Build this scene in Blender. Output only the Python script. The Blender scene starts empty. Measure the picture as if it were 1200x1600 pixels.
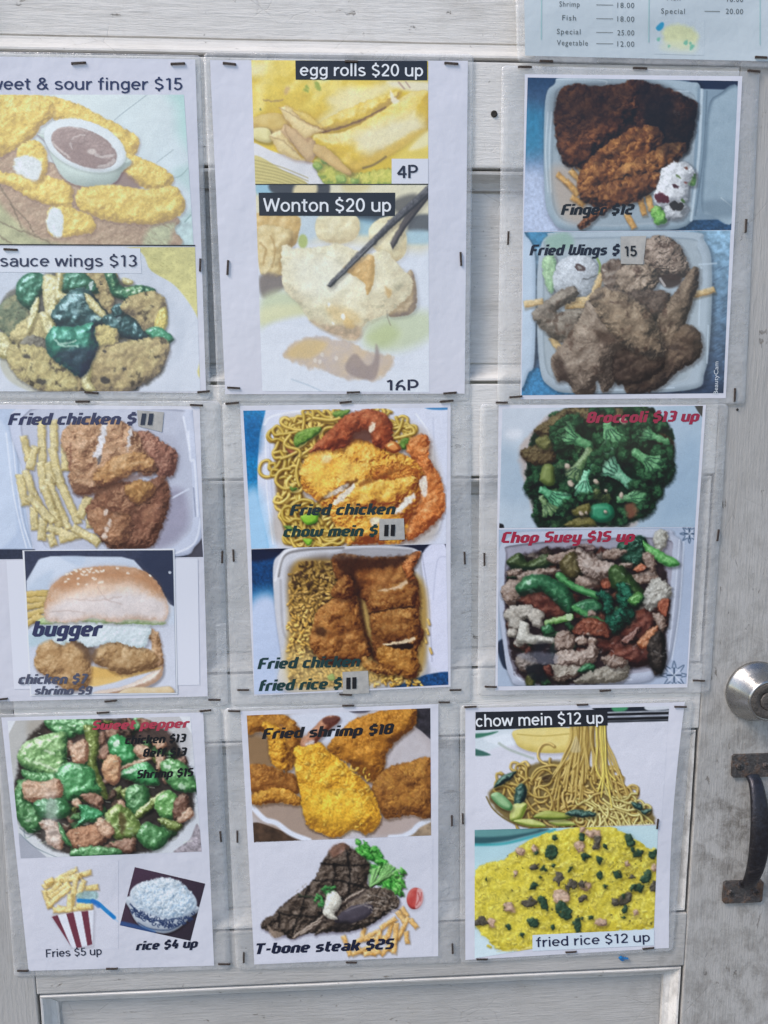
import bpy, bmesh, math, random
import numpy as np
from mathutils import Vector
SCN = bpy.context.scene
COL = SCN.collection

# ---------------------------------------------------------------- camera, sky, sun, exposure
F_PX, DIST, CAM_Z = 1250.0, 0.790, 1.45           # focal length in photo pixels (1200x1600), metres to the door
YAW, PITCH, ROLL = math.radians(3.22), math.radians(9.16), math.radians(-.20)
FWD = np.array([math.sin(YAW)*math.cos(PITCH), math.cos(YAW)*math.cos(PITCH), -math.sin(PITCH)])
_rt = np.array([math.cos(YAW), -math.sin(YAW), 0.0]); _up = np.cross(_rt, FWD)
RIGHT = _rt*math.cos(ROLL)+_up*math.sin(ROLL)
UP = -_rt*math.sin(ROLL)+_up*math.cos(ROLL)
CAM = np.array([0.0, -DIST, CAM_Z])
cam = bpy.data.objects.new('camera', bpy.data.cameras.new('camera')); COL.objects.link(cam)
cam.data.sensor_fit = 'VERTICAL'; cam.data.sensor_height = 32.0; cam.data.lens = 32.0*F_PX/1600
cam.data.clip_start = .01; cam.data.clip_end = 200
from mathutils import Matrix
cam.matrix_world = Matrix(((RIGHT[0], UP[0], -FWD[0], CAM[0]), (RIGHT[1], UP[1], -FWD[1], CAM[1]), (RIGHT[2], UP[2], -FWD[2], CAM[2]), (0, 0, 0, 1)))
SCN.camera = cam

SUN_AZ, SUN_EL = math.radians(240), math.radians(48)     # towards the sun: up, left and in front of the door, veiled
world = bpy.data.worlds.new('World'); SCN.world = world; world.use_nodes = True
wn = world.node_tree.nodes; wl_ = world.node_tree.links
sky = wn.new('ShaderNodeTexSky'); sky.sky_type = 'NISHITA'; sky.sun_disc = False
sky.sun_elevation = SUN_EL; sky.sun_rotation = SUN_AZ; sky.air_density = 1.0; sky.dust_density = 1.0
wn['Background'].inputs['Strength'].default_value = .11
wl_.new(sky.outputs[0], wn['Background'].inputs['Color'])
sl = bpy.data.lights.new('sun', 'SUN'); sl.energy = 1.7; sl.angle = math.radians(22); sl.color = (1, .90, .83)
sun = bpy.data.objects.new('sun', sl); COL.objects.link(sun)
sd_ = Vector((math.sin(SUN_AZ)*math.cos(SUN_EL), math.cos(SUN_AZ)*math.cos(SUN_EL), math.sin(SUN_EL)))
sun.rotation_euler = sd_.to_track_quat('Z', 'Y').to_euler(); sun.location = (-1, -2, 3)
SCN.view_settings.view_transform = 'Standard'; SCN.view_settings.look = 'None'
SCN.view_settings.exposure = 0.84; SCN.view_settings.gamma = 1.0; SCN.view_settings.use_curve_mapping = False
GAIN = np.array([1.13, 1.12, 1.04])       # print colours were read off the photo: this turns them into ink reflectance

# ---------------------------------------------------------------- pixel -> point on a surface `lift` metres in front of the door
def U(px, py, lift=0.0):
    px = np.asarray(px, float); py = np.asarray(py, float); lift = np.asarray(lift, float)
    d = RIGHT*(px[..., None]-600)+UP*(800-py[..., None])+FWD*F_PX
    t = (DIST-lift)/d[..., 1]
    return CAM+d*t[..., None]

def lin(c):
    c = np.asarray(c, float)
    return np.where(c <= .04045, c/12.92, ((c+.055)/1.055)**2.4)

def seen(albedo):
    """ink tone that prints exactly as bare paper of that reflectance"""
    c = np.asarray(albedo)/GAIN
    return np.where(c <= .0031308, c*12.92, 1.055*c**(1/2.4)-.055)
PAPER_A, MENU_A = (.715, .715, .765), (.58, .65, .67)
# ---------------------------------------------------------------- print painter (numpy only)
SC = 0.85                      # print cells per photo pixel

def hexc(c):
    if isinstance(c, str):
        c = c.lstrip('#')
        return np.array([int(c[i:i+2], 16) / 255 for i in (0, 2, 4)])
    return np.array(c, float)

def _hash(ix, iy, seed):
    h = (ix.astype(np.int64) * 374761393 + iy.astype(np.int64) * 668265263 + seed * 1442695041) & 0xffffffff
    h = ((h ^ (h >> 13)) * 1274126177) & 0xffffffff
    return ((h ^ (h >> 16)) & 0xffff) / 65535.0

def vnoise(X, Y, seed=0):
    ix, iy = np.floor(X), np.floor(Y)
    fx, fy = X - ix, Y - iy
    fx = fx * fx * (3 - 2 * fx); fy = fy * fy * (3 - 2 * fy)
    a, b = _hash(ix, iy, seed), _hash(ix + 1, iy, seed)
    c, d = _hash(ix, iy + 1, seed), _hash(ix + 1, iy + 1, seed)
    return (a * (1 - fx) + b * fx) * (1 - fy) + (c * (1 - fx) + d * fx) * fy

def fbm(X, Y, seed=0, octv=3):
    s, a, t = 0, 1.0, 0
    for o in range(octv):
        s = s + a * vnoise(X * 2**o, Y * 2**o, seed + 17 * o); t += a; a *= .55
    return s / t

def worley(X, Y, seed=0):
    ix, iy = np.floor(X), np.floor(Y)
    best = np.full(X.shape, 9.0); idv = np.zeros(X.shape)
    for dx in (-1, 0, 1):
        for dy in (-1, 0, 1):
            cx, cy = ix + dx, iy + dy
            px = cx + _hash(cx, cy, seed); py = cy + _hash(cx, cy, seed + 7)
            d = (px - X)**2 + (py - Y)**2
            m = d < best
            best = np.where(m, d, best); idv = np.where(m, _hash(cx, cy, seed + 3), idv)
    return np.sqrt(best), idv

def spline(pts, closed=True, n=6):
    P = np.array(pts, float)
    N = len(P); out = []
    rng = range(N) if closed else range(N - 1)
    for i in rng:
        if closed:
            a, b, c, d = P[(i-1) % N], P[i], P[(i+1) % N], P[(i+2) % N]
        else:
            a, b, c, d = P[max(i-1, 0)], P[i], P[i+1], P[min(i+2, N-1)]
        for k in range(n):
            t = k / n
            out.append(.5 * ((2*b) + (c-a)*t + (2*a-5*b+4*c-d)*t*t + (3*b-a-3*c+d)*t**3))
    if not closed: out.append(P[-1])
    return np.array(out)

def ell(cx, cy, rx, ry, ang=0, n=14, wob=0, rs=None):
    a = np.linspace(0, 2*math.pi, n, endpoint=False)
    k = 1 + (rs.uniform(-wob, wob, n) if rs is not None else 0)
    x, y = rx*np.cos(a)*k, ry*np.sin(a)*k
    c, s = math.cos(math.radians(ang)), math.sin(math.radians(ang))
    return np.stack([cx + x*c - y*s, cy + x*s + y*c], 1)

class Print:
    """One printed picture. All coordinates are in a study frame: (ox, oy, s) -> photo pixel = ox + x*s."""
    def __init__(self, frame, quad, bg='#ffffff', seed=1):
        self.ox, self.oy, self.s = frame
        self.quad = np.array(quad, float)          # TL TR BR BL in frame units
        self.x0, self.y0 = self.quad.min(0) - 4
        self.x1, self.y1 = self.quad.max(0) + 4
        self.k = self.s * SC                       # cells per frame unit
        self.w = int((self.x1-self.x0)*self.k) + 2
        self.h = int((self.y1-self.y0)*self.k) + 2
        self.a = np.zeros((self.h, self.w, 3)) + hexc(bg)
        self.X, self.Y = np.meshgrid(self.x0 + np.arange(self.w)/self.k, self.y0 + np.arange(self.h)/self.k)
        self.fm = np.zeros((self.h, self.w))
        self.bg = hexc(bg); self.on_paper = not isinstance(bg, str); self.grow = 1.0; self.vivid = (1.08, 1.03) if self.oy > 600 else (1.02, 1.0)
        self.sd = seed
        self.rs = np.random.RandomState(seed)
    def _win(self, P, pad):
        a = np.floor((P.min(0)-pad-(self.x0, self.y0))*self.k).astype(int)
        b = np.ceil((P.max(0)+pad-(self.x0, self.y0))*self.k).astype(int)+1
        a = np.maximum(a, 0); b = np.minimum(b, (self.w, self.h))
        if b[0]-a[0] < 2 or b[1]-a[1] < 2: return None
        return slice(a[1], b[1]), slice(a[0], b[0])
    def _segd(self, X, Y, P, closed):
        D = np.full(X.shape, 1e9); ins = np.zeros(X.shape, bool)
        n = len(P)
        for i in range(n if closed else n-1):
            ax, ay = P[i]; bx, by = P[(i+1) % n]
            ex, ey = bx-ax, by-ay
            L = ex*ex+ey*ey+1e-9
            t = np.clip(((X-ax)*ex+(Y-ay)*ey)/L, 0, 1)
            D = np.minimum(D, (X-ax-t*ex)**2+(Y-ay-t*ey)**2)
            if closed:
                c = (ay > Y) != (by > Y)
                if abs(ey) > 1e-9: ins ^= c & (X < ex*(Y-ay)/ey+ax)
        D = np.sqrt(D)
        return np.where(ins, D, -D) if closed else D
    def flat(self, pts, col, feather=1.5, alpha=1, smooth=True, edge=0, ewl=20, tex=0, twl=20, col2=None):
        P = spline(pts) if smooth else np.array(pts, float)
        w = self._win(P, feather*2+edge*2+3)
        if w is None: return
        X, Y = self.X[w], self.Y[w]; self.sd += 1
        sd = self._segd(X, Y, P, True)
        if edge: sd = sd + edge*(fbm(X/ewl, Y/ewl, self.sd)-.5)*2
        m = np.clip(sd/max(feather*2, 1/self.k)+.5, 0, 1); m = m*m*(3-2*m)*alpha
        c = hexc(col)
        if tex or col2 is not None:
            n = fbm(X/twl, Y/twl, self.sd+5, 4)[..., None]
            c = (c + (hexc(col2)-c)*np.clip(n*2-.5, 0, 1)) if col2 is not None else c*(1+(n-.5)*2*tex)
        self.a[w] = self.a[w]*(1-m[..., None]) + c*m[..., None]
    def line(self, pts, wid, col, alpha=1, smooth=True, feather=.8):
        P = spline(pts, False) if smooth else np.array(pts, float)
        w = self._win(P, wid+feather*2+3)
        if w is None: return
        d = self._segd(self.X[w], self.Y[w], P, False)
        px = .7/self.k
        m = (np.clip((wid/2-d)/max(feather*2, px*2)+.5, 0, 1)*alpha)[..., None]
        self.a[w] = self.a[w]*(1-m)+hexc(col)*m
    def grad(self, x0, y0, x1, y1, c0, c1):
        t = np.clip(((self.X-x0)*(x1-x0)+(self.Y-y0)*(y1-y0))/((x1-x0)**2+(y1-y0)**2), 0, 1)[..., None]
        self.a[:] = hexc(c0)*(1-t)+hexc(c1)*t
    def grain(self, amt, wl, sx=1, sy=1):
        n = fbm(self.X/wl*sx, self.Y/wl*sy, self.sd+91, 3)[..., None]; self.sd += 1
        self.a *= 1+(n-.5)*2*amt
    def food(self, pts, dark, mid, light, rim=25, H=1.0, bump=0, wl=12, kind='fbm', gloss=None, gk=18, shadow=.42, so=(5, 7), sb=14,
             edge=0, ewl=12, mott=.12, mwl=28, path=None, wid=0, smooth=True, scol='#1a1214', L=(-.40, -.52, .80), asp=(1, 1), rot=0, spots=None, alpha=1, macro=.55):
        self.sd += 3; sd0 = self.sd
        closed = path is None
        if gloss is None: gloss, gk = (.06, 26) if bump else (0, gk)
        if closed and self.grow != 1 and (bump or edge):
            pts = np.array(pts, float); cc = pts.mean(0); pts = cc+(pts-cc)*self.grow
        P = (spline(pts) if smooth else np.array(pts, float)) if closed else (spline(path, False, 5) if smooth else np.array(path, float))
        w = self._win(P, (wid/2 if path is not None else 0)+edge*1.5+sb+abs(so[1])+4)
        if w is None: return
        X, Y = self.X[w], self.Y[w]
        sd = self._segd(X, Y, P, True) if closed else wid/2-self._segd(X, Y, P, False)
        if edge: sd = sd+edge*(fbm(X/ewl, Y/ewl, sd0)-.5)*2
        px = 1/self.k
        mask = np.clip(sd/(1.6*px)+.5, 0, 1)*alpha
        A = self.a[w]
        if bump or edge: self.fm[w] = np.maximum(self.fm[w], mask)
        elif path is None: self.fm[w] *= 1-mask*.8
        if shadow:
            sh = np.clip(1+sd/sb, 0, 1)**1.5*.85
            dx, dy = int(round(so[0]*self.k)), int(round(so[1]*self.k))
            sh = np.roll(np.roll(sh, dy, 0), dx, 1)
            if dy > 0: sh[:dy] = 0
            if dx > 0: sh[:, :dx] = 0
            s_ = (sh*shadow)[..., None]
            A = A*(1-s_)+hexc(scol)*A*s_*2.0*.5+hexc(scol)*s_*.3
        t = np.clip(sd/rim, 0, 1)
        h = rim*H*.62*(1-(1-t)**2)
        c, s = math.cos(math.radians(rot)), math.sin(math.radians(rot))
        U, V = (X*c+Y*s)/asp[0], (-X*s+Y*c)/asp[1]
        cell = None
        if bump:
            if kind == 'fbm': n = fbm(U/wl, V/wl, sd0+2, 4)
            elif kind == 'ridge': n = 1-np.abs(fbm(U/wl, V/wl, sd0+2, 4)*2-1)*1.6
            elif kind == 'crumb':
                f, cell = worley(U/wl+.4*vnoise(U/wl, V/wl, sd0), V/wl, sd0+2); n = 1-f
                n = n*.6+.4*fbm(U/wl/3, V/wl/3, sd0+4, 2)+.3*fbm(U/wl*2, V/wl*2, sd0+6, 2)
            elif kind == 'grain':
                f, cell = worley(U/wl, V/wl, sd0+2); n = np.clip(1-f*1.1, 0, 1)
            mod = np.clip(fbm(X/(wl*4.5), Y/(wl*4.5), sd0+31, 2)*2.4-.45, .25, 1.5)
            h = h+.46*bump*n*mod
            mw = max(rim*.8, 14)
            h = h+.62*macro*mw*fbm(X/mw, Y/mw, sd0+41, 2)
        gy, gx = np.gradient(h, px)
        q = 1/np.sqrt(1+gx*gx+gy*gy)
        Ln = np.array(L)/np.linalg.norm(L)
        sh = (-gx*Ln[0]-gy*Ln[1]+Ln[2])*q
        Hh = Ln+np.array((0, 0, 1)); Hh = Hh/np.linalg.norm(Hh)
        sp = np.clip((-gx*Hh[0]-gy*Hh[1]+Hh[2])*q, 0, 1)
        v = .5+(np.clip(sh, 0, 1)-.72)*1.15+mott*2.6*(fbm(X/mwl, Y/mwl, sd0+9, 4)-.5)+.10*(fbm(X/5.5, Y/5.5, sd0+12, 2)-.5)*(1 if bump else 0)+.07*np.clip(t*2-1, -1, 1)
        if cell is not None: v = v+(cell-.5)*mott*1.2
        v = np.clip(v, 0, 1)[..., None]
        d, m_, l = hexc(dark), hexc(mid), hexc(light)
        col = np.where(v < .55, d+(m_-d)*v/.55, m_+(l-m_)*(v-.55)/.45)
        if spots is not None:
            sc, swl, th = spots
            n = np.clip((fbm(X/swl, Y/swl, sd0+21, 4)-th+.04)*5, 0, .85)[..., None]
            col = col*(1-n)+hexc(sc)*(.6+.5*v)*n
        if gloss: col = col+gloss*(sp**gk)[..., None]
        self.a[w] = A*(1-mask[..., None])+np.clip(col, 0, 1)*mask[..., None]
    def tube(self, path, wid, dark, mid, light, **k):
        k.setdefault('shadow', .35); k.setdefault('so', (2, 3)); k.setdefault('sb', 5); k.setdefault('mott', .06)
        self.food(None, dark, mid, light, rim=wid/2, path=path, wid=wid, **k)
    def grade(self, gain=1, lift=0, sat=1, tint='#ffffff', gamma=1, warp=4.0, det=.10):
        self.finish(warp, det=det); keep = self.a.copy(); wt = np.clip(np.abs(keep-self.bg).max(2, keepdims=True)*14-.1, 0, 1)
        a = np.clip(self.a, 0, 1)**gamma
        g = a.mean(2, keepdims=True)
        a = g+(a-g)*sat*self.vivid[1]
        a = .76+(a-.76)*self.vivid[0]
        a = np.clip(a, 0, 1); self.a = np.clip((a*gain*hexc(tint))*(1-lift)+lift, 0, 1)
        if self.on_paper: self.a = keep*(1-wt)+self.a*wt
    def finish(self, warp=4.0, wl=17, det=.20, seed=77):
        m = self.fm
        for _ in range(3):
            m = (m+np.roll(m, 1, 0)+np.roll(m, -1, 0)+np.roll(m, 1, 1)+np.roll(m, -1, 1))/5
        X, Y = self.X, self.Y
        n1 = (fbm(X/wl, Y/wl, seed, 3)-.5)*2*warp*m*self.k*2; n2 = (fbm(X/wl, Y/wl, seed+5, 3)-.5)*2*warp*m*self.k*2
        gx, gy = np.meshgrid(np.arange(self.w), np.arange(self.h))
        fx = np.clip(gx+n1, 0, self.w-1.001); fy = np.clip(gy+n2, 0, self.h-1.001)
        ix, iy = fx.astype(int), fy.astype(int); tx, ty = (fx-ix)[..., None], (fy-iy)[..., None]; A = self.a
        C = (A[iy, ix]*(1-tx)+A[iy, ix+1]*tx)*(1-ty)+(A[iy+1, ix]*(1-tx)+A[iy+1, ix+1]*tx)*ty
        d = 1+m*det*((fbm(X/8, Y/8, seed+9, 2)-.5)*2.4+(fbm(X/34, Y/34, seed+11, 3)-.5)*1.8)
        C = C*d[..., None]
        # soft lens blur of the little picture, then a touch of sharpening as a phone would
        B = (C+np.roll(C, 1, 0)+np.roll(C, -1, 0)+np.roll(C, 1, 1)+np.roll(C, -1, 1))/5
        self.a = np.clip(C+.5*(C-B), 0, 1)
    def scraps(self, n, region, sets, r0, r1, **k):
        P = spline(region); lo, hi = P.min(0), P.max(0)
        for _ in range(n):
            x, y = self.rs.uniform(lo, hi)
            if sum(((P[i][1] > y) != (P[i-1][1] > y)) and (x < (P[i-1][0]-P[i][0])*(y-P[i][1])/(P[i-1][1]-P[i][1]+1e-9)+P[i][0]) for i in range(len(P))) % 2 == 0: continue
            r = self.rs.uniform(r0, r1); c = sets[self.rs.randint(len(sets))]
            kk = dict(rim=r*.5, bump=4, wl=13, edge=4, ewl=10, mott=.2, shadow=.5, scol='#0c0a0a', macro=.5); kk.update(k)
            self.food(ell(x, y, r, r*self.rs.uniform(.4, .8), self.rs.uniform(0, 180), 9, .3, self.rs), *c, **kk)
    def photo(self, x, y):
        """study frame -> photo pixels"""
        return self.ox+x*self.s, self.oy+y*self.s
PRINTS = {}
def printer(f): PRINTS[f.__name__] = f; return f
YF = dict(dark='#a8874e', mid='#dbbb5c', light='#f1e08c')            # faded yellow frying

@printer
def battered_fingers():
    p = Print((0, 80, .275), [(-40, 247), (1045, 247), (1100, 1100), (-40, 1100)], seed=11)
    p.grad(200, 250, 1050, 1000, '#cfdad9', '#c9d6de'); p.grain(.05, 120)
    p.flat([(960, 230), (1120, 230), (1120, 560), (1020, 480), (1000, 330)], '#9fcdc6', 60, .7)
    p.flat([(980, 680), (1120, 640), (1120, 800), (1040, 760)], '#a9c9c6', 30, .6)
    p.flat([(1010, 960), (1120, 900), (1120, 1110), (1000, 1110)], '#b4cfcd', 30, .7, tex=.2, twl=30)
    p.line([(650, 392), (700, 350), (835, 248)], 3, '#86979d'); p.line([(890, 632), (940, 594), (985, 560)], 4, '#90a0a4', .8)
    p.line([(985, 722), (1030, 705), (1068, 665)], 5, '#7f9b96', .7); p.line([(1050, 970), (1085, 930)], 5, '#6d8f88', .8)
    # wooden board
    p.food([(-60, 560), (200, 600), (500, 720), (985, 930), (990, 1010), (955, 1120), (-60, 1120)], '#8a6f60', '#a98c74', '#b9a184', rim=30, H=.3, bump=5, wl=26, kind='ridge', asp=(5, .8), rot=-24, shadow=.3, mott=.14, mwl=60)
    p.flat([(-50, 840), (60, 930), (200, 1060), (420, 1120), (-50, 1120)], '#aab084', 26, .8, tex=.2, twl=40)
    p.flat([(850, 1010), (985, 975), (975, 1040), (940, 1120), (820, 1120)], '#b9c39b', 22, .8, tex=.15)
    for q in ([(-20, 740), (60, 860), (125, 1005)], [(60, 870), (150, 960), (190, 1030)], [(-20, 960), (90, 1010), (180, 1040), (330, 1115)], [(-20, 1040), (60, 1090)]):
        p.line(q, 8, '#6f5f4c', .75)
    for i in range(70):
        x, y = p.rs.uniform(480, 960), p.rs.uniform(940, 1095); p.line([(x, y), (x+p.rs.uniform(10, 40), y+p.rs.uniform(6, 22))], 2.5, '#7d6350', .5)
    crumb = dict(bump=9, wl=15, kind='crumb', edge=7, ewl=18, mott=.16, mwl=60, H=.55, scol='#6e5a60', **YF)
    p.food([(-60, 250), (60, 245), (250, 252), (330, 270), (300, 340), (100, 380), (-60, 370)], rim=50, **crumb)
    p.food([(270, 262), (420, 290), (560, 360), (730, 450), (790, 500), (775, 580), (700, 600), (520, 480), (330, 400), (280, 330)], rim=55, **crumb)
    p.food([(-60, 350), (60, 330), (180, 290), (290, 290), (302, 370), (230, 430), (180, 500), (60, 570), (-60, 600)], rim=60, **crumb)
    p.food([(620, 560), (760, 590), (880, 640), (975, 700), (975, 760), (900, 790), (800, 770), (700, 700), (640, 640)], rim=50, **crumb)
    p.flat([(640, 700), (700, 680), (800, 780), (650, 770)], '#8b7067', 12, .9)
    p.food([(-60, 680), (60, 690), (250, 705), (400, 760), (412, 850), (395, 900), (330, 890), (180, 840), (60, 770), (-60, 740)], rim=45, **crumb)
    p.food([(90, 600), (110, 540), (180, 505), (240, 530), (270, 600), (265, 690), (215, 740), (120, 700), (75, 660)], rim=40, **crumb)
    p.flat([(80, 640), (100, 600), (180, 595), (235, 640), (225, 700), (205, 735), (110, 700), (75, 665)], '#d9dfe0', 8, 1, edge=6, tex=.06, twl=20)
    # dip cup
    p.food([(245, 470), (262, 520), (310, 640), (380, 735), (500, 770), (640, 750), (690, 690), (718, 600)], '#8f9c95', '#c3d2cb', '#d7e2e0', rim=90, H=.5, shadow=.7, scol='#6a5860', mott=.02)
    p.food(ell(482, 535, 243, 138, 20), '#b3bdc0', '#d3dbdf', '#e4e9ec', rim=24, H=.4, shadow=.15, mott=.02)
    p.food(ell(478, 548, 197, 102, 22), '#7b6662', '#96807b', '#a8938c', rim=16, H=.25, shadow=0, mott=.12, mwl=120, bump=3, wl=60)
    p.flat(ell(470, 590, 150, 55, 24), '#8d7671', 20, .6)
    for q, wd in (([(300, 520), (340, 560), (390, 600)], 14), ([(410, 500), (440, 480), (480, 478)], 9), ([(545, 590), (590, 600), (645, 590)], 16), ([(560, 655), (610, 648), (650, 620)], 18), ([(330, 440), (420, 434), (500, 455)], 5), ([(400, 520), (408, 555)], 7)):
        p.line(q, wd, '#c8bcb6', .75, feather=3)
    p.flat(ell(522, 570, 26, 16, 10), '#c6bab3', 6, .9)
    # two cut fingers in front
    p.food([(430, 820), (470, 775), (640, 760), (830, 785), (990, 770), (1052, 860), (1040, 915), (960, 965), (840, 982), (650, 970), (520, 930), (440, 880)], rim=60, **crumb)
    p.food([(262, 980), (280, 890), (350, 880), (430, 900), (510, 930), (538, 985), (520, 1030), (420, 1050), (320, 1058), (275, 1030)], rim=40, **crumb)
    p.flat([(262, 985), (290, 890), (340, 900), (360, 960), (350, 1050), (310, 1052)], '#d6dee2', 8, 1, edge=5, tex=.05)
    p.grade(1.02, .12, .95, det=.05)
    return p

@printer
def sauce_wings():
    p = Print((0, 360, .275), [(-40, 95), (1108, 95), (1138, 915), (-40, 915)], bg='#d8cf86', seed=23)
    p.grain(.10, 26)
    for i in range(260):
        x, y = p.rs.uniform(800, 1130), p.rs.uniform(95, 500); p.line([(x, y), (x+p.rs.uniform(2, 9), y+p.rs.uniform(-2, 4))], 2, '#a79c58', .5)
    p.flat([(-150, 90), (700, 90), (860, 230), (1000, 320), (1120, 490), (1150, 640), (1120, 800), (1060, 930), (-150, 930)], '#d3d8e2', 6, 1)
    p.flat([(820, 300), (960, 380), (1050, 520), (1040, 680), (930, 800), (990, 620), (930, 440)], '#c3cad6', 34, .6)
    p.flat([(-60, 250), (150, 250), (60, 420), (-60, 520)], '#c9d0dc', 26, .7)
    p.flat([(40, 700), (120, 830), (260, 920), (200, 925), (60, 860), (0, 760)], '#b8b28f', 10, .55)
    p.flat([(380, 230), (600, 240), (900, 420), (940, 620), (900, 830), (640, 915), (200, 890), (20, 650), (0, 430), (150, 290)], '#5c5a52', 16, .9, edge=14, ewl=40, tex=.6, twl=40)
    W = dict(dark='#5f5348', mid='#b09a6c', light='#d8c688', bump=9, wl=28, kind='fbm', mott=.24, mwl=42, edge=6, spots=('#3c3632', 36, .66), scol='#221c22', H=.6)
    Gn = dict(dark='#0d2b28', mid='#27624a', light='#59987a', gloss=.55, gk=40, bump=6, wl=60, mott=.12, H=.8, scol='#141420')
    DB = dict(dark='#0f1c2b', mid='#1e4046', light='#4a7a76', gloss=.6, gk=36, bump=8, wl=50, mott=.14, H=.8, scol='#101018')
    On = dict(dark='#8e8350', mid='#d0c48a', light='#e9e3bf', gloss=.25, bump=2, wl=30, mott=.1, scol='#262018')
    p.scraps(60, [(380, 240), (600, 250), (880, 420), (920, 620), (880, 810), (640, 900), (200, 870), (40, 650), (20, 440), (160, 300)], [('#5f5348', '#a08c60', '#ccba80'), ('#0d2b28', '#235844', '#4c8a6c'), ('#3a342c', '#7c7258', '#aa9c74'), ('#14202c', '#243c40', '#4a6a66'), ('#8e8350', '#c4b880', '#e0d8b0')], 20, 46, gloss=.15)
    p.grow = 1.14
    p.food([(350, 235), (620, 235), (640, 300), (560, 350), (400, 330)], rim=40, **W)
    p.food([(10, 430), (90, 380), (190, 420), (200, 520), (110, 600), (20, 560), (0, 490)], rim=40, **dict(W, dark='#2f3a30', mid='#6d7a60', light='#a39a70'))
    p.food([(-40, 600), (20, 590), (60, 640), (60, 690), (30, 720), (-40, 690)], rim=25, **On)
    p.food([(540, 300), (620, 320), (640, 400), (620, 460), (570, 420), (530, 360)], rim=30, **W)
    p.food([(110, 390), (110, 300), (180, 248), (250, 270), (262, 320), (230, 360), (200, 430), (170, 440)], rim=40, **Gn)
    p.food([(360, 260), (460, 245), (520, 290), (545, 350), (470, 345), (360, 345)], rim=35, **Gn)
    p.flat(ell(518, 315, 12, 24, 10), '#c9d8d2', 4, .9)
    p.food([(612, 240), (660, 250), (700, 320), (780, 310), (858, 330), (850, 365), (740, 390), (660, 370), (625, 310)], rim=28, **dict(Gn, light='#8ab06a'))
    p.food([(700, 270), (750, 285), (745, 305), (705, 300)], rim=14, **On)
    p.food([(255, 270), (330, 290), (330, 380), (310, 510), (270, 490), (250, 380)], rim=26, **On)
    p.food([(330, 250), (360, 250), (350, 340), (390, 360), (380, 395), (320, 380)], rim=20, **On)
    p.food([(310, 510), (330, 440), (420, 355), (500, 355), (560, 430), (600, 490), (590, 545), (520, 555), (450, 580), (350, 545)], rim=60, **DB)
    for i in range(14):
        x, y = p.rs.uniform(430, 500), p.rs.uniform(390, 480); p.line([(x, y), (x+22, y+p.rs.uniform(-10, 12))], 4, '#9fc0b8', .6)
    p.food([(490, 370), (540, 400), (610, 490), (590, 500), (520, 440)], rim=14, **On)
    p.food([(600, 500), (700, 480), (790, 530), (845, 590), (810, 620), (700, 600), (620, 560)], rim=36, **DB)
    p.food([(640, 440), (690, 420), (710, 460), (660, 490)], rim=16, **DB)
    p.food([(700, 440), (760, 380), (850, 360), (920, 390), (930, 480), (890, 545), (820, 555), (780, 500)], rim=50, **W)
    p.food([(900, 470), (940, 450), (945, 540), (900, 590), (880, 560)], rim=18, **dict(On, mid='#cfb95e', light='#e0cf7a'))
    p.food([(840, 580), (900, 555), (978, 610), (960, 640), (930, 680), (890, 630)], rim=22, **dict(Gn, mid='#3a8a63', light='#7bbf93'))
    p.food([(70, 600), (120, 530), (210, 480), (290, 520), (300, 580), (220, 640), (120, 640)], rim=40, **dict(W, dark='#6d6448', mid='#c3b27a', light='#e0d596', spots=None))
    p.food([(165, 560), (160, 500), (200, 400), (220, 410), (200, 500)], rim=12, **On)
    p.food([(230, 480), (270, 480), (310, 550), (290, 610), (250, 560)], rim=22, **On)
    p.food([(130, 640), (190, 600), (270, 640), (280, 690), (210, 690), (150, 680)], rim=26, **dict(W, dark='#2a2724', mid='#6f6a60', light='#a09a88'))
    p.food([(515, 570), (600, 545), (660, 580), (650, 640), (560, 660), (520, 610)], rim=30, **dict(W, mid='#c8b573', light='#e2d58f', spots=None))
    p.food([(60, 700), (100, 660), (250, 685), (330, 760), (430, 830), (450, 905), (300, 915), (160, 860), (80, 780)], rim=50, **dict(W, mid='#bfae74', light='#d8cd90'))
    p.food([(470, 870), (500, 740), (600, 680), (780, 640), (900, 630), (930, 700), (880, 800), (800, 860), (700, 910), (560, 912), (490, 905)], rim=60, **W)
    p.food([(490, 760), (520, 790), (510, 850), (540, 900), (490, 905), (465, 850)], rim=18, **On)
    p.food([(280, 620), (320, 560), (430, 560), (520, 540), (525, 610), (540, 660), (500, 760), (450, 810), (340, 740), (290, 690)], rim=55, **dict(Gn, dark='#0e1f34', mid='#1f6a58', light='#4fae88'))
    p.flat([(330, 690), (460, 660), (530, 680), (500, 770), (450, 810), (360, 750)], '#1a2340', 26, .75)
    for q in ([(310, 620), (340, 640), (390, 640), (430, 625)], [(330, 645), (370, 655), (440, 658)], [(540, 495), (560, 505), (570, 500)]): p.line(q, 9, '#b9ddc8', .85)
    for x, y, r in ((150, 715, 22), (235, 860, 30), (600, 850, 30), (705, 790, 16), (590, 685, 14), (545, 690, 12)):
        p.flat(ell(x, y, r, r*.6, 15), '#2b2b33', 6, .8, edge=4, ewl=12)
    p.grade(1.0, .08, .95, tint='#f8faff')
    return p

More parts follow.
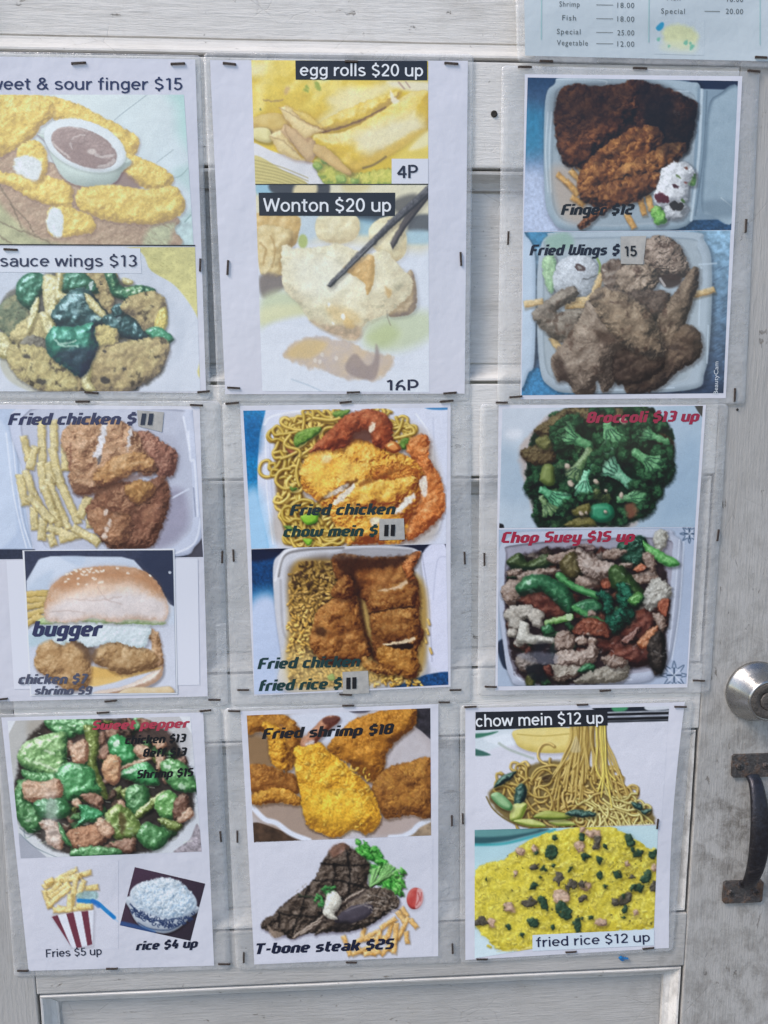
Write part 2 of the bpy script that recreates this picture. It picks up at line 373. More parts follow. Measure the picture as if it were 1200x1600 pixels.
@printer
def egg_rolls():
    p = Print((320, 80, .36667), [(198, 38), (952, 42), (952, 568), (215, 568)], bg='#d9b936', seed=31)
    p.grain(.06, 60)
    p.food([(180, 30), (800, 30), (820, 140), (700, 260), (480, 300), (350, 240), (190, 300)], '#c9a231', '#dcc04a', '#e9d888', rim=90, H=.25, mott=.25, mwl=120, bump=6, wl=60, shadow=0)
    for q in ([(190, 60), (260, 50), (250, 90), (200, 110)], [(520, 200), (620, 150), (650, 190), (560, 240)], [(640, 180), (780, 130), (800, 160), (560, 300), (480, 300)]):
        p.flat(q, '#e8deb0', 24, .75)
    p.flat([(780, 130), (952, 130), (960, 175), (840, 165)], '#e3dcc4', 14, .9); p.line([(826, 132), (850, 160)], 8, '#b59a85'); p.line([(856, 130), (874, 155)], 6, '#b59a85')
    for x, y in ((478, 140), (484, 156), (436, 152), (430, 168)): p.flat(ell(x, y, 12, 8, 30), '#8ea03e', 5, .9, edge=4)
    p.line([(250, 205), (290, 212), (335, 205)], 6, '#9a7a52', .8); p.flat(ell(348, 168, 12, 18, 20), '#c39b7a', 8, .6); p.line([(236, 245), (240, 250)], 5, '#5b6a3a')
    p.food([(190, 290), (300, 262), (360, 300), (340, 350), (285, 358), (200, 330)], '#9c7a44', '#cfae5a', '#e5cf8c', rim=40, H=.5, scol='#7a5a50')
    p.food([(205, 330), (270, 330), (285, 380), (260, 390), (208, 370)], '#a89a60', '#dcd190', '#ece5b8', rim=20, H=.5)
    # rear roll
    p.food([(470, 345), (500, 300), (640, 230), (790, 180), (830, 170), (800, 220), (700, 290), (560, 340)], '#a58144', '#d8b53f', '#e9da9a', rim=40, H=.5, scol='#6f5248', bump=3, wl=40)
    p.line([(500, 345), (600, 320), (680, 285), (770, 238)], 8, '#6f5038', .9)
    # plate
    p.flat([(205, 390), (300, 430), (470, 480), (530, 570), (440, 570), (330, 510), (205, 445)], '#d9d8dd', 4)
    p.flat([(205, 445), (330, 505), (435, 570), (205, 575)], '#cdbf77', 3)
    for i in range(9): p.line([(205, 462+i*15), (320, 492+i*13), (440, 540+i*13)], 4, '#9a8a52', .75)
    # cut wontons
    Wr = dict(bump=2, wl=40, macro=.12, mott=.1, edge=2, scol='#7a5a44', H=.45, shadow=.45)
    p.food([(275, 362), (300, 340), (335, 335), (352, 372), (410, 452), (440, 468), (380, 462), (315, 430)], '#b4925a', '#dcc486', '#ece0b4', rim=26, smooth=False, **Wr)
    p.food([(325, 338), (340, 310), (395, 335), (470, 378), (478, 440), (455, 470), (432, 466), (352, 372)], '#ab8a68', '#caa878', '#dcc08e', rim=30, smooth=False, **Wr)
    p.food([(316, 242), (345, 230), (372, 246), (428, 300), (510, 338), (470, 350), (432, 376), (380, 330), (345, 290)], '#b8965c', '#dec588', '#efe2b8', rim=22, smooth=False, **Wr)
    p.food([(372, 246), (420, 262), (440, 270), (510, 330), (428, 300)], '#c09c4c', '#dcbc5c', '#ecd894', rim=16, smooth=False, **Wr)
    for q in ([(318, 242), (360, 262), (428, 300), (508, 336)], [(278, 362), (330, 380), (400, 440)], [(340, 312), (360, 372), (432, 466)]): p.line(q, 4, '#8d6a44', .6)
    # lettuce
    p.food([(470, 460), (520, 450), (620, 520), (800, 500), (800, 575), (540, 575), (480, 510)], '#7a8f3c', '#b9b94c', '#d6cb5e', rim=30, bump=10, wl=30, edge=8, mott=.2)
    for x, y, r in ((480, 490, 22), (580, 545, 24), (640, 552, 18), (510, 470, 16)): p.food(ell(x, y, r, r*.7, 20), '#5f7f3c', '#8faa4c', '#b9c46c', rim=12, bump=4, wl=10, shadow=.3)
    # front roll
    p.food([(470, 355), (600, 340), (760, 250), (840, 195), (900, 170), (960, 180), (960, 300), (900, 360), (780, 440), (660, 500), (610, 525), (560, 470), (480, 400)], '#b58e32', '#dbb83c', '#efe3b0', rim=70, H=.45, scol='#5e4630', bump=3, wl=60, mott=.2, mwl=140)
    p.flat([(640, 350), (800, 290), (900, 270), (930, 330), (820, 400), (700, 440), (640, 400)], '#e6dfc0', 36, .85)
    p.flat([(600, 430), (640, 470), (720, 440), (900, 340), (930, 350), (760, 460), (630, 500)], '#d9b44a', 12, .8)
    p.food([(460, 420), (475, 395), (530, 420), (590, 480), (625, 520), (600, 525), (540, 490), (470, 440)], '#a8844e', '#d0ab68', '#e0c48a', rim=16, H=.6, shadow=.3)
    p.flat([(790, 165), (815, 200), (830, 215), (800, 220)], '#ece3cc', 4, .9)
    p.flat([(820, 440), (952, 350), (960, 470), (820, 470)], '#e0c95e', 20, .8); p.flat([(870, 420), (950, 340), (955, 400)], '#eee2b8', 12, .8)
    p.line([(675, 498), (720, 484), (772, 450)], 9, '#7b6538', .9)
    p.grade(1.0, .10, .97, warp=3, det=.03)
    return p

@printer
def wonton():
    p = Print((320, 270, .36667), [(216, 50), (952, 50), (956, 935), (245, 930)], bg='#d6dde8', seed=41)
    p.flat([(200, 40), (960, 40), (960, 300), (840, 330), (560, 300), (210, 260)], '#d8d0a8', 40, .9)
    p.flat([(220, 45), (300, 45), (290, 90), (220, 90)], '#86b6cc', 14); p.flat([(280, 45), (400, 45), (370, 90), (290, 85)], '#2c3038', 8)
    p.flat([(480, 45), (530, 45), (525, 100), (475, 100)], '#2f3136', 8); p.flat([(395, 45), (470, 45), (470, 90), (380, 90)], '#dccb96', 10)
    p.flat([(590, 45), (700, 45), (680, 80), (600, 80)], '#cfc084', 16); p.flat([(800, 120), (900, 90), (900, 160), (820, 170)], '#3b3a3a', 14, .8)
    p.flat([(640, 150), (780, 160), (740, 215), (660, 205)], '#2c3a48', 10); p.flat([(630, 200), (740, 210), (720, 260), (640, 260)], '#7fb2c9', 16, .8)
    p.flat([(880, 190), (960, 180), (960, 250), (870, 250)], '#3a3f47', 10, .9); p.flat([(860, 250), (960, 250), (960, 300), (850, 300)], '#9cc3d4', 14, .9)
    p.flat([(400, 180), (500, 180), (500, 260), (400, 300)], '#b7cbd8', 20, .9)
    B = dict(dark='#b8a070', mid='#dccf9e', light='#ebe6c6', bump=5, wl=40, mott=.12, shadow=.2, scol='#7a6a58')
    p.food([(490, 180), (560, 170), (650, 190), (655, 260), (600, 300), (500, 290), (470, 240)], rim=60, H=.4, **B)
    p.food([(700, 240), (760, 190), (840, 210), (860, 330), (800, 380), (720, 320)], rim=60, H=.4, **B)
    p.food([(210, 180), (320, 170), (405, 190), (400, 260), (380, 310), (300, 330), (220, 300)], '#a9803e', '#cba458', '#ddc284', rim=40, H=.4, bump=6, wl=40, shadow=0)
    p.food([(225, 240), (300, 225), (370, 250), (375, 310), (335, 350), (335, 430), (280, 450), (235, 420)], '#8f6c34', '#d6bd7c', '#e8dcae', rim=50, H=.5, bump=9, wl=40, shadow=.2)
    for q in ([(235, 300), (260, 330), (250, 390)], [(280, 270), (300, 330), (285, 400)], [(330, 340), (318, 400)]): p.line(q, 7, '#a27a3a', .8, feather=4)
    p.flat([(235, 440), (330, 440), (340, 490), (250, 535)], '#6b5f58', 12, .95); p.flat(ell(418, 292, 20, 30, 0), '#a4b458', 6, .95)
    p.flat([(240, 540), (330, 500), (400, 540), (440, 600), (320, 650), (245, 660)], '#bcc79a', 26, .9); p.flat([(245, 580), (400, 560), (430, 620), (250, 650)], '#dbd8a2', 24, .7)
    p.flat([(700, 620), (860, 590), (960, 600), (960, 700), (820, 760), (680, 740)], '#c3cfa6', 34, .9); p.flat([(690, 700), (780, 640), (830, 690), (760, 740)], '#b3c27e', 26, .7)
    p.flat([(250, 660), (420, 610), (480, 660), (560, 700), (420, 740), (300, 760)], '#d3dae6', 20, 1)
    p.flat([(335, 780), (390, 715), (480, 695), (600, 720), (700, 760), (800, 790), (790, 850), (700, 885), (560, 865), (420, 820)], '#b3a096', 9, .85, edge=16, ewl=34, col2='#cdae84', twl=50)
    p.flat([(600, 820), (640, 770), (690, 820), (720, 800), (730, 730), (745, 790), (720, 880), (620, 860)], '#8c7a76', 8, .8); p.flat([(345, 775), (430, 710), (520, 730), (450, 790)], '#d2b068', 14, .7)
    for x, y in ((500, 775), (490, 805), (470, 800), (560, 790)): p.flat(ell(x, y, 8, 10, 0), '#d8cdbf', 3, .8)
    p.line([(370, 880), (440, 905), (500, 932)], 7, '#a9bccc', .6)
    p.food([(860, 430), (890, 430), (905, 540), (890, 590), (840, 612), (780, 595)], '#6d5a50', '#a98f6a', '#c9b48c', rim=30, H=.5, bump=5, wl=20, shadow=.2)
    Wt = dict(dark='#bda981', mid='#dcd3ac', light='#ebe8cf', bump=7, wl=34, mott=.14, mwl=70, edge=5, scol='#8a7858', shadow=.35, spots=('#e6dcae', 30, .62))
    p.food([(330, 310), (370, 318), (430, 320), (520, 310), (560, 300), (640, 330), (700, 345), (770, 330), (830, 400), (880, 450), (880, 510), (830, 560), (780, 600), (690, 640), (640, 715), (560, 690), (460, 640), (410, 570), (350, 510), (330, 460)], rim=90, H=.35, **Wt)
    p.flat([(380, 380), (520, 350), (620, 420), (560, 520), (420, 520)], '#e6e5cf', 50, .7)
    p.food([(590, 400), (700, 350), (725, 380), (715, 480), (690, 520), (680, 470), (620, 430)], '#a87f3c', '#cda057', '#dfc284', rim=30, H=.4, bump=6, wl=24, shadow=.1)
    p.flat([(765, 480), (800, 510), (780, 530)], '#c49a55', 8, .8); p.flat([(450, 630), (520, 650), (640, 640), (670, 690), (630, 715), (540, 690)], '#a98a6c', 12, .75, tex=.3, twl=20)
    p.flat([(520, 570), (640, 590), (660, 640), (560, 640)], '#d5b573', 18, .7); p.flat([(590, 600), (640, 650), (600, 660)], '#d9b060', 8, .6)
    for x, y, r in ((588, 612, 9), (528, 562, 6), (545, 640, 5)): p.flat(ell(x, y, r, r*1.4, 0), '#f1efe6', 3, .9)
    p.line([(775, 590), (780, 620), (792, 650)], 2.5, '#6b5a4c', .8)
    # chopsticks
    p.food([(940, 60), (970, 90), (860, 230), (800, 330), (790, 300), (850, 190)], '#161318', '#3a3333', '#6f6562', rim=12, smooth=False, shadow=.2, mott=.1)
    p.food([(900, 100), (958, 45), (960, 90), (780, 250), (535, 490), (520, 480), (540, 455), (800, 190)], '#121216', '#2c2b30', '#75757a', rim=11, smooth=False, shadow=.35, mott=.2, mwl=12)
    for i in range(26):
        t = i/26; p.line([(560+t*160, 455-t*160), (566+t*160, 447-t*160)], 4, '#8d8f94', .5)
    p.grade(1.0, .15, .92, tint='#fdfcff', warp=3, det=.04)
    return p

def tray(p, pts, inner, c0='#8fa0b0', c1='#c3ccd8', c2='#dde4ec', cin='#aebbc8', rim=26):
    p.food(pts, c0, c1, c2, rim=rim, H=.35, shadow=.35, sb=20, mott=.04)
    p.food(inner, '#8796a6', cin, '#d3dbe5', rim=10, H=-.5, shadow=0, mott=.05, mwl=120)

@printer
def chicken_fingers():
    p = Print((760, 80, .36667), [(176, 112), (1072, 127), (1043, 762), (158, 768)], seed=51)
    p.grad(180, 112, 220, 640, '#1d3a5e', '#9fb6d8')
    p.flat([(150, 250), (250, 260), (250, 420), (150, 430)], '#2a7ea6', 60, .8); p.flat([(150, 520), (300, 560), (330, 780), (150, 780)], '#b4c0dc', 40, .9)
    p.grain(.12, 10)
    p.flat([(880, 100), (1080, 100), (1080, 175), (900, 170)], '#17223c', 6)
    p.flat([(820, 720), (1060, 690), (1060, 780), (560, 780)], '#27476b', 8, 1, tex=.4, twl=8)
    tray(p, [(250, 220), (290, 140), (340, 112), (700, 118), (860, 130), (915, 165), (918, 400), (880, 720), (640, 765), (360, 765), (280, 720), (248, 600)], [(285, 240), (320, 150), (520, 135), (700, 150), (860, 170), (895, 230), (890, 420), (860, 690), (600, 745), (380, 735), (290, 680), (275, 500)], '#5f7180', '#93a6b4', '#bccad6', '#8494a0')
    for q in ([(262, 260), (252, 430), (262, 600)], [(278, 260), (268, 430), (276, 600)], [(300, 120), (500, 125), (520, 150), (700, 150), (720, 160), (860, 172)]): p.line(q, 5, '#c6d3dd', .7)
    p.flat([(280, 500), (400, 520), (440, 700), (400, 740), (310, 690)], '#b3a294', 30, .8)
    # hinge and lid
    p.flat([(900, 160), (1080, 165), (1055, 715), (870, 720)], '#7d92a4', 4, 1, smooth=False)
    p.line([(918, 165), (905, 440), (872, 720)], 12, '#b4c4d0'); p.line([(940, 170), (925, 440), (890, 700)], 5, '#5e7384')
    p.food([(945, 240), (985, 185), (1085, 180), (1065, 700), (960, 700), (915, 660), (930, 420)], '#56697b', '#8ba0b0', '#b4c5d2', rim=18, H=-.5, shadow=0, mott=.06)
    p.line([(1000, 625), (1050, 665)], 5, '#c3d0d8', .8); p.flat([(930, 640), (1050, 640), (1055, 700), (950, 700)], '#66798a', 16, .6)
    F = dict(dark='#8a5f2e', mid='#b98a4a', light='#dcb878', mott=.1, scol='#2a1a12')
    for q in ([(310, 530), (345, 560), (385, 605)], [(365, 515), (400, 550)], [(395, 495), (415, 520)], [(370, 625), (410, 650)], [(660, 640), (672, 690)], [(690, 620), (700, 670)], [(600, 700), (625, 745)], [(650, 290), (672, 300)]): fries_pile(p, [q], 27, ('#8a5f2e', '#b98a4a', '#dcb878'))
    C = dict(dark='#0f0806', mid='#36190e', light='#6c3c1c', bump=14, wl=17, kind='crumb', edge=9, ewl=20, mott=.3, mwl=60, scol='#0b0706', H=.5)
    p.food([(290, 330), (300, 200), (360, 140), (480, 150), (580, 135), (620, 125), (700, 135), (800, 170), (895, 220), (890, 300), (870, 380), (840, 440), (700, 480), (500, 500), (380, 490), (320, 440)], rim=70, **C)
    C2 = dict(C, dark='#1c0d07', mid='#623519', light='#a36a34')
    p.food([(300, 380), (400, 300), (560, 200), (640, 210), (620, 290), (520, 400), (420, 480), (340, 490)], rim=55, **dict(C, mid='#3f1f10', light='#774320'))
    p.food([(680, 250), (780, 180), (890, 230), (870, 380), (830, 440), (760, 420), (700, 350)], rim=60, **dict(C, mid='#22120c', light='#432414'))
    p.flat([(640, 140), (700, 135), (800, 180), (780, 300), (740, 400), (690, 330), (660, 230)], '#100c10', 26, .7)
    p.food([(390, 560), (420, 480), (520, 390), (640, 320), (740, 330), (750, 400), (680, 480), (560, 560), (470, 620), (400, 620)], rim=60, **dict(C2, mid='#6a3a1a', light='#b5783a'))
    p.food([(560, 500), (660, 450), (780, 390), (850, 400), (820, 470), (740, 510), (640, 560), (560, 560)], rim=45, **dict(C2, mid='#7d4a22', light='#c48a48'))
    p.food([(400, 610), (520, 560), (640, 530), (740, 520), (720, 590), (640, 640), (520, 670), (430, 650)], rim=45, **C2)
    p.food([(390, 745), (430, 700), (500, 660), (520, 680), (460, 720), (410, 760)], rim=20, **dict(C2, mid='#7a4526', light='#a8704a', wl=9))
    p.flat([(300, 180), (500, 140), (640, 160), (560, 260), (400, 330), (310, 320)], '#120a08', 50, .45); p.flat([(700, 300), (860, 260), (850, 400), (760, 440)], '#0e0808', 34, .5)
    p.line([(470, 480), (560, 420), (660, 340)], 14, '#1b0d08', .45, feather=10)
    # slaw
    p.food([(700, 680), (730, 660), (770, 690), (760, 735), (720, 735)], '#3d6b2c', '#6fae4e', '#a4d27c', rim=20, bump=7, wl=16, edge=6)
    p.food([(860, 540), (890, 520), (890, 570), (860, 570)], '#4a7a3c', '#7cae5a', '#a4ce80', rim=12, bump=4, wl=10)
    p.food([(745, 510), (800, 470), (860, 480), (890, 520), (860, 570), (855, 630), (810, 650), (740, 665), (712, 620), (735, 560)], '#7d8088', '#bfc2c8', '#e0e2e6', rim=40, H=.5, bump=5, wl=44, edge=6, mott=.08, gloss=.12, macro=.3)
    p.food([(765, 660), (830, 640), (858, 670), (830, 715), (770, 710)], '#70747a', '#b9bcc2', '#dadce0', rim=24, bump=8, wl=24, edge=6)
    for x, y, r, c in ((848, 498, 10, '#6b3d2c'), (820, 535, 12, '#5a7040'), (850, 560, 8, '#7a3b30'), (805, 575, 14, '#3a1a20'), (748, 625, 34, '#4a1520'), (810, 660, 34, '#26201e'), (838, 640, 12, '#4a6a34')): p.flat(ell(x, y, r, r*.6, 20), c, 3, .95, edge=4, ewl=14)
    p.grade(1.0, .035, .95)
    return p

@printer
def fried_wings():
    p = Print((760, 340, .36667), [(158, 62), (1040, 55), (1010, 748), (150, 757)], bg='#4f7fa6', seed=61)
    p.grad(950, 60, 1000, 760, '#8fb8d4', '#2c3c58'); p.grain(.3, 22, 1, 1.4)
    for i in range(120):
        x, y = p.rs.uniform(900, 1040), p.rs.uniform(180, 740); p.line([(x, y), (x+24, y-14)], 4, '#7fa6c4' if i % 3 else '#1e3350', .35, feather=3)
    p.flat([(140, 50), (280, 50), (260, 100), (200, 130), (150, 90)], '#3d7fa8', 6, 1, tex=.25, twl=8)
    p.flat([(150, 690), (220, 640), (280, 720), (400, 760), (150, 765)], '#3c82b4', 6, 1, tex=.25, twl=8)
    p.food([(140, 80), (170, 80), (200, 130), (210, 250), (205, 600), (180, 660), (140, 690)], '#8fa3b8', '#b4c5d8', '#d0dcea', rim=20, H=.4, mott=.03)
    tray(p, [(230, 130), (260, 80), (320, 62), (860, 60), (930, 100), (960, 200), (955, 480), (930, 660), (860, 735), (400, 750), (270, 720), (225, 620), (215, 300)], [(250, 150), (300, 90), (840, 85), (900, 130), (920, 220), (905, 460), (880, 640), (800, 710), (420, 725), (290, 690), (245, 600), (240, 300)], '#6d7c88', '#a5b2bd', '#c8d4de', '#9aa6ae')
    for q in ([(905, 200), (980, 195)], [(915, 210), (905, 460)], [(945, 460), (940, 620)], [(300, 690), (420, 735), (800, 725)]): p.line(q, 6, '#c6d4e0', .7)
    p.flat([(250, 90), (330, 62), (370, 90), (360, 130), (280, 140)], '#8fb0a0', 14, .9)
    p.food([(240, 180), (290, 160), (300, 250), (280, 320), (250, 280)], '#6d9070', '#9cc090', '#c3dcb0', rim=18, bump=6, wl=18, edge=6)
    p.food([(285, 300), (300, 200), (370, 160), (440, 170), (475, 220), (465, 280), (420, 330), (350, 330)], '#7f848a', '#b9bdc3', '#dadde2', rim=60, H=.45, bump=4, wl=60, edge=5, mott=.06, macro=.25)
    p.flat(ell(397, 212, 24, 14, 20), '#4a3330', 3, .9, edge=3); p.flat(ell(398, 212, 11, 6, 20), '#9a928c', 2, .9); p.line([(410, 262), (440, 262), (475, 240)], 5, '#4b4a4a', .8); p.line([(470, 170), (485, 205), (480, 240)], 10, '#7f9a50', .9)
    F = dict(dark='#9a7340', mid='#c9a872', light='#e3cda0', scol='#33241c')
    for q, w_ in (([(175, 368), (230, 358)], 34), ([(490, 250), (450, 340), (440, 365)], 32), ([(350, 370), (440, 350)], 40), ([(880, 330), (960, 308)], 30), ([(850, 380), (830, 430)], 26), ([(345, 375), (415, 378)], 18), ([(285, 520), (300, 545)], 34)): fries_pile(p, [q], w_, ('#9a7340', '#c9a872', '#e3cda0'))
    p.grow = 1.06
    K = dict(dark='#302823', mid='#786a5c', light='#aea092', bump=10, wl=20, kind='fbm', edge=6, mott=.2, mwl=50, scol='#1a1210', spots=('#51382c', 40, .64), H=.7)
    p.food([(500, 200), (560, 180), (600, 220), (580, 290), (520, 305), (495, 260)], rim=28, **dict(K, mid='#6b5546'))
    p.food([(680, 100), (740, 82), (810, 110), (850, 180), (860, 240), (780, 260), (700, 220), (665, 160)], rim=50, **dict(K, mid='#8d7766', light='#c0a896', bump=14, wl=14, kind='ridge'))
    p.food([(560, 230), (620, 200), (700, 210), (730, 260), (700, 310), (620, 330), (560, 300)], rim=40, **dict(K, bump=16, wl=26, kind='ridge', light='#c8b09a', mid='#86705c'))
    p.food([(610, 320), (770, 320), (770, 400), (720, 440), (650, 400)], rim=30, **dict(K, dark='#1a1312', mid='#4a3a32', light='#7c6656'))
    p.flat([(730, 250), (810, 240), (830, 280), (770, 300)], '#3a2a24', 8, .9); p.line([(740, 260), (760, 290)], 10, '#c0b8b4', .8)
    p.food([(880, 220), (902, 235), (895, 300), (860, 400), (830, 500), (800, 570), (740, 560), (730, 450), (770, 370), (820, 300), (855, 250)], rim=36, **dict(K, dark='#241a16', mid='#64503f', light='#9a8168'))
    p.food([(820, 480), (870, 470), (908, 520), (900, 600), (820, 650), (740, 720), (660, 745), (610, 740), (600, 690), (680, 640), (760, 570)], rim=40, **dict(K, dark='#1d1412', mid='#4e3b30', light='#84694f'))
    p.food([(530, 560), (640, 560), (750, 600), (730, 660), (620, 710), (540, 690)], rim=40, **dict(K, dark='#1a110e', mid='#3c2b23', light='#6a5340'))
    p.food([(200, 410), (240, 370), (340, 300), (385, 310), (375, 350), (300, 400), (420, 390), (400, 440), (350, 520), (290, 510), (230, 460)], rim=34, **dict(K, dark='#3a322c', mid='#7b6d60', light='#a99c8c'))
    p.food([(290, 600), (330, 540), (400, 440), (440, 360), (480, 315), (560, 320), (640, 370), (700, 440), (755, 560), (720, 600), (640, 580), (560, 560), (530, 620), (540, 700), (500, 735), (470, 690), (460, 745), (390, 745), (350, 690), (310, 690)], rim=75, **dict(K, mid='#7e6a5a', light='#b29e8a', dark='#362a23'))
    p.food([(450, 350), (510, 312), (590, 335), (680, 400), (740, 520), (750, 575), (700, 590), (600, 550), (520, 470)], rim=60, **dict(K, mid='#8a725a', light='#bca488', shadow=.3))
    p.flat([(460, 480), (540, 500), (560, 530), (500, 540)], '#3c2820', 16, .7, edge=8); p.flat([(285, 610), (320, 600), (350, 680), (310, 690)], '#3a2a24', 14, .7)
    p.flat([(440, 350), (500, 315), (480, 350)], '#2e221d', 10, .7)
    p.grade(1.0, .05, .9, tint='#f8fbff')
    return p
def fries_pile(p, paths, w=44, cols=('#9a854e', '#cfc08a', '#e9e0b8')):
    for q in paths:
        q = np.array(q, float)
        for i in range(len(q)-1):
            a, b = q[i], q[i+1]; d = (b-a)/max(1e-6, np.linalg.norm(b-a)); n = np.array([-d[1], d[0]])*w*.46; e = d*w*.42
            j = p.rs.uniform(-.06, .06, (4, 2))*w
            p.food([a-e+n+j[0], b+e+n+j[1], b+e-n+j[2], a-e-n+j[3]], *cols, rim=w*.3, H=.7, smooth=False, mott=.16, mwl=30, bump=2, wl=16, macro=.12, edge=w*.06, scol='#5a4a34', shadow=.5, so=(3, 5), sb=9)

@printer
def fried_chicken_fries():
    p = Print((0, 620, .31667), [(-40, 60), (950, 62), (1002, 790), (-40, 802)], bg='#c9d2e2', seed=71)
    p.flat([(-60, 50), (110, 50), (160, 760), (-60, 760)], '#b9c8dd', 10, 1)
    p.flat([(-60, 150), (40, 180), (80, 600), (60, 700), (-60, 720)], '#c8d5e6', 10, .9)
    for q in ([(30, 180), (70, 500), (130, 745)], [(90, 70), (110, 400), (165, 750)], [(60, 190), (100, 560), (150, 740)]): p.line(q, 6, '#e3e9f2', .9)
    p.line([(78, 190), (112, 560), (158, 740)], 5, '#9aa9c0', .8)
    p.flat([(-60, 752), (1010, 752), (1010, 810), (-60, 810)], '#2e3548', 3, 1, smooth=False, tex=.2, twl=8)
    p.flat([(940, 740), (1010, 700), (1010, 800), (930, 800)], '#4b4a56', 8, 1)
    p.food([(100, 40), (900, 50), (960, 90), (990, 260), (1000, 640), (960, 740), (860, 790), (300, 800), (170, 750), (120, 400)], '#8f99b0', '#c3cadb', '#dde2ee', rim=30, H=.3, shadow=.2, mott=.03)
    p.food([(150, 60), (850, 60), (900, 110), (940, 300), (950, 620), (900, 700), (800, 745), (320, 750), (200, 700), (160, 400)], '#8a8fa2', '#b7bccb', '#d3d8e4', rim=14, H=-.6, shadow=0, mott=.06, mwl=120)
    p.flat([(790, 480), (900, 460), (930, 620), (860, 720), (760, 745), (800, 620)], '#9a97aa', 30, .9)
    p.flat([(700, 180), (860, 200), (900, 330), (850, 420), (800, 420)], '#aaadbd', 20, .6); p.line([(850, 500), (930, 455)], 9, '#d6dbe8', .9)
    for q in ([(930, 170), (940, 310), (960, 330), (975, 590)], [(905, 100), (935, 260)], [(990, 600), (960, 720), (860, 775)]): p.line(q, 10, '#e6eaf3', .8, feather=3)
    p.line([(955, 450), (965, 590)], 6, '#8c93a8', .9)
    fries_pile(p, [[(100, 400), (120, 520)], [(120, 210), (140, 300)], [(205, 130), (210, 320)], [(265, 130), (268, 250)], [(130, 380), (160, 470)], [(170, 260), (150, 340)], [(200, 340), (215, 450)], [(240, 340), (260, 420)], [(320, 250), (320, 350)],
                   [(170, 490), (230, 600)], [(165, 560), (170, 640)], [(210, 610), (205, 690)], [(240, 420), (330, 640)], [(220, 460), (290, 630)], [(150, 500), (255, 610)], [(260, 270), (300, 430), (380, 610)], [(250, 650), (330, 680)], [(310, 700), (400, 680)], [(370, 650), (440, 690)],
                   [(430, 510), (400, 580)], [(250, 690), (260, 720)], [(440, 620), (440, 630)], [(460, 700), (475, 715)]])
    K = dict(dark='#5c3a2c', mid='#a67a58', light='#cda684', bump=14, wl=22, kind='ridge', edge=9, mott=.18, mwl=60, scol='#2c1c18', H=.55, macro=.7)
    p.food([(640, 190), (720, 170), (800, 220), (865, 265), (875, 330), (850, 390), (780, 390), (700, 300)], rim=50, **dict(K, dark='#54332c', mid='#8f6150', light='#b88c74'))
    p.food([(560, 420), (700, 430), (800, 390), (840, 480), (830, 560), (800, 640), (740, 745), (600, 748), (530, 740), (450, 620), (430, 540)], rim=60, **dict(K, dark='#44281e', mid='#7d5340', light='#a97c5c'))
    p.food([(440, 560), (540, 540), (640, 580), (640, 690), (560, 730), (490, 690), (440, 620)], rim=50, **dict(K, mid='#94694a', light='#bd9270', bump=8, wl=16, kind='crumb'))
    p.food([(480, 460), (600, 430), (680, 480), (660, 560), (560, 570), (490, 530)], rim=40, **dict(K, mid='#8a6048', light='#b28a68'))
    p.food([(300, 230), (320, 160), (400, 110), (560, 110), (660, 160), (720, 270), (770, 340), (740, 390), (640, 370), (560, 420), (480, 470), (380, 480), (340, 410), (340, 320)], rim=80, **dict(K, mid='#b28a68', light='#d8b694', bump=10, wl=34))
    p.food([(460, 390), (560, 300), (680, 270), (760, 320), (760, 370), (680, 360), (600, 410), (500, 440)], rim=40, **dict(K, mid='#b08353', light='#d6b284', bump=7, wl=30, kind='fbm'))
    p.food([(610, 450), (680, 410), (770, 440), (740, 500), (680, 530), (630, 490)], rim=34, **dict(K, mid='#9a6f40', light='#c69a62', bump=6, wl=16, kind='fbm'))
    p.flat([(360, 430), (480, 440), (600, 390), (740, 380), (600, 440), (480, 490), (380, 490)], '#5b3a2c', 12, .55, edge=8)
    p.flat([(505, 130), (530, 140), (510, 240), (490, 300), (460, 290), (480, 240)], '#dedee0', 5, .95, edge=10, ewl=14); p.flat([(640, 160), (655, 170), (630, 265), (625, 230)], '#c9c8c8', 5, .9, edge=6, ewl=14)
    p.flat(ell(490, 312, 10, 22, 20), '#5a5a60', 5, .8)
    for x, y in ((520, 570), (540, 620), (525, 655), (515, 685)): p.flat(ell(x, y, 12, 16, 20), '#d8c8b8', 4, .9, edge=6)
    p.line([(800, 430), (755, 480)], 9, '#4a2c22', .9); p.line([(350, 230), (345, 360)], 8, '#7a5240', .7)
    p.grade(1.0, .06, .95, tint='#fbfaff')
    return p

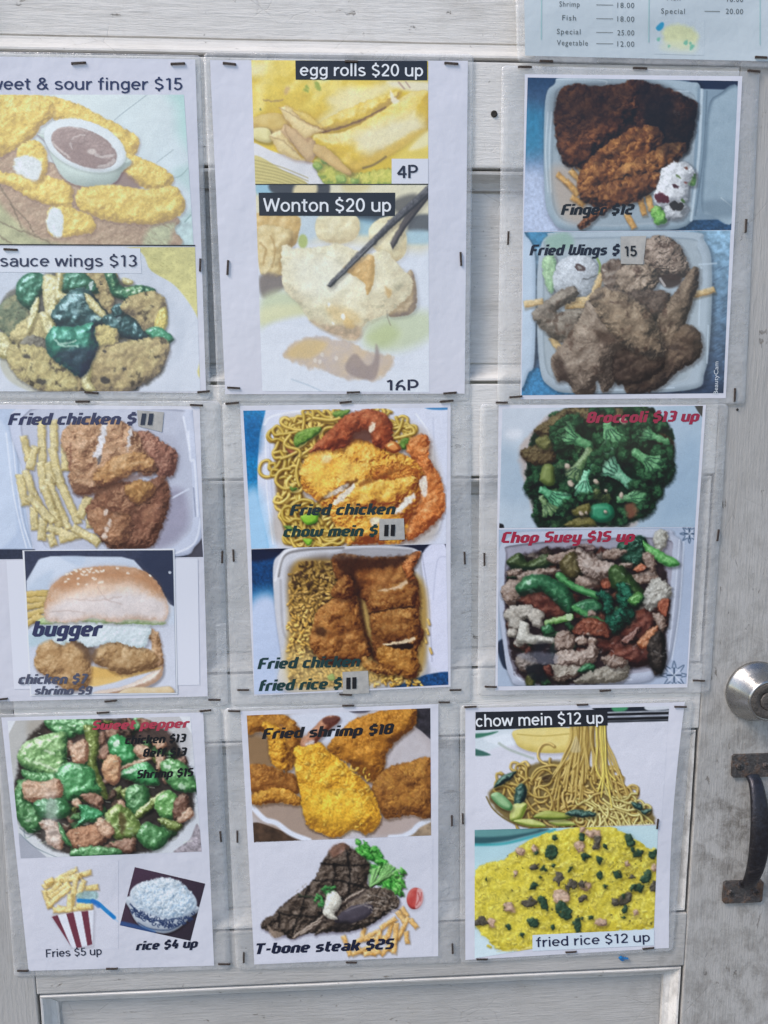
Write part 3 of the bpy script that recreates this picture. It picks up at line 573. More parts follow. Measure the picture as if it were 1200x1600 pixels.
@printer
def burger():
    p = Print((0, 840, .31667), [(120, 66), (852, 62), (868, 765), (154, 772)], bg='#333a52', seed=81)
    p.grain(.14, 8)
    p.flat([(700, 60), (860, 60), (860, 330), (800, 260), (720, 170)], '#27304a', 20, .8); p.flat(ell(838, 172, 7, 7), '#b8c0cc', 2)
    p.flat([(130, 215), (190, 110), (250, 92), (600, 95), (660, 110), (710, 165), (840, 330), (880, 350), (880, 780), (140, 780)], '#c6d1df', 4, 1, smooth=False)
    p.flat([(190, 120), (230, 100), (420, 100), (360, 150), (260, 220), (150, 260), (150, 210)], '#cdd8e6', 8, 1); p.flat([(300, 95), (420, 95), (390, 140)], '#b3c4d8', 8, .6); p.flat([(150, 230), (260, 160), (220, 280), (150, 270)], '#b6c6d8', 16, .7)
    fries_pile(p, [[(130, 280), (225, 275)], [(130, 310), (215, 305)], [(130, 345), (205, 330)], [(130, 385), (210, 360)], [(130, 430), (190, 390)], [(170, 400), (230, 400)]], 34, ('#8a7032', '#c9ab5c', '#e3cf92'))
    p.flat([(150, 780), (150, 560), (260, 480), (800, 430), (870, 480), (870, 780)], '#cdd2de', 16, 1)
    # bottom bun
    p.food([(470, 760), (620, 730), (760, 660), (800, 620), (800, 680), (740, 730), (620, 760), (480, 790)], '#b48f74', '#dcc6b2', '#ece0d4', rim=30, bump=4, wl=24, macro=.2)
    p.food([(580, 770), (640, 740), (760, 740), (840, 735), (840, 780), (590, 790)], '#b5986a', '#d8bf92', '#ebddc0', rim=16)
    p.flat([(440, 640), (560, 650), (800, 640), (640, 690), (540, 720), (440, 730)], '#e8c070', 6, 1); p.flat([(440, 640), (600, 660), (560, 690), (440, 690)], '#d9a850', 14, .6)
    K = dict(dark='#6b4a2c', mid='#b38a58', light='#d8b888', bump=10, wl=15, kind='crumb', edge=7, mott=.2, mwl=50, scol='#4a3428', H=.6)
    p.food([(170, 600), (200, 520), (280, 500), (370, 510), (440, 560), (450, 640), (430, 740), (330, 750), (220, 680), (180, 650)], rim=60, **K)
    p.food([(730, 445), (780, 470), (800, 560), (800, 630), (720, 650), (700, 600), (750, 540), (720, 470)], rim=30, **dict(K, mid='#c09468', light='#e2c8a0'))
    p.food([(452, 580), (500, 530), (580, 512), (700, 540), (760, 570), (780, 610), (700, 660), (600, 675), (520, 640), (470, 620)], rim=50, **K)
    p.flat([(340, 500), (440, 530), (480, 560), (450, 620), (400, 560)], '#5f4636', 14, .75)
    # lettuce and cream
    p.food([(250, 430), (420, 400), (620, 410), (740, 430), (730, 500), (700, 545), (560, 515), (440, 540), (370, 505), (300, 530), (250, 490)], '#a9bfc0', '#d3dfe0', '#e6eef0', rim=20, H=.3, bump=5, wl=40, edge=8, mott=.06, shadow=.3)
    p.flat([(140, 480), (260, 430), (300, 470), (160, 540)], '#b3cbd4', 12, .9)
    p.food([(200, 400), (420, 400), (700, 400), (805, 405), (800, 430), (600, 425), (400, 415), (220, 430)], '#6f8f4c', '#a4bc80', '#cfdcae', rim=10, edge=5, bump=4, wl=16, shadow=.2)
    # top bun
    p.food([(220, 390), (225, 300), (270, 220), (360, 165), (480, 142), (620, 142), (720, 170), (790, 240), (830, 340), (815, 405), (760, 410), (640, 405), (560, 415), (460, 395), (380, 415), (260, 415)], '#7a4a2c', '#c99c76', '#ead6c4', rim=120, H=.7, L=(-.05, -.1, 1), bump=3, wl=60, macro=.12, mott=.12, mwl=90, edge=4, scol='#3a2a24', shadow=.35)
    p.flat([(230, 360), (330, 300), (500, 280), (680, 270), (820, 320), (815, 405), (760, 408), (640, 400), (560, 412), (460, 392), (380, 412), (250, 412)], '#e4dbd8', 34, .9, edge=14, tex=.06, twl=40)
    p.flat([(260, 240), (360, 180), (520, 150), (700, 175), (780, 250), (660, 220), (480, 220), (340, 260)], '#b5794c', 34, .65)
    for q in ([(240, 370), (330, 360), (420, 372)], [(330, 300), (480, 310), (600, 290)], [(480, 240), (520, 300), (600, 330)]): p.line(q, 4, '#b79d90', .6)
    for x, y in ((330, 180), (350, 178), (375, 165), (398, 157), (415, 170), (430, 160), (450, 155), (462, 172), (480, 165), (500, 165), (510, 162), (370, 160), (440, 168), (325, 215), (340, 205), (385, 202), (385, 228), (425, 232), (460, 200), (470, 208), (490, 222), (503, 218), (632, 177), (580, 150), (742, 188), (425, 185), (405, 180)): p.flat(ell(x, y, 9, 4.5, p.rs.uniform(-30, 30)), '#ede3d0', 1.5, .95)
    p.grade(1.0, .08, .9, tint='#fbfaff', warp=3, det=.03)
    return p

NOOD = ('#8a6a26', '#d0b45e', '#eedd9a')
def noodles(p, n, region, wid, cols=NOOD, curl=.9, ln=8, seg=26, dirv=None, **k):
    P = spline(region)
    lo, hi = P.min(0), P.max(0); c = P.mean(0)
    from_in = lambda x, y: sum(((P[i][1] > y) != (P[i-1][1] > y)) and (x < (P[i-1][0]-P[i][0])*(y-P[i][1])/(P[i-1][1]-P[i][1]+1e-9)+P[i][0]) for i in range(len(P))) % 2
    for _ in range(n):
        for t in range(30):
            x, y = p.rs.uniform(lo, hi)
            if from_in(x, y): break
        a = p.rs.uniform(0, 6.28) if dirv is None else math.radians(dirv)+p.rs.normal(0, .35)
        w = p.rs.normal(0, curl); q = [(x, y)]
        for _k in range(ln):
            a += w*.5+p.rs.normal(0, .18); x += math.cos(a)*seg; y += math.sin(a)*seg
            if not from_in(x, y): a += 1.2
            q.append((x, y))
        j = p.rs.uniform(-.07, .07)
        p.tube(q, wid, *[np.clip(hexc(cc)+j, 0, 1) for cc in cols], shadow=.55, so=(2, 3), sb=6, scol='#4a3210', **k)

@printer
def chicken_chow_mein():
    p = Print((350, 620, .33333), [(90, 65), (1048, 50), (1040, 688), (128, 712)], bg='#d3d6e6', seed=91)
    p.flat([(60, 40), (190, 40), (165, 200), (160, 460), (210, 730), (100, 730)], '#1f7ab0', 4, 1, tex=.25, twl=8); p.flat([(90, 120), (170, 100), (165, 260), (95, 260)], '#1b5f96', 30, .7, tex=.3, twl=8)
    p.flat([(80, 480), (170, 440), (230, 730), (100, 730)], '#a9cbe8', 40, .95); p.flat([(940, 45), (1060, 40), (1050, 60), (970, 60)], '#4a86b8', 3)
    for q, w_, c in (([(190, 130), (230, 90), (400, 60)], 10, '#e6e8f2'), ([(215, 220), (225, 450), (250, 690)], 7, '#bfc3d6'), ([(195, 180), (200, 430), (230, 690)], 6, '#e8eaf4'), ([(900, 80), (950, 150), (960, 180)], 8, '#e9ebf5'), ([(980, 100), (990, 300), (1020, 560)], 8, '#c2c6d8'), ([(930, 660), (1000, 640), (1030, 560)], 10, '#b9bed2')): p.line(q, w_, c, .8, feather=3)
    p.flat([(260, 150), (360, 80), (880, 120), (1000, 300), (1020, 560), (900, 700), (280, 700), (240, 460)], '#b0a08e', 24, .55)
    reg = [(250, 170), (340, 100), (500, 70), (560, 150), (420, 260), (360, 330), (380, 470), (520, 560), (560, 690), (330, 690), (280, 620), (250, 480), (240, 300)]
    p.flat(reg, '#7a5a28', 12, .95)
    noodles(p, 75, reg, 15)
    noodles(p, 16, [(720, 90), (800, 100), (880, 160), (860, 200), (780, 190)], 14)
    Gz = ('#2f4a1c', '#5f8236', '#97b062')
    for q in ([(340, 170), (440, 140), (450, 165), (360, 230), (330, 225)], [(515, 70), (590, 60), (560, 95), (520, 95)], [(830, 200), (870, 195), (860, 240), (830, 245)], [(360, 560), (440, 540), (450, 580), (390, 600)], [(280, 605), (330, 610), (320, 640)], [(370, 660), (420, 670), (400, 695)], [(310, 420), (345, 430), (320, 445)]): p.food(q, *Gz, rim=14, bump=3, wl=14, shadow=.4)
    p.food([(285, 225), (330, 250), (345, 265), (310, 270)], '#5a2c1c', '#94543a', '#b8805c', rim=10)
    for q in ([(310, 180), (285, 215), (300, 235), (350, 250), (355, 280)], [(270, 290), (300, 280), (340, 260)], [(420, 100), (500, 110), (540, 100)]): p.tube(q, 15, *NOOD)
    K = dict(dark='#7c3c1c', mid='#cf8e3e', light='#efc878', bump=14, wl=24, kind='ridge', edge=8, mott=.2, mwl=60, scol='#3a1c10', H=.5, macro=.7)
    p.food([(860, 260), (870, 200), (920, 175), (965, 200), (960, 280), (1000, 350), (1030, 430), (1035, 530), (980, 600), (900, 660), (860, 670), (850, 580), (900, 450), (920, 340)], rim=50, **dict(K, mid='#c87c44', light='#e8b480'))
    p.food([(360, 330), (420, 250), (520, 200), (640, 200), (760, 240), (880, 290), (940, 370), (920, 470), (860, 600), (840, 680), (700, 690), (560, 680), (500, 560), (430, 480), (370, 430)], rim=90, **dict(K, mid='#dba244', light='#f2d27c'))
    p.food([(520, 130), (560, 90), (640, 60), (720, 65), (780, 110), (790, 200), (760, 240), (700, 220), (680, 160), (620, 170), (560, 240), (470, 250), (400, 260), (440, 210)], rim=50, **dict(K, dark='#4e1c12', mid='#94492c', light='#c07c54', bump=8, wl=18, kind='fbm'))
    p.flat([(600, 170), (680, 150), (690, 210), (600, 215), (560, 260)], '#4a2016', 14, .75); p.flat(ell(695, 145, 14, 24, 20), '#e8d8c4', 4, .95)
    p.food([(760, 225), (800, 210), (830, 245), (800, 265), (765, 250)], '#6a2c14', '#b46c34', '#e0b070', rim=16, gloss=.3)
    p.food([(700, 360), (800, 310), (920, 350), (900, 400), (800, 390), (730, 400)], rim=30, **dict(K, mid='#b06c2c', light='#e0a858', bump=18, wl=16))
    p.food([(620, 400), (760, 390), (900, 380), (860, 470), (720, 520), (600, 500)], rim=50, **dict(K, mid='#e0b050', light='#f4da90', bump=6, wl=40))
    p.flat([(460, 470), (600, 390), (620, 400), (500, 470), (440, 500)], '#5a3a20', 8, .85); p.flat([(470, 470), (560, 410), (580, 420), (500, 470)], '#c8c0b8', 6, .9, edge=6, tex=.3)
    p.flat([(510, 495), (600, 410), (608, 430), (540, 500)], '#e6dcd0', 4, .95); p.flat([(800, 540), (880, 450), (890, 480), (830, 540)], '#ece6de', 5, .95, edge=6); p.flat([(915, 400), (950, 375), (950, 450), (935, 465)], '#e8e0d8', 5, .9, edge=5)
    p.flat([(690, 570), (740, 570), (720, 600), (690, 600)], '#e4dcd4', 6, .8); p.flat([(640, 400), (800, 340), (810, 350), (650, 420)], '#7c451c', 8, .7)
    p.flat([(520, 300), (600, 300), (640, 360), (560, 380)], '#f0cc70', 26, .6); p.flat(ell(480, 290, 24, 20, 0), '#f2e0b4', 10, .7); p.flat([(390, 340), (500, 330), (500, 440), (420, 430)], '#ecc462', 34, .6)
    noodles(p, 12, [(330, 560), (470, 580), (540, 680), (330, 690)], 15)
    p.food([(360, 560), (430, 545), (440, 580), (390, 600)], '#4a7a1c', '#86b83a', '#b4d868', rim=14); p.food([(370, 665), (415, 670), (395, 698)], '#4a7a1c', '#86b83a', '#b4d868', rim=10)
    p.grade(1.0, .03, 1.02)
    return p

@printer
def chicken_fried_rice():
    p = Print((350, 840, .33333), [(128, 55), (1040, 30), (1052, 690), (142, 735)], bg='#d0d2e2', seed=101)
    p.flat([(110, 40), (300, 40), (240, 110), (235, 330), (110, 340)], '#16406e', 5, 1, tex=.35, twl=8); p.flat([(110, 40), (290, 40), (250, 90), (120, 110)], '#141a34', 12, .9)
    p.flat([(110, 260), (240, 240), (240, 350), (110, 360)], '#4a90c0', 40, .8); p.flat([(110, 340), (250, 300), (320, 700), (120, 740)], '#bcc8e2', 34, 1)
    p.flat([(250, 20), (1050, 20), (1050, 70), (880, 75), (250, 70)], '#161a32', 5, 1)
    p.food([(230, 140), (260, 80), (330, 45), (600, 35), (820, 40), (910, 60), (930, 110), (940, 500), (900, 680), (300, 720), (270, 560), (240, 350)], '#8f8f98', '#c4c4cc', '#dfe0e8', rim=34, H=.35, shadow=.2, mott=.06)
    for q, c in (([(255, 180), (280, 90), (360, 60), (560, 48)], '#6e6a6c'), ([(240, 200), (275, 80), (340, 48)], '#e8e8ee'), ([(265, 200), (275, 420), (300, 480)], '#a8a6ac'), ([(560, 60), (700, 52), (880, 60)], '#9a989e')): p.line(q, 12, c, .75, feather=4)
    p.flat([(930, 75), (1050, 65), (1060, 640), (1000, 620), (960, 560), (950, 300)], '#d6d7ea', 5, 1); p.line([(930, 90), (960, 300), (975, 580)], 6, '#b4b6ca', .9); p.line([(980, 290), (1000, 110), (1040, 90)], 5, '#bdbfd4', .8)
    p.flat([(800, 705), (900, 660), (960, 640), (1060, 632), (1060, 700), (950, 705)], '#1c4878', 4, 1, tex=.5, twl=8)
    p.flat([(300, 180), (340, 120), (500, 90), (560, 250), (420, 320), (320, 330)], '#3c2a1c', 30, .7)
    p.flat([(320, 140), (440, 105), (700, 130), (930, 200), (950, 520), (900, 660), (700, 680), (330, 690), (300, 400)], '#a9853f', 20, .85)
    # rice grains
    for i in range(800):
        x, y = p.rs.uniform(305, 560), p.rs.uniform(110, 690)
        if x > 430+max(0, (y-560))*1.4 and y > 330 and y < 560: continue
        a = p.rs.uniform(0, 3.14); d = min(1, max(0, (y-110)/300)); dk = (1-d)*.35
        if y < 170 and x < 340: continue
        c = np.array([.90, .72, .40])*(1-dk)+p.rs.uniform(-.08, .08)
        if p.rs.rand() < .08+(1-d)*.25: c = np.array([.30, .21, .13])
        p.tube([(x, y), (x+math.cos(a)*13, y+math.sin(a)*13)], 11, c*.66, c, np.clip(c*1.25, 0, 1), smooth=False, shadow=.4, so=(3, 4), sb=7, scol='#241408')
    for i in range(120):
        x, y = p.rs.uniform(480, 930), p.rs.uniform(600, 690); a = p.rs.uniform(0, 3.14); c = np.array([.85, .68, .36])+p.rs.uniform(-.08, .1)
        p.tube([(x, y), (x+math.cos(a)*13, y+math.sin(a)*13)], 11, c*.7, c, np.clip(c*1.3, 0, 1), smooth=False, shadow=.5, so=(3, 4), sb=7, scol='#3a2408')
    for x, y in ((955, 385), (950, 430), (965, 520), (940, 470)): p.tube([(x, y), (x+8, y+22)], 12, '#a07c3c', '#d8b86c', '#ecd8a0')
    p.food([(485, 650), (510, 638), (520, 665), (495, 670)], '#3a6a2c', '#6a9a4c', '#9cc478', rim=8)
    p.flat([(290, 540), (480, 545), (680, 600), (720, 690), (560, 710), (300, 720)], '#dcc48c', 40, .45)
    K = dict(dark='#3c1a0c', mid='#8a5226', light='#b98448', bump=13, wl=18, kind='crumb', edge=8, mott=.24, mwl=60, scol='#1c0c08', H=.45)
    p.food([(510, 90), (560, 75), (700, 90), (850, 85), (905, 65), (918, 80), (890, 150), (915, 240), (920, 400), (935, 450), (900, 560), (915, 600), (890, 660), (820, 640), (740, 600), (700, 560), (690, 440), (660, 300), (560, 250), (515, 160)], rim=70, **dict(K, mid='#7e4c26', light='#b07c44', bump=9, wl=20, kind='fbm'))
    p.flat([(520, 90), (700, 95), (860, 90), (800, 140), (640, 150), (600, 220), (540, 150)], '#2a120c', 16, .8, edge=12)
    p.food([(700, 240), (890, 215), (905, 320), (860, 340), (700, 350)], rim=50, **dict(K, mid='#845228', light='#b4844a', bump=8, wl=14, shadow=.2)); p.food([(700, 355), (890, 330), (910, 430), (890, 500), (760, 490), (700, 440)], rim=50, **dict(K, mid='#8c5a2c', light='#bc8c50', bump=8, wl=14, shadow=.2))
    p.food([(720, 520), (800, 500), (890, 520), (910, 600), (890, 655), (800, 640), (730, 590)], rim=50, **dict(K, mid='#98642c', light='#cc9a54', bump=9, wl=20, kind='fbm', shadow=.2))
    p.food([(840, 120), (905, 65), (918, 82), (885, 150), (900, 200), (860, 190)], rim=24, **dict(K, mid='#a05c30', light='#cc8c58', bump=7, wl=14))
    p.food([(410, 440), (440, 340), (520, 280), (600, 250), (640, 320), (660, 420), (690, 500), (680, 560), (620, 590), (520, 600), (450, 570), (400, 500)], rim=70, **dict(K, mid='#8e5a2c', light='#c08c50', bump=16, wl=20))
    p.food([(500, 250), (560, 180), (600, 200), (600, 280), (540, 290)], rim=40, **dict(K, mid='#6e4020'))
    p.flat([(600, 180), (640, 240), (660, 400), (710, 560), (690, 560), (650, 440), (620, 280)], '#241008', 12, .7)
    p.flat([(745, 500), (800, 490), (890, 470), (880, 490), (800, 505), (760, 505)], '#e0ccae', 4, .95, edge=5); p.flat([(760, 508), (880, 495), (885, 520), (840, 525)], '#1c0c08', 4, .95)
    p.flat([(720, 245), (800, 232), (850, 200), (860, 215), (820, 240), (750, 248)], '#dcc0a0', 4, .9, edge=5); p.line([(680, 355), (790, 335), (890, 320)], 8, '#2a140a', .85)
    p.food([(650, 560), (740, 600), (800, 640), (720, 640), (660, 610)], rim=24, **dict(K, mid='#a8763c', light='#d6a864'))
    p.flat([(430, 420), (480, 430), (470, 465), (430, 450)], '#2c160c', 10, .7)
    p.flat([(520, 100), (870, 85), (860, 62), (560, 60)], '#5a5458', 10, .35)
    p.grade(1.0, .03, 1.0)
    return p

def floret(p, cx, cy, r, ang, cols=('#0a2014', '#1f4a2c', '#47794a'), stem=('#2a5a38', '#5d9a64', '#93c890'), ln=1.5, crown=True, st=1):
    a = math.radians(ang); ux, uy = math.cos(a), math.sin(a)
    if crown:
        for k in range(7):
            b = a+math.pi+(k-3)*.42; rr = r*p.rs.uniform(.75, 1.05)
            p.food(ell(cx+math.cos(b)*rr, cy+math.sin(b)*rr, r*.5, r*.42, p.rs.uniform(0, 90), 10, .15, p.rs), *cols, rim=r*.3, bump=9, wl=9, kind='crumb', edge=6, ewl=9, mott=.2, mwl=20, shadow=.5, scol='#06120f', macro=.3)
    if st:
        vx, vy = -uy, ux
        def pt(f, g): return (cx+ux*r*f+vx*r*g, cy+uy*r*f+vy*r*g)
        fan = [pt(ln, .22), pt(ln*.5, .24), pt(.1, .34), pt(-.35, .62), pt(-.75, .85), pt(-1.0, .5), pt(-.8, .3), pt(-1.1, 0), pt(-.8, -.3), pt(-1.0, -.5), pt(-.75, -.85), pt(-.35, -.62), pt(.1, -.34), pt(ln*.5, -.24), pt(ln, -.22)]
        p.food(fan, *stem, rim=r*.22, H=.7, bump=5, wl=r*.22, kind='ridge', asp=(4, .9), rot=ang, edge=3, ewl=9, macro=.25, gloss=.12, shadow=.55, scol='#06120f', mott=.16)
        for k in (-.45, -.15, .2, .5):
            p.line([pt(.15, k*.3), pt(-.5, k), pt(-.95, k*1.5)], r*.07, '#0c2a20', .7, feather=2)
        if crown:
            for k in range(16):
                b = a+math.pi+p.rs.uniform(-1.2, 1.2); rr = r*p.rs.uniform(.75, 1.25)
                p.food(ell(cx+math.cos(b)*rr, cy+math.sin(b)*rr, r*.2, r*.18, 0, 8, .2, p.rs), *cols, rim=r*.1, bump=6, wl=7, kind='crumb', edge=4, ewl=6, shadow=.3, macro=0)

@printer
def broccoli():
    p = Print((740, 620, .33333), [(135, 55), (1075, 42), (1037, 610), (120, 615)], bg='#c3cfda', seed=111)
    p.grad(140, 60, 1050, 600, '#c9d2dc', '#a9bfd2'); p.flat([(120, 40), (420, 40), (300, 160), (140, 200)], '#cfd4de', 40, .8); p.flat([(120, 240), (240, 300), (260, 480), (120, 480)], '#a3b6c8', 50, .6)
    p.flat(ell(190, 175, 40, 24, 0), '#e8e8ee', 20, .8); p.flat([(1035, 35), (1085, 35), (1075, 95)], '#4f4c48', 3, 1); p.flat([(115, 595), (140, 600), (140, 625), (115, 625)], '#1c1c22', 3)
    p.flat([(940, 300), (1000, 200), (1070, 250), (1040, 500), (960, 560), (860, 590)], '#9ab2c8', 60, .6)
    p.flat([(280, 160), (420, 55), (800, 50), (930, 200), (900, 400), (780, 560), (720, 612), (420, 612), (300, 580), (250, 440), (215, 260)], '#c3a08c', 14, .55, edge=14, ewl=60)
    p.flat([(360, 110), (440, 50), (810, 50), (930, 170), (935, 250), (900, 400), (840, 450), (800, 520), (720, 600), (400, 600), (320, 580), (260, 450), (250, 300), (280, 170)], '#0e2417', 8, 1, edge=16, ewl=30, tex=.6, twl=20)
    p.scraps(110, [(330, 150), (440, 70), (800, 70), (920, 190), (890, 390), (760, 530), (700, 590), (400, 590), (290, 520), (262, 320)], [('#082014', '#1c4628', '#42744a'), ('#0a1c14', '#153a22', '#386842'), ('#142a18', '#2f5230', '#5c8452')], 20, 44, kind='crumb', bump=8, wl=9, edge=6, ewl=9)
    Br = ('#2a1a10', '#5c4a30', '#8a7a50')
    for q in ([(280, 160), (330, 120), (420, 60), (460, 60), (420, 130), (350, 190)], [(215, 258), (270, 230), (330, 200), (380, 220), (380, 300), (300, 320), (245, 300)], [(430, 60), (560, 52), (700, 60), (680, 110), (520, 120)], [(800, 150), (860, 150), (935, 210), (930, 255), (880, 230)]): p.food(q, *Br, rim=24, bump=10, wl=16, kind='ridge', edge=8, mott=.2)
    p.food([(290, 200), (340, 180), (380, 210), (340, 250), (300, 230)], '#3a3a1c', '#6e6c3c', '#98945c', rim=20, bump=6, wl=14)
    for a in ((600, 90, 46, 80), (750, 90, 44, 120), (850, 200, 50, 30), (870, 340, 58, 200), (830, 430, 46, 210), (780, 500, 50, 200), (300, 420, 46, 10), (330, 560, 40, -40), (440, 490, 44, 160), (640, 270, 60, 260), (450, 300, 40, 90), (560, 490, 36, 120), (880, 260, 44, 200)): floret(p, *a, st=0)
    floret(p, 470, 195, 82, 25, ln=1.1); floret(p, 640, 165, 84, 250, ln=.55); floret(p, 825, 180, 62, 20, ln=1.5)
    floret(p, 815, 300, 76, 215, ln=1.1); floret(p, 480, 345, 78, -55, ln=1.5, stem=('#3a5a34', '#6e8a58', '#a0b488')); floret(p, 655, 345, 94, 40, ln=1.3, stem=('#3a6a50', '#72b08c', '#b4e0bc'))
    p.food([(310, 380), (330, 320), (375, 325), (380, 400), (350, 420), (318, 400)], '#3c4a1c', '#6e7c3c', '#9aa464', rim=24, gloss=.1)
    floret(p, 520, 405, 66, -80, ln=.9, stem=('#3a7a54', '#74c094', '#b8e8c4')); floret(p, 370, 470, 78, 215, ln=.9, stem=('#2a6a44', '#54a070', '#8cd0a0')); floret(p, 745, 470, 66, 170, ln=1.1)
    floret(p, 340, 510, 50, 240, ln=1.0, stem=('#3a5a34', '#6e8a58', '#a0b488'), crown=False)
    floret(p, 610, 450, 38, 300, cols=('#2a3a1c', '#5c6a3c', '#8c9468'), st=0); floret(p, 420, 350, 32, 0, cols=('#1a3a24', '#3c5c3c', '#6c8460'), st=0)
    p.food([(555, 510), (640, 505), (660, 560), (610, 590), (550, 570)], '#0c4a34', '#1f7a54', '#58b080', rim=24, gloss=.15); floret(p, 680, 560, 36, 180, st=0)
    for q in ([(420, 600), (520, 560), (580, 600), (500, 612)], [(460, 530), (540, 500), (545, 550), (480, 560)]): p.food(q, '#3c3a18', '#6a6230', '#948a54', rim=16, bump=6, wl=14)
    for x, y, r in ((455, 408, 18), (572, 396, 18), (692, 462, 16), (440, 326, 14), (620, 440, 10), (505, 548, 12), (618, 538, 9), (700, 112, 20), (530, 545, 8)): p.food(ell(x, y, r, r*.75, p.rs.uniform(0, 90), 7, .25, p.rs), '#7a6a5a', '#c4b09c', '#e0d0c0', rim=7, shadow=.4)
    p.flat([(710, 510), (750, 500), (770, 540), (730, 570)], '#a8624a', 10, .7)
    p.grade(.95, .03, .9, tint='#f6faff')
    return p

@printer
def chop_suey():
    p = Print((740, 810, .33333), [(118, 52), (1037, 42), (997, 775), (113, 787)], bg='#a8bcd2', seed=121)
    p.grad(120, 60, 1000, 780, '#aebfd4', '#b8c4dc')
    for cx, cy, r in ((1012, 72, 44), (940, 735, 66)):
        for k in range(8):
            a = k*.785; p.line([(cx+math.cos(a-.25)*r*.55, cy+math.sin(a-.25)*r*.55), (cx+math.cos(a)*r, cy+math.sin(a)*r), (cx+math.cos(a+.25)*r*.55, cy+math.sin(a+.25)*r*.55)], 5, '#3c5674', .8); p.line([(cx, cy), (cx+math.cos(a)*r*.5, cy+math.sin(a)*r*.5)], 7, '#d4dcea' if k % 2 else '#26405e', .9)
    p.flat([(110, 590), (160, 570), (190, 690), (140, 700)], '#27344c', 6, 1)
    p.food([(115, 160), (180, 80), (300, 60), (860, 50), (940, 80), (975, 140), (960, 400), (920, 640), (860, 720), (760, 770), (260, 785), (170, 740), (140, 600), (118, 400)], '#8a90a4', '#c0c6d8', '#dce1ee', rim=30, H=.3, shadow=.3, mott=.03)
    p.food([(150, 190), (220, 120), (860, 90), (930, 180), (910, 420), (890, 640), (800, 720), (260, 750), (180, 690), (150, 500)], '#6a6672', '#a09cac', '#c4c2d0', rim=14, H=-.6, shadow=0, mott=.06)
    for q in ([(965, 100), (940, 400), (915, 620)], [(985, 110), (965, 420), (930, 660)], [(190, 720), (280, 770), (740, 755)]): p.line(q, 7, '#e0e5f2', .75, feather=3)
    p.flat([(160, 250), (300, 150), (600, 140), (860, 180), (915, 350), (900, 560), (890, 700), (760, 690), (640, 760), (260, 770), (160, 560)], '#2a1c20', 12, 1, edge=10, tex=.4, twl=30)
    p.scraps(150, [(170, 250), (300, 160), (600, 150), (860, 190), (905, 350), (890, 560), (870, 690), (760, 680), (640, 740), (270, 750), (170, 560)], [('#1c0c0c', '#4a221c', '#7c4030'), ('#2c2420', '#6a5c54', '#9c8c80'), ('#0c1a10', '#224a2c', '#487a50'), ('#181210', '#3a2c26', '#5c4a40'), ('#241410', '#5a3024', '#8c543c')], 22, 46)
    M = dict(dark='#4c382f', mid='#9a8070', light='#ccb8aa', bump=9, wl=20, kind='ridge', edge=7, mott=.14, scol='#120c0c', macro=.8)
    Gn = dict(dark='#0c2416', mid='#23603a', light='#56985f', gloss=.3, gk=30, bump=2, wl=50, macro=.3, scol='#0a0c0a', mott=.12)
    Rd = dict(dark='#200c0c', mid='#54241c', light='#8a4630', gloss=.15, bump=6, wl=30, mott=.2, scol='#0c0606')
    p.grow = 1.1
    for q in ([(200, 390), (300, 340), (420, 380), (460, 440), (380, 480), (260, 430)], [(480, 560), (600, 500), (720, 560), (700, 640), (560, 620)], [(640, 640), (760, 580), (880, 560), (860, 650), (760, 690)], [(700, 480), (800, 430), (860, 480), (800, 580), (700, 560)]): p.food(q, rim=40, **Rd)
    p.food([(165, 200), (220, 165), (260, 200), (340, 170), (370, 210), (300, 240), (200, 235)], rim=26, **dict(Gn, mid='#2a3c1c', light='#5a6c3c'))
    p.food([(160, 250), (220, 235), (210, 270), (170, 270)], rim=14, **M); p.food([(215, 270), (280, 240), (370, 235), (400, 245), (320, 270), (240, 285)], rim=16, **M)
    p.food([(135, 330), (170, 295), (230, 300), (220, 360), (180, 405), (140, 370)], rim=30, **M)
    p.food([(350, 180), (420, 160), (480, 150), (440, 200), (380, 210)], rim=18, **M)
    p.food([(410, 210), (450, 165), (500, 180), (510, 250), (470, 290), (420, 260)], rim=30, **dict(Gn, dark='#1c1a0c', mid='#4a4020', light='#7a6c3c'))
    p.food([(490, 280), (560, 265), (590, 300), (540, 330), (490, 315)], rim=24, **M); p.food([(600, 280), (640, 270), (650, 320), (610, 335)], rim=12, **dict(Rd, mid='#9a4a30', light='#c87858'))
    p.food([(490, 150), (540, 135), (580, 190), (655, 215), (640, 260), (570, 285), (510, 240)], rim=40, **dict(M, mid='#b8a294', light='#decdc0', bump=6, wl=40))
    p.food([(480, 125), (540, 120), (570, 140), (540, 155)], rim=12, **dict(Rd, mid='#6a5450', light='#94807c'))
    p.food([(680, 130), (740, 90), (800, 95), (810, 170), (770, 230), (700, 200)], rim=30, **dict(Gn, dark='#081a12', mid='#143a2a', light='#2c6a4c', bump=10, wl=12, kind='crumb'))
    p.food([(845, 90), (870, 58), (905, 70), (895, 130), (860, 160)], rim=20, **dict(M, dark='#7a7468', mid='#c0bcae', light='#e2e0d4', bump=2))
    p.food([(800, 110), (830, 130), (940, 190), (955, 215), (910, 222), (850, 190), (815, 160)], rim=16, **dict(Gn, dark='#2a6a2c', mid='#5cae54', light='#a4dc8c'))
    for q in ([(610, 165), (660, 140), (715, 155), (680, 185), (620, 190)], [(680, 215), (740, 208), (745, 230), (690, 235)], [(715, 285), (780, 255), (850, 250), (850, 290), (790, 305), (730, 300)], [(795, 170), (830, 165), (855, 210), (840, 250), (810, 230)], [(870, 300), (900, 330), (880, 370)]): p.food(q, rim=16, **M)
    p.food([(750, 240), (790, 215), (810, 235), (780, 255)], rim=10, **dict(Rd, mid='#b05a38', light='#d88c68'))
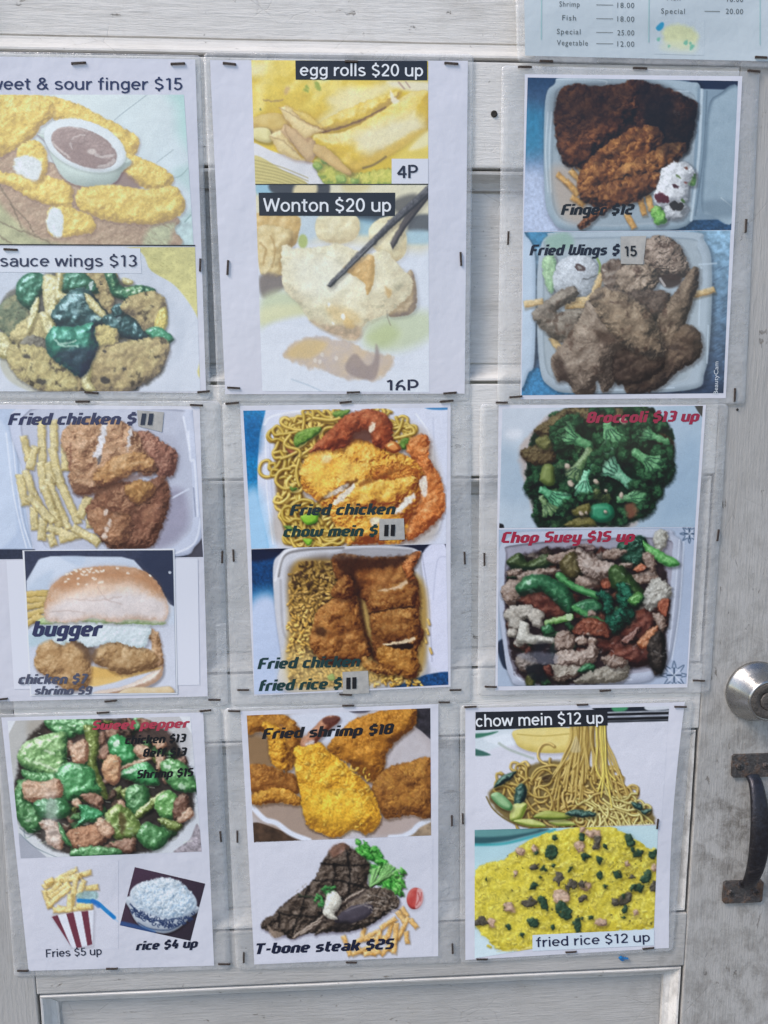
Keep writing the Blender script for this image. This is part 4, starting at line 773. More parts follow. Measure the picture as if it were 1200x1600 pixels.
    p.food([(640, 240), (700, 230), (760, 300), (800, 360), (760, 410), (700, 370), (650, 310)], rim=34, **dict(Gn, dark='#10180c', mid='#2c4a20', light='#5a7c3c'))
    p.food([(800, 370), (830, 300), (880, 290), (920, 330), (910, 380), (860, 410), (830, 430), (800, 400)], rim=26, **dict(M, dark='#6a645c', mid='#b4aea2', light='#dcd8cc', bump=12, wl=14, kind='crumb'))
    p.food([(870, 390), (918, 380), (905, 460), (870, 440)], rim=12, **dict(Rd, mid='#94442c', light='#c47450')); p.food([(840, 450), (890, 460), (890, 530), (860, 500)], rim=14, **M)
    p.food([(210, 330), (250, 280), (320, 270), (400, 300), (450, 350), (465, 410), (440, 445), (390, 400), (320, 345), (240, 360)], rim=34, **Gn); p.flat(ell(256, 298, 10, 12), '#c8e4cc', 4, .9)
    p.food([(480, 400), (560, 380), (600, 420), (540, 450), (480, 430)], rim=20, **Gn)
    p.tube([(400, 268), (470, 320), (585, 365)], 34, '#1f5a2c', '#4c9a54', '#8cd084', gloss=.15); p.tube([(470, 420), (540, 455), (600, 490)], 30, '#1f5a2c', '#4c9a54', '#84c87c')
    floret(p, 660, 420, 74, 205, cols=('#061c14', '#12503c', '#348a68'), st=0); floret(p, 640, 480, 50, 250, cols=('#061c14', '#12503c', '#348a68'), st=0); floret(p, 690, 370, 46, 160, cols=('#061c14', '#15583f', '#3c9470'), st=0); floret(p, 600, 400, 44, 160, cols=('#061c14', '#12503c', '#348a68'), st=0)
    p.food([(730, 380), (770, 350), (800, 370), (770, 410), (740, 405)], rim=18, **dict(Gn, mid='#4a8a3c', light='#84bc68'))
    for x, y in ((555, 445),): p.food(ell(x, y, 20, 15), rim=8, **M)
    # cauliflower
    for x, y, r in ((190, 450, 40), (240, 440, 42), (290, 460, 36), (200, 490, 34), (300, 490, 26), (180, 540, 24), (215, 580, 24)): p.food(ell(x, y, r, r*.85, 0, 10, .15, p.rs), '#6a6258', '#b4aa9c', '#dcd4c6', rim=16, bump=10, wl=12, kind='crumb', edge=5, shadow=.4, macro=.3)
    p.food([(220, 490), (260, 500), (270, 540), (360, 555), (360, 580), (270, 585), (210, 570), (215, 530)], '#8a8478', '#cfcabc', '#eae6da', rim=22, bump=2, wl=30, shadow=.4)
    p.tube([(345, 490), (455, 462)], 30, '#4a7a34', '#8cb86a', '#c4e0a4', smooth=False); p.flat(ell(448, 462, 14, 18, -15), '#c8dcae', 3, .9); p.food([(320, 520), (350, 495), (380, 530), (340, 545)], rim=14, **dict(Gn, mid='#235a34'))
    p.food([(480, 510), (540, 470), (620, 500), (640, 560), (560, 560), (480, 550)], rim=20, **dict(Rd, mid='#6a3020', light='#a45a3c')); p.food([(770, 590), (820, 530), (865, 510), (830, 600)], rim=12, **dict(Rd, dark='#6a2c14', mid='#b06a40', light='#d89c74'))
    p.food([(700, 570), (770, 515), (765, 550), (720, 590)], rim=10, **dict(Rd, mid='#7a5044', light='#a88478'))
    p.food([(830, 570), (880, 540), (900, 640), (880, 720), (840, 700), (820, 640)], rim=26, **dict(Rd, dark='#0c0c0c', mid='#27201c', light='#4c4038'))
    p.food([(380, 590), (400, 540), (440, 530), (470, 570), (460, 610), (400, 620)], rim=26, **M)
    for q in ([(480, 570), (510, 550), (535, 580), (500, 595)], [(530, 545), (550, 540), (550, 556)], [(545, 565), (575, 570), (570, 610), (545, 600)]): p.food(q, rim=10, **dict(M, light='#dccfc2'))
    p.flat([(290, 590), (380, 600), (380, 700), (290, 690)], '#1a1a24', 16, .8)
    p.food([(385, 650), (420, 620), (500, 620), (560, 600), (575, 640), (540, 680), (460, 690), (400, 690)], rim=32, **dict(M, mid='#b09a8c', light='#d6c6b8'))
    p.food([(360, 690), (420, 690), (500, 700), (510, 720), (450, 750), (380, 755)], rim=24, **dict(M, bump=12, wl=16, mid='#a49888', light='#cfc6b6')); p.food([(490, 720), (530, 680), (565, 690), (560, 715)], rim=14, **Gn)
    p.food([(480, 760), (600, 700), (700, 670), (725, 710), (690, 760), (560, 770)], rim=30, **dict(M, dark='#5c5448', mid='#9c9282', light='#c8c0b0', bump=10, wl=16)); p.food([(600, 660), (660, 640), (720, 680), (660, 700)], rim=22, **M)
    p.food([(205, 650), (260, 640), (300, 690), (250, 720), (205, 690)], rim=26, **dict(M, mid='#7c7068')); p.flat([(200, 640), (300, 625), (390, 640), (380, 680), (290, 680)], '#8a8c9c', 10, .5); p.food([(250, 740), (290, 730), (280, 790), (250, 785)], rim=16, **dict(Gn, mid='#4a4a20', light='#7a7a40'))
    p.flat([(250, 690), (350, 690), (330, 770), (260, 740)], '#151820', 10, .85); p.food([(330, 700), (360, 690), (370, 740), (345, 735)], rim=10, **Rd)
    for i in range(70):
        x, y = p.rs.uniform(180, 890), p.rs.uniform(170, 740); p.line([(x, y), (x+p.rs.uniform(5, 20), y+p.rs.uniform(-8, 8))], p.rs.uniform(2, 5), '#d8d4d0', .4, feather=2)
    p.grade(.94, .03, .85, tint='#f8faff')
    return p
@printer
def sweet_pepper():
    p = Print((0, 1090, .30833), [(38, 118), (965, 95), (1022, 780), (105, 815)], bg='#cfd3dc', seed=131)
    p.grad(40, 120, 1000, 800, '#cdd0d4', '#d3d7e2')
    p.flat([(30, 100), (260, 100), (240, 200), (120, 260), (90, 420), (30, 300)], '#b3b0ac', 34, .7); p.flat([(140, 120), (260, 110), (240, 200), (160, 230)], '#a59a8c', 24, .6)
    p.flat([(760, 100), (940, 90), (960, 300), (900, 330), (820, 200)], '#bcb9bc', 24, .8)
    p.flat([(95, 690), (240, 812), (95, 825)], '#a4a8b8', 3, 1, smooth=False); p.flat([(1000, 640), (1030, 780), (880, 785), (960, 720)], '#a49aa4', 4, 1, tex=.4, twl=14)
    p.flat([(30, 110), (80, 115), (36, 200)], '#dfe2ea', 3, 1, smooth=False); p.flat([(905, 90), (975, 90), (985, 200)], '#dfe2ea', 3, 1, smooth=False)
    for k in range(16):
        a = -.4+k*.16; p.line([(540+math.cos(a)*430, 460+math.sin(a)*300), (540+math.cos(a+.1)*470, 460+math.sin(a+.1)*350), (540+math.cos(a+.25)*440, 460+math.sin(a+.25)*320)], 3, '#8ea0b0', .7)
    for q in ([(100, 660), (140, 690), (160, 650)], [(120, 650), (130, 710), (175, 690)], [(90, 580), (110, 640)], [(100, 690), (180, 760), (290, 810)]): p.line(q, 3.5, '#5c7480', .8)
    p.flat([(110, 260), (250, 120), (520, 105), (800, 140), (950, 330), (980, 560), (860, 720), (700, 790), (390, 800), (200, 720), (85, 520)], '#2c2420', 14, .95, edge=14, tex=.5, twl=40)
    p.flat([(240, 110), (460, 100), (820, 150), (850, 260), (600, 320), (300, 260)], '#54403a', 20, .7, tex=.4)
    Gn = dict(dark='#123a1c', mid='#46864a', light='#8cbc80', gloss=.5, gk=30, bump=2.5, wl=60, macro=.45, scol='#0c100a', mott=.14, edge=3, H=.7)
    Ol = dict(Gn, dark='#28300c', mid='#6a7c34', light='#a8b468')
    M = dict(dark='#7a4e38', mid='#c49a7c', light='#e4c6ac', bump=5, wl=24, macro=.6, edge=5, mott=.14, scol='#1a0e0a', gloss=.1)
    Mk = dict(M, dark='#4a2c20', mid='#946a54', light='#c09a84')
    p.scraps(130, [(120, 270), (250, 130), (520, 115), (800, 150), (930, 330), (960, 560), (850, 710), (690, 780), (390, 790), (210, 710), (95, 520)], [('#123418', '#3a6e38', '#7aa868'), ('#0c2410', '#285428', '#588c50'), ('#4a2c20', '#8c6450', '#b8927c'), ('#28300c', '#5c6c2c', '#98a45c'), ('#1c1410', '#4a3428', '#745848')], 24, 46, gloss=.15)
    p.grow = 1.14
    p.food([(245, 115), (390, 110), (370, 190), (300, 190), (250, 150)], rim=30, **Gn); p.food([(370, 140), (440, 110), (500, 130), (470, 170), (400, 180)], rim=22, **Gn); p.food([(680, 105), (720, 105), (720, 150), (690, 160)], rim=14, **Gn)
    for q in ([(320, 230), (360, 220), (370, 260), (330, 255)], [(490, 190), (530, 180), (530, 230), (500, 240)], [(540, 170), (590, 165), (590, 200), (550, 205)], [(500, 270), (540, 240), (560, 270), (530, 310), (500, 300)], [(700, 110), (760, 120), (740, 160)], [(560, 190), (580, 200), (570, 215)], [(820, 235), (850, 240), (830, 255)]): p.food(q, rim=14, **Mk)
    p.food([(790, 290), (830, 300), (820, 340), (800, 365)], rim=12, **M); p.food([(770, 225), (800, 210), (840, 230), (810, 260)], rim=16, **M)
    p.food([(880, 330), (930, 300), (945, 320), (930, 350)], rim=14, **dict(Mk, dark='#241410', mid='#4a2c22'))
    p.food([(430, 160), (490, 180), (500, 260), (490, 340), (530, 440), (540, 490), (500, 460), (450, 340), (440, 230)], rim=26, **Ol)
    p.food([(105, 290), (140, 235), (250, 195), (320, 200), (325, 290), (320, 375), (240, 395), (150, 360), (115, 330)], rim=40, **dict(Gn, mid='#6a9a56', light='#a8cc8c', bump=8, wl=30))
    for q in ([(170, 330), (220, 340), (290, 370)], [(230, 270), (270, 285)], [(130, 310), (150, 320)]): p.line(q, 12, '#d4e4c4', .7, feather=3)
    p.food([(120, 370), (200, 385), (300, 390), (280, 430), (160, 430)], rim=24, **Gn)
    p.food([(300, 380), (380, 335), (460, 370), (480, 430), (500, 470), (430, 490), (340, 510), (300, 450)], rim=40, **dict(Gn, mid='#3c8a4a', light='#7cc084'))
    p.food([(360, 260), (420, 220), (445, 260), (430, 320), (380, 325)], rim=30, **M)
    p.food([(555, 240), (580, 200), (630, 210), (690, 280), (690, 320), (630, 340), (580, 310)], rim=40, **dict(Gn, mid='#2c8a44', light='#78c484')); p.flat(ell(590, 232, 16, 20, 30), '#dff0dc', 4, .9)
    p.food([(680, 260), (730, 240), (760, 280), (720, 310)], rim=20, **M); p.food([(610, 360), (690, 320), (755, 305), (740, 325), (650, 355)], rim=10, **M)
    p.food([(610, 390), (680, 350), (750, 340), (795, 420), (780, 440), (700, 430), (640, 410)], rim=34, **dict(Gn, mid='#36904c', light='#84cc8c')); p.flat(ell(660, 372, 26, 10, -25), '#e4f2e0', 4, .85)
    p.food([(520, 360), (550, 305), (600, 310), (608, 390), (580, 435), (540, 410)], rim=30, **dict(M, mid='#c89468', light='#e8c098'))
    p.food([(825, 340), (870, 322), (940, 350), (998, 450), (970, 470), (890, 460), (840, 400)], rim=30, **dict(Gn, mid='#4a8c48', light='#94c484')); p.flat(ell(850, 350, 18, 12, 30), '#dff0dc', 4, .8); p.flat(ell(920, 450, 20, 14, 20), '#cfe4cc', 5, .7)
    p.food([(85, 470), (130, 430), (140, 520), (190, 570), (210, 640), (150, 670), (100, 620), (80, 540)], rim=34, **dict(Gn, mid='#37703a', light='#74ac6c'))
    p.food([(130, 430), (220, 430), (290, 420), (302, 500), (220, 520), (140, 510)], rim=30, **M)
    p.food([(180, 540), (240, 520), (320, 520), (345, 570), (310, 605), (220, 600)], rim=34, **dict(Gn, mid='#2c6c38', light='#6cb07c')); p.flat([(240, 520), (290, 530), (280, 640), (240, 640)], '#b4bcb4', 12, .45)
    p.food([(365, 530), (390, 515), (410, 540), (390, 555)], rim=12, **M); p.food([(415, 495), (470, 488), (515, 510), (490, 550), (450, 530)], rim=16, **Mk)
    p.food([(390, 650), (415, 600), (405, 550), (460, 560), (515, 590), (480, 625), (430, 630)], rim=26, **dict(Gn, mid='#2f8a50', light='#70c890'))
    p.food([(615, 480), (660, 460), (700, 500), (690, 520), (640, 520)], rim=14, **Ol)
    p.food([(650, 470), (720, 450), (750, 490), (740, 570), (690, 600), (650, 560)], rim=34, **dict(Gn, mid='#2f6c34'))
    p.food([(690, 590), (740, 540), (820, 480), (825, 500), (770, 560), (710, 605)], rim=14, **dict(Ol, light='#c4cc8c'))
    p.food([(790, 540), (810, 500), (860, 480), (905, 530), (890, 590), (850, 615), (810, 590)], rim=34, **dict(Gn, mid='#5a9a48', light='#9ccc84'))
    p.food([(880, 600), (900, 510), (945, 500), (955, 560), (930, 610)], rim=22, **dict(Mk, dark='#2c1a14', mid='#6a4434')); p.food([(900, 620), (960, 560), (975, 600), (930, 628)], rim=14, **M)
    p.food([(580, 570), (610, 520), (640, 560), (620, 580)], rim=14, **M)
    p.food([(540, 620), (580, 560), (630, 560), (690, 620), (710, 680), (660, 710), (580, 700)], rim=36, **dict(Ol, mid='#6c8a3c')); p.flat([(610, 580), (640, 620), (620, 700), (600, 640)], '#4a3018', 12, .7)
    p.food([(805, 620), (840, 615), (915, 640), (900, 670), (850, 660)], rim=16, **dict(Ol, light='#c8d494'))
    p.food([(705, 710), (740, 640), (800, 660), (850, 690), (830, 740), (770, 765)], rim=34, **dict(Gn, mid='#3a7a3c', light='#7cb474'))
    p.food([(205, 640), (250, 625), (300, 650), (318, 720), (300, 760), (240, 730), (235, 680)], rim=26, **dict(M, mid='#cfae98', light='#ecdacb')); p.flat([(240, 690), (280, 670), (300, 700)], '#5a4438', 10, .6)
    p.food([(355, 680), (460, 650), (520, 645), (540, 700), (490, 750), (380, 755)], rim=24, **dict(Mk, mid='#a87454', light='#cf9c78', bump=8, wl=14)); p.food([(490, 640), (520, 615), (570, 670), (540, 710)], rim=18, **M)
    p.food([(560, 740), (620, 725), (680, 720), (660, 780), (600, 770)], rim=20, **Mk); p.food([(390, 770), (500, 755), (600, 775), (570, 800), (390, 805)], rim=18, **Gn); p.food([(300, 640), (340, 700), (360, 750), (320, 720)], rim=18, **Gn)
    for i in range(60):
        x, y = p.rs.uniform(120, 960), p.rs.uniform(130, 760); p.line([(x, y), (x+p.rs.uniform(6, 26), y+p.rs.uniform(-10, 10))], p.rs.uniform(2.5, 6), '#dcebd4', .5, feather=2)
    p.flat([(215, 500), (290, 510), (300, 820), (240, 820)], '#dfe3ea', 30, .25)
    p.grade(.97, .07, .84)
    return p

@printer
def fries_carton():
    p = Print((0, 1320, .30833), [(130, 80), (600, 80), (600, 528), (170, 528)], bg=seen(PAPER_A), seed=141)
    for q in ([(230, 210), (380, 130)], [(280, 190), (450, 142)], [(240, 190), (260, 180)], [(225, 240), (250, 310)], [(250, 240), (300, 200)], [(330, 180), (400, 160)], [(260, 260), (340, 200)], [(250, 300), (350, 220)], [(440, 220), (485, 215)], [(385, 170), (365, 300)], [(420, 190), (400, 250)], [(300, 320), (350, 330)], [(280, 330), (440, 320)], [(400, 310), (460, 310)], [(350, 330), (355, 260)]):
        fries_pile(p, [q], 30, ('#b08c4c', '#dfc888', '#f0e6c2'))
    p.flat([(395, 245), (485, 235), (490, 275), (400, 280)], '#8fb4b4', 6, .75, tex=.3, twl=10)
    p.flat([(262, 360), (470, 318), (470, 334), (380, 345)], '#a8906c', 4, .9, smooth=False)
    p.food([(260, 362), (360, 342), (476, 330), (470, 510), (370, 525)], '#c0c2d0', '#dcdeea', '#e8eaf4', rim=4, smooth=False, shadow=.15)
    for q in ([(262, 364), (292, 356), (358, 512)], [(335, 349), (372, 342), (415, 520), (388, 523)], [(412, 338), (446, 334), (468, 505), (443, 512)]): p.flat(q, '#6c3040', 1.5, .95, smooth=False)
    p.line([(398, 282), (450, 286), (490, 292), (540, 335), (578, 368)], 20, '#1f7fc4', .92); p.line([(470, 284), (500, 310)], 22, '#2a6cc0', .7); p.line([(560, 350), (580, 372)], 14, '#1a78c0', .9)
    p.line([(578, 375), (604, 392)], 5, '#8ab4dc', .6)
    p.grade(1.0, .02, .95)
    return p

@printer
def rice_bowl():
    p = Print((0, 1320, .30833), [(683, 113), (1040, 197), (965, 487), (607, 408)], bg='#3a2c3a', seed=151)
    p.grad(640, 150, 980, 480, '#4a3448', '#2c2632')
    p.food([(655, 260), (660, 330), (690, 390), (740, 425), (830, 448), (900, 425), (960, 370), (998, 310)], '#7a8494', '#c0c8d4', '#dee4ec', rim=60, H=.5, shadow=.4, mott=.02)
    rs = p.rs
    for i in range(46):
        t = i/45; x = 668+t*310; y = 318+math.sin(t*2.7)*72+t*6+rs.uniform(-14, 22)
        r = rs.uniform(7, 13); a0 = rs.uniform(0, 6.28)
        p.line([(x+math.cos(a0+k*.9)*r*(1-k*.12), y+math.sin(a0+k*.9)*r*(1-k*.12)) for k in range(6)], 4.5, '#1f3058', .95)
    for i in range(60):
        t = rs.uniform(0, 1); x = 668+t*310; p.flat(ell(x, 320+math.sin(t*2.7)*74+t*4+rs.uniform(-12, 24), 5, 4), '#22345c', 1, .9)
    p.line([(660, 300), (720, 360), (800, 385), (900, 370), (990, 318)], 7, '#24375e', .9); p.line([(700, 395), (760, 425), (860, 430), (930, 390)], 6, '#24375e', .7)
    p.food(ell(828, 275, 172, 92, 10), '#8f9aac', '#c6d0dc', '#e4eaf2', rim=12, H=.5, shadow=0, mott=.02)
    p.food([(672, 255), (700, 205), (760, 180), (830, 163), (900, 180), (950, 225), (985, 280), (970, 330), (900, 365), (820, 360), (730, 320)], '#93a6ba', '#c9d4df', '#e8eef3', rim=60, H=.4, bump=12, wl=13, kind='grain', edge=8, mott=.12, mwl=30, shadow=.2, scol='#5a7890')
    for i in range(160):
        x, y = rs.uniform(690, 970), rs.uniform(180, 350)
        if ((x-828)/150)**2+((y-268)/92)**2 > 1: continue
        a = rs.uniform(0, 3.14); p.tube([(x, y), (x+math.cos(a)*12, y+math.sin(a)*9)], 7, '#9cb0c4', '#d6e0e9', '#f2f6fa', smooth=False, shadow=.35, scol='#5a7894', sb=4)
    p.flat([(600, 385), (720, 412), (790, 440), (760, 462), (700, 430), (605, 408)], '#2a66b4', 6, .55)
    p.grade(1.0, .05, .95)
    return p

@printer
def fried_shrimp():
    p = Print((350, 1090, .31667), [(112, 88), (1018, 52), (1022, 680), (148, 715)], bg='#cbccd8', seed=161)
    p.grad(140, 100, 1000, 700, '#b0a8a8', '#c6c2cc')
    p.flat([(330, 80), (620, 60), (640, 130), (540, 230), (380, 160)], '#cfd2e0', 20, 1); p.flat([(620, 60), (720, 58), (700, 75), (640, 76)], '#4a4654', 6, .9)
    p.flat([(940, 50), (1030, 48), (1030, 200), (960, 160), (930, 110)], '#35323a', 8, 1, tex=.5, twl=24)
    p.food([(800, 280), (850, 200), (930, 150), (990, 180), (1030, 240), (1030, 330), (880, 350), (790, 350)], '#8a7f84', '#b8b0b4', '#d4d2da', rim=30, H=-.3, shadow=0, mott=.08)
    p.flat([(110, 190), (220, 200), (260, 330), (120, 330)], '#8a6c4c', 26, .95)
    p.flat([(140, 520), (360, 520), (430, 640), (520, 690), (400, 710), (240, 650), (145, 570)], '#a08a7c', 24, .9)
    p.flat([(780, 590), (1030, 570), (1030, 600), (900, 670), (760, 690), (720, 650)], '#b09c94', 24, .8)
    p.flat([(140, 620), (240, 640), (380, 710), (140, 725)], '#4a382c', 4, 1, tex=.4, twl=30); p.flat([(900, 690), (960, 640), (1030, 610), (1030, 700)], '#8f7c68', 4, 1, tex=.4, twl=30)
    for q in ([(140, 540), (200, 600), (260, 620), (330, 670), (420, 705)], [(1030, 595), (960, 630), (930, 660), (880, 685), (820, 690)]): p.line(q, 26, '#d8dcea', 1, feather=5)
    K = dict(dark='#5e3410', mid='#b5782a', light='#e4b04c', bump=12, wl=15, kind='crumb', edge=7, ewl=14, mott=.2, mwl=70, scol='#34200c', H=.5)
    p.food([(100, 70), (240, 78), (310, 90), (360, 130), (380, 200), (350, 330), (300, 360), (240, 220), (180, 170), (110, 180)], rim=60, **dict(K, mid='#a8702c', light='#d8a040'))
    p.food([(190, 130), (250, 130), (300, 200), (320, 290), (310, 350), (260, 350), (225, 290), (215, 200)], rim=45, **dict(K, mid='#c88c2c', light='#f0c850'))
    p.food([(120, 340), (200, 330), (290, 360), (360, 390), (370, 470), (300, 470), (140, 470)], rim=50, **dict(K, mid='#8a5624', light='#b98038'))
    p.food([(125, 490), (200, 455), (300, 450), (380, 500), (370, 530), (260, 520), (150, 530)], rim=32, **dict(K, mid='#b88030', light='#e4b450'))
    p.food([(510, 260), (560, 180), (640, 110), (760, 70), (900, 52), (950, 60), (940, 140), (860, 210), (800, 280), (790, 350), (740, 415), (690, 400), (620, 330)], rim=70, **dict(K, mid='#a66c24', light='#d8983a'))
    p.flat([(620, 330), (700, 330), (760, 370), (730, 420), (680, 400)], '#6a3c14', 24, .6)
    p.food([(730, 440), (800, 350), (900, 320), (1030, 310), (1030, 580), (920, 580), (800, 595), (760, 520)], rim=80, **dict(K, dark='#4e2a10', mid='#94602a', light='#bd8638', mott=.24))
    p.food([(380, 210), (440, 150), (500, 95), (560, 92), (570, 115), (520, 160), (460, 220), (430, 250), (380, 260)], '#5a2c20', '#a4684c', '#d0a284', rim=30, bump=8, wl=14, asp=(3, .7), rot=-45, macro=.2, shadow=.4); p.flat([(490, 105), (555, 92), (568, 110), (510, 140)], '#4a2420', 8, .8); p.flat([(400, 225), (445, 210), (430, 250), (405, 250)], '#d8d0d0', 6, .85)
    p.food([(350, 250), (400, 240), (480, 225), (520, 270), (580, 310), (640, 370), (700, 420), (740, 480), (770, 560), (770, 620), (710, 675), (640, 650), (560, 690), (480, 670), (410, 630), (385, 540), (375, 460), (355, 380)], rim=90, **dict(K, dark='#8a5a1a', mid='#d69e2e', light='#f4cf50', bump=14, shadow=.6))
    for i in range(60):
        x, y = p.rs.uniform(390, 720), p.rs.uniform(270, 640); p.tube([(x, y), (x+p.rs.uniform(-14, 14), y+p.rs.uniform(-14, 14))], 9, '#a87420', '#e6bc48', '#f8e490', smooth=False, shadow=.3) if (x-380)/400+.2 > (y-640)/800 and y > 200+(x-400)*.55 else None
    p.flat([(400, 470), (560, 480), (680, 560), (600, 650), (440, 600)], '#ecc23c', 50, .35)
    p.grade(1.0, .04, .95)
    return p

@printer
def tbone_steak():
    p = Print((350, 1300, .31667), [(155, 48), (1030, 20), (1030, 612), (165, 648)], bg=seen(PAPER_A), seed=171)
    # lettuce
    for i in range(70):
        t = p.rs.uniform(0, 1); x = 660+t*190+p.rs.uniform(-30, 30); y = 60+t*210+p.rs.uniform(-40, 50)-(1-t)*10
        if x < 650 or x > 885 or y < 45: continue
        p.food(ell(x, y, p.rs.uniform(16, 34), p.rs.uniform(8, 16), p.rs.uniform(10, 70), 9, .3, p.rs), '#1c5a20', '#4fae44', '#aee48c', rim=9, bump=5, wl=12, edge=6, ewl=8, shadow=.45, scol='#103a10', so=(2, 4), sb=8, macro=.2)
    for i in range(24):
        x = p.rs.uniform(710, 870); p.tube([(720, 270), (x*.6+720*.4, 220), (x, 150+abs(x-800)*.6)], 6, '#5aa04a', '#9cd884', '#d8f4c0', shadow=.2)
    for i in range(26):
        x, y = p.rs.uniform(835, 890), p.rs.uniform(180, 320); p.food(ell(x, y, 16, 9, p.rs.uniform(0, 90), 8, .3, p.rs), '#2a6a24', '#5cb44c', '#b4e494', rim=7, bump=3, wl=9, shadow=.4, sb=6)
    # tomato
    p.food(ell(942, 328, 40, 54, 8), '#6a1c1c', '#b84440', '#dc8a80', rim=16, H=.6, shadow=.15); p.flat([(955, 280), (980, 290), (978, 350), (945, 378), (950, 330)], '#d8a8a8', 4, .9)
    for q in ([(958, 300), (965, 330), (950, 360)], [(975, 300), (970, 340)]): p.line(q, 5, '#a83c3c', .8)
    # fries
    fries_pile(p, [[(590, 520), (620, 600)], [(640, 560), (680, 590)], [(690, 480), (680, 520)], [(880, 380), (900, 410)], [(860, 400), (885, 435)], [(660, 540), (760, 490)], [(700, 530), (800, 520)], [(770, 490), (740, 600)], [(830, 450), (800, 540)], [(780, 470), (840, 430)], [(880, 480), (820, 580)], [(905, 430), (860, 520)], [(900, 500), (905, 540)], [(640, 600), (720, 570)], [(780, 600), (830, 550)], [(850, 460), (840, 590)], [(700, 600), (760, 590)], [(925, 440), (945, 465)]], 25, ('#a8702c', '#dcae68', '#f4dcb0'))
    # steak
    S = dict(dark='#120f0d', mid='#463a32', light='#8a7a6e', bump=10, wl=18, kind='ridge', edge=6, mott=.22, mwl=44, scol='#5c5660', H=.4, shadow=.45, macro=.8)
    p.food([(200, 470), (300, 380), (440, 260), (530, 100), (610, 80), (700, 160), (720, 270), (850, 320), (850, 370), (720, 450), (580, 490), (420, 500), (340, 515), (260, 500)], rim=40, **S)
    p.food([(450, 505), (560, 400), (690, 290), (760, 275), (820, 285), (860, 330), (858, 372), (800, 400), (740, 450), (660, 480), (590, 495), (500, 490)], rim=30, **dict(S, mid='#55473d', light='#a09082'))
    p.food([(180, 470), (205, 425), (240, 410), (300, 350), (430, 250), (480, 160), (520, 90), (560, 58), (605, 60), (650, 95), (720, 155), (710, 220), (690, 290), (590, 350), (480, 430), (350, 525), (300, 510), (250, 520), (220, 490)], rim=40, **S)
    for q in ([(480, 155), (600, 165), (715, 160)], [(440, 240), (560, 240), (690, 270)], [(370, 315), (470, 325), (560, 330)], [(280, 400), (340, 410), (460, 420)], [(600, 70), (620, 180), (615, 300)], [(545, 160), (540, 250), (480, 400)], [(420, 270), (380, 380), (340, 490)], [(270, 400), (275, 470)]): p.line(q, 10, '#0c0a0a', .8, feather=4)
    p.flat([(520, 95), (560, 55), (610, 65), (580, 110), (540, 120)], '#9a6c5a', 12, .6, edge=8); p.flat([(215, 460), (250, 490), (300, 505), (250, 520), (225, 500)], '#a89484', 6, .7, edge=6)
    p.tube([(345, 520), (480, 425), (590, 345), (690, 285)], 16, '#4a3c34', '#8c7c70', '#c4b4a8', bump=3, wl=12)
    p.tube([(380, 505), (480, 440)], 12, '#4a3c34', '#948478', '#c8bab0')
    p.food([(550, 425), (620, 370), (690, 355), (735, 365), (720, 410), (640, 450), (560, 450)], '#26222a', '#46404a', '#6c6672', rim=24, H=.4, shadow=.2)
    p.flat([(600, 390), (700, 350), (730, 345), (640, 375)], '#a8a0a0', 5, .8); p.flat([(540, 460), (600, 440), (640, 470), (560, 490)], '#151214', 12, .7)
    for i in range(40):
        x = p.rs.uniform(700, 850); y = p.rs.uniform(300, 400); p.line([(x, y), (x+p.rs.uniform(-16, 16), y+p.rs.uniform(-10, 10)), (x+20, y+8)], 4, '#c4b8ae' if i % 2 else '#1c1614', .55)
    for i in range(60):
        t = p.rs.uniform(0, 1); x = 300+t*340+p.rs.uniform(-50, 50); y = 430-t*320+p.rs.uniform(-60, 60)
        p.line([(x, y), (x+p.rs.uniform(-18, 18), y+p.rs.uniform(-12, 12)), (x+p.rs.uniform(-22, 22), y+14)], 3.5, '#84766a', .4)
    # parsley and butter
    p.line([(360, 308), (420, 318), (470, 325)], 6, '#3a4434', .9)
    for x, y in ((490, 290), (515, 300), (535, 290), (505, 275), (470, 320), (485, 340), (480, 365), (455, 325), (540, 275)): p.food(ell(x, y, 18, 9, p.rs.uniform(0, 180), 8, .35, p.rs), '#1c4a24', '#3f8a48', '#84c078', rim=6, edge=5, ewl=7, shadow=.4, sb=5)
    p.food([(490, 370), (510, 310), (550, 295), (580, 330), (570, 370), (545, 400), (560, 430), (520, 425), (490, 400)], '#8a847c', '#d4d0c4', '#efece4', rim=26, H=.6, bump=5, wl=12, asp=(.7, 4), rot=20, macro=.1, shadow=.6)
    p.grade(1.0, .03, .95)
    return p

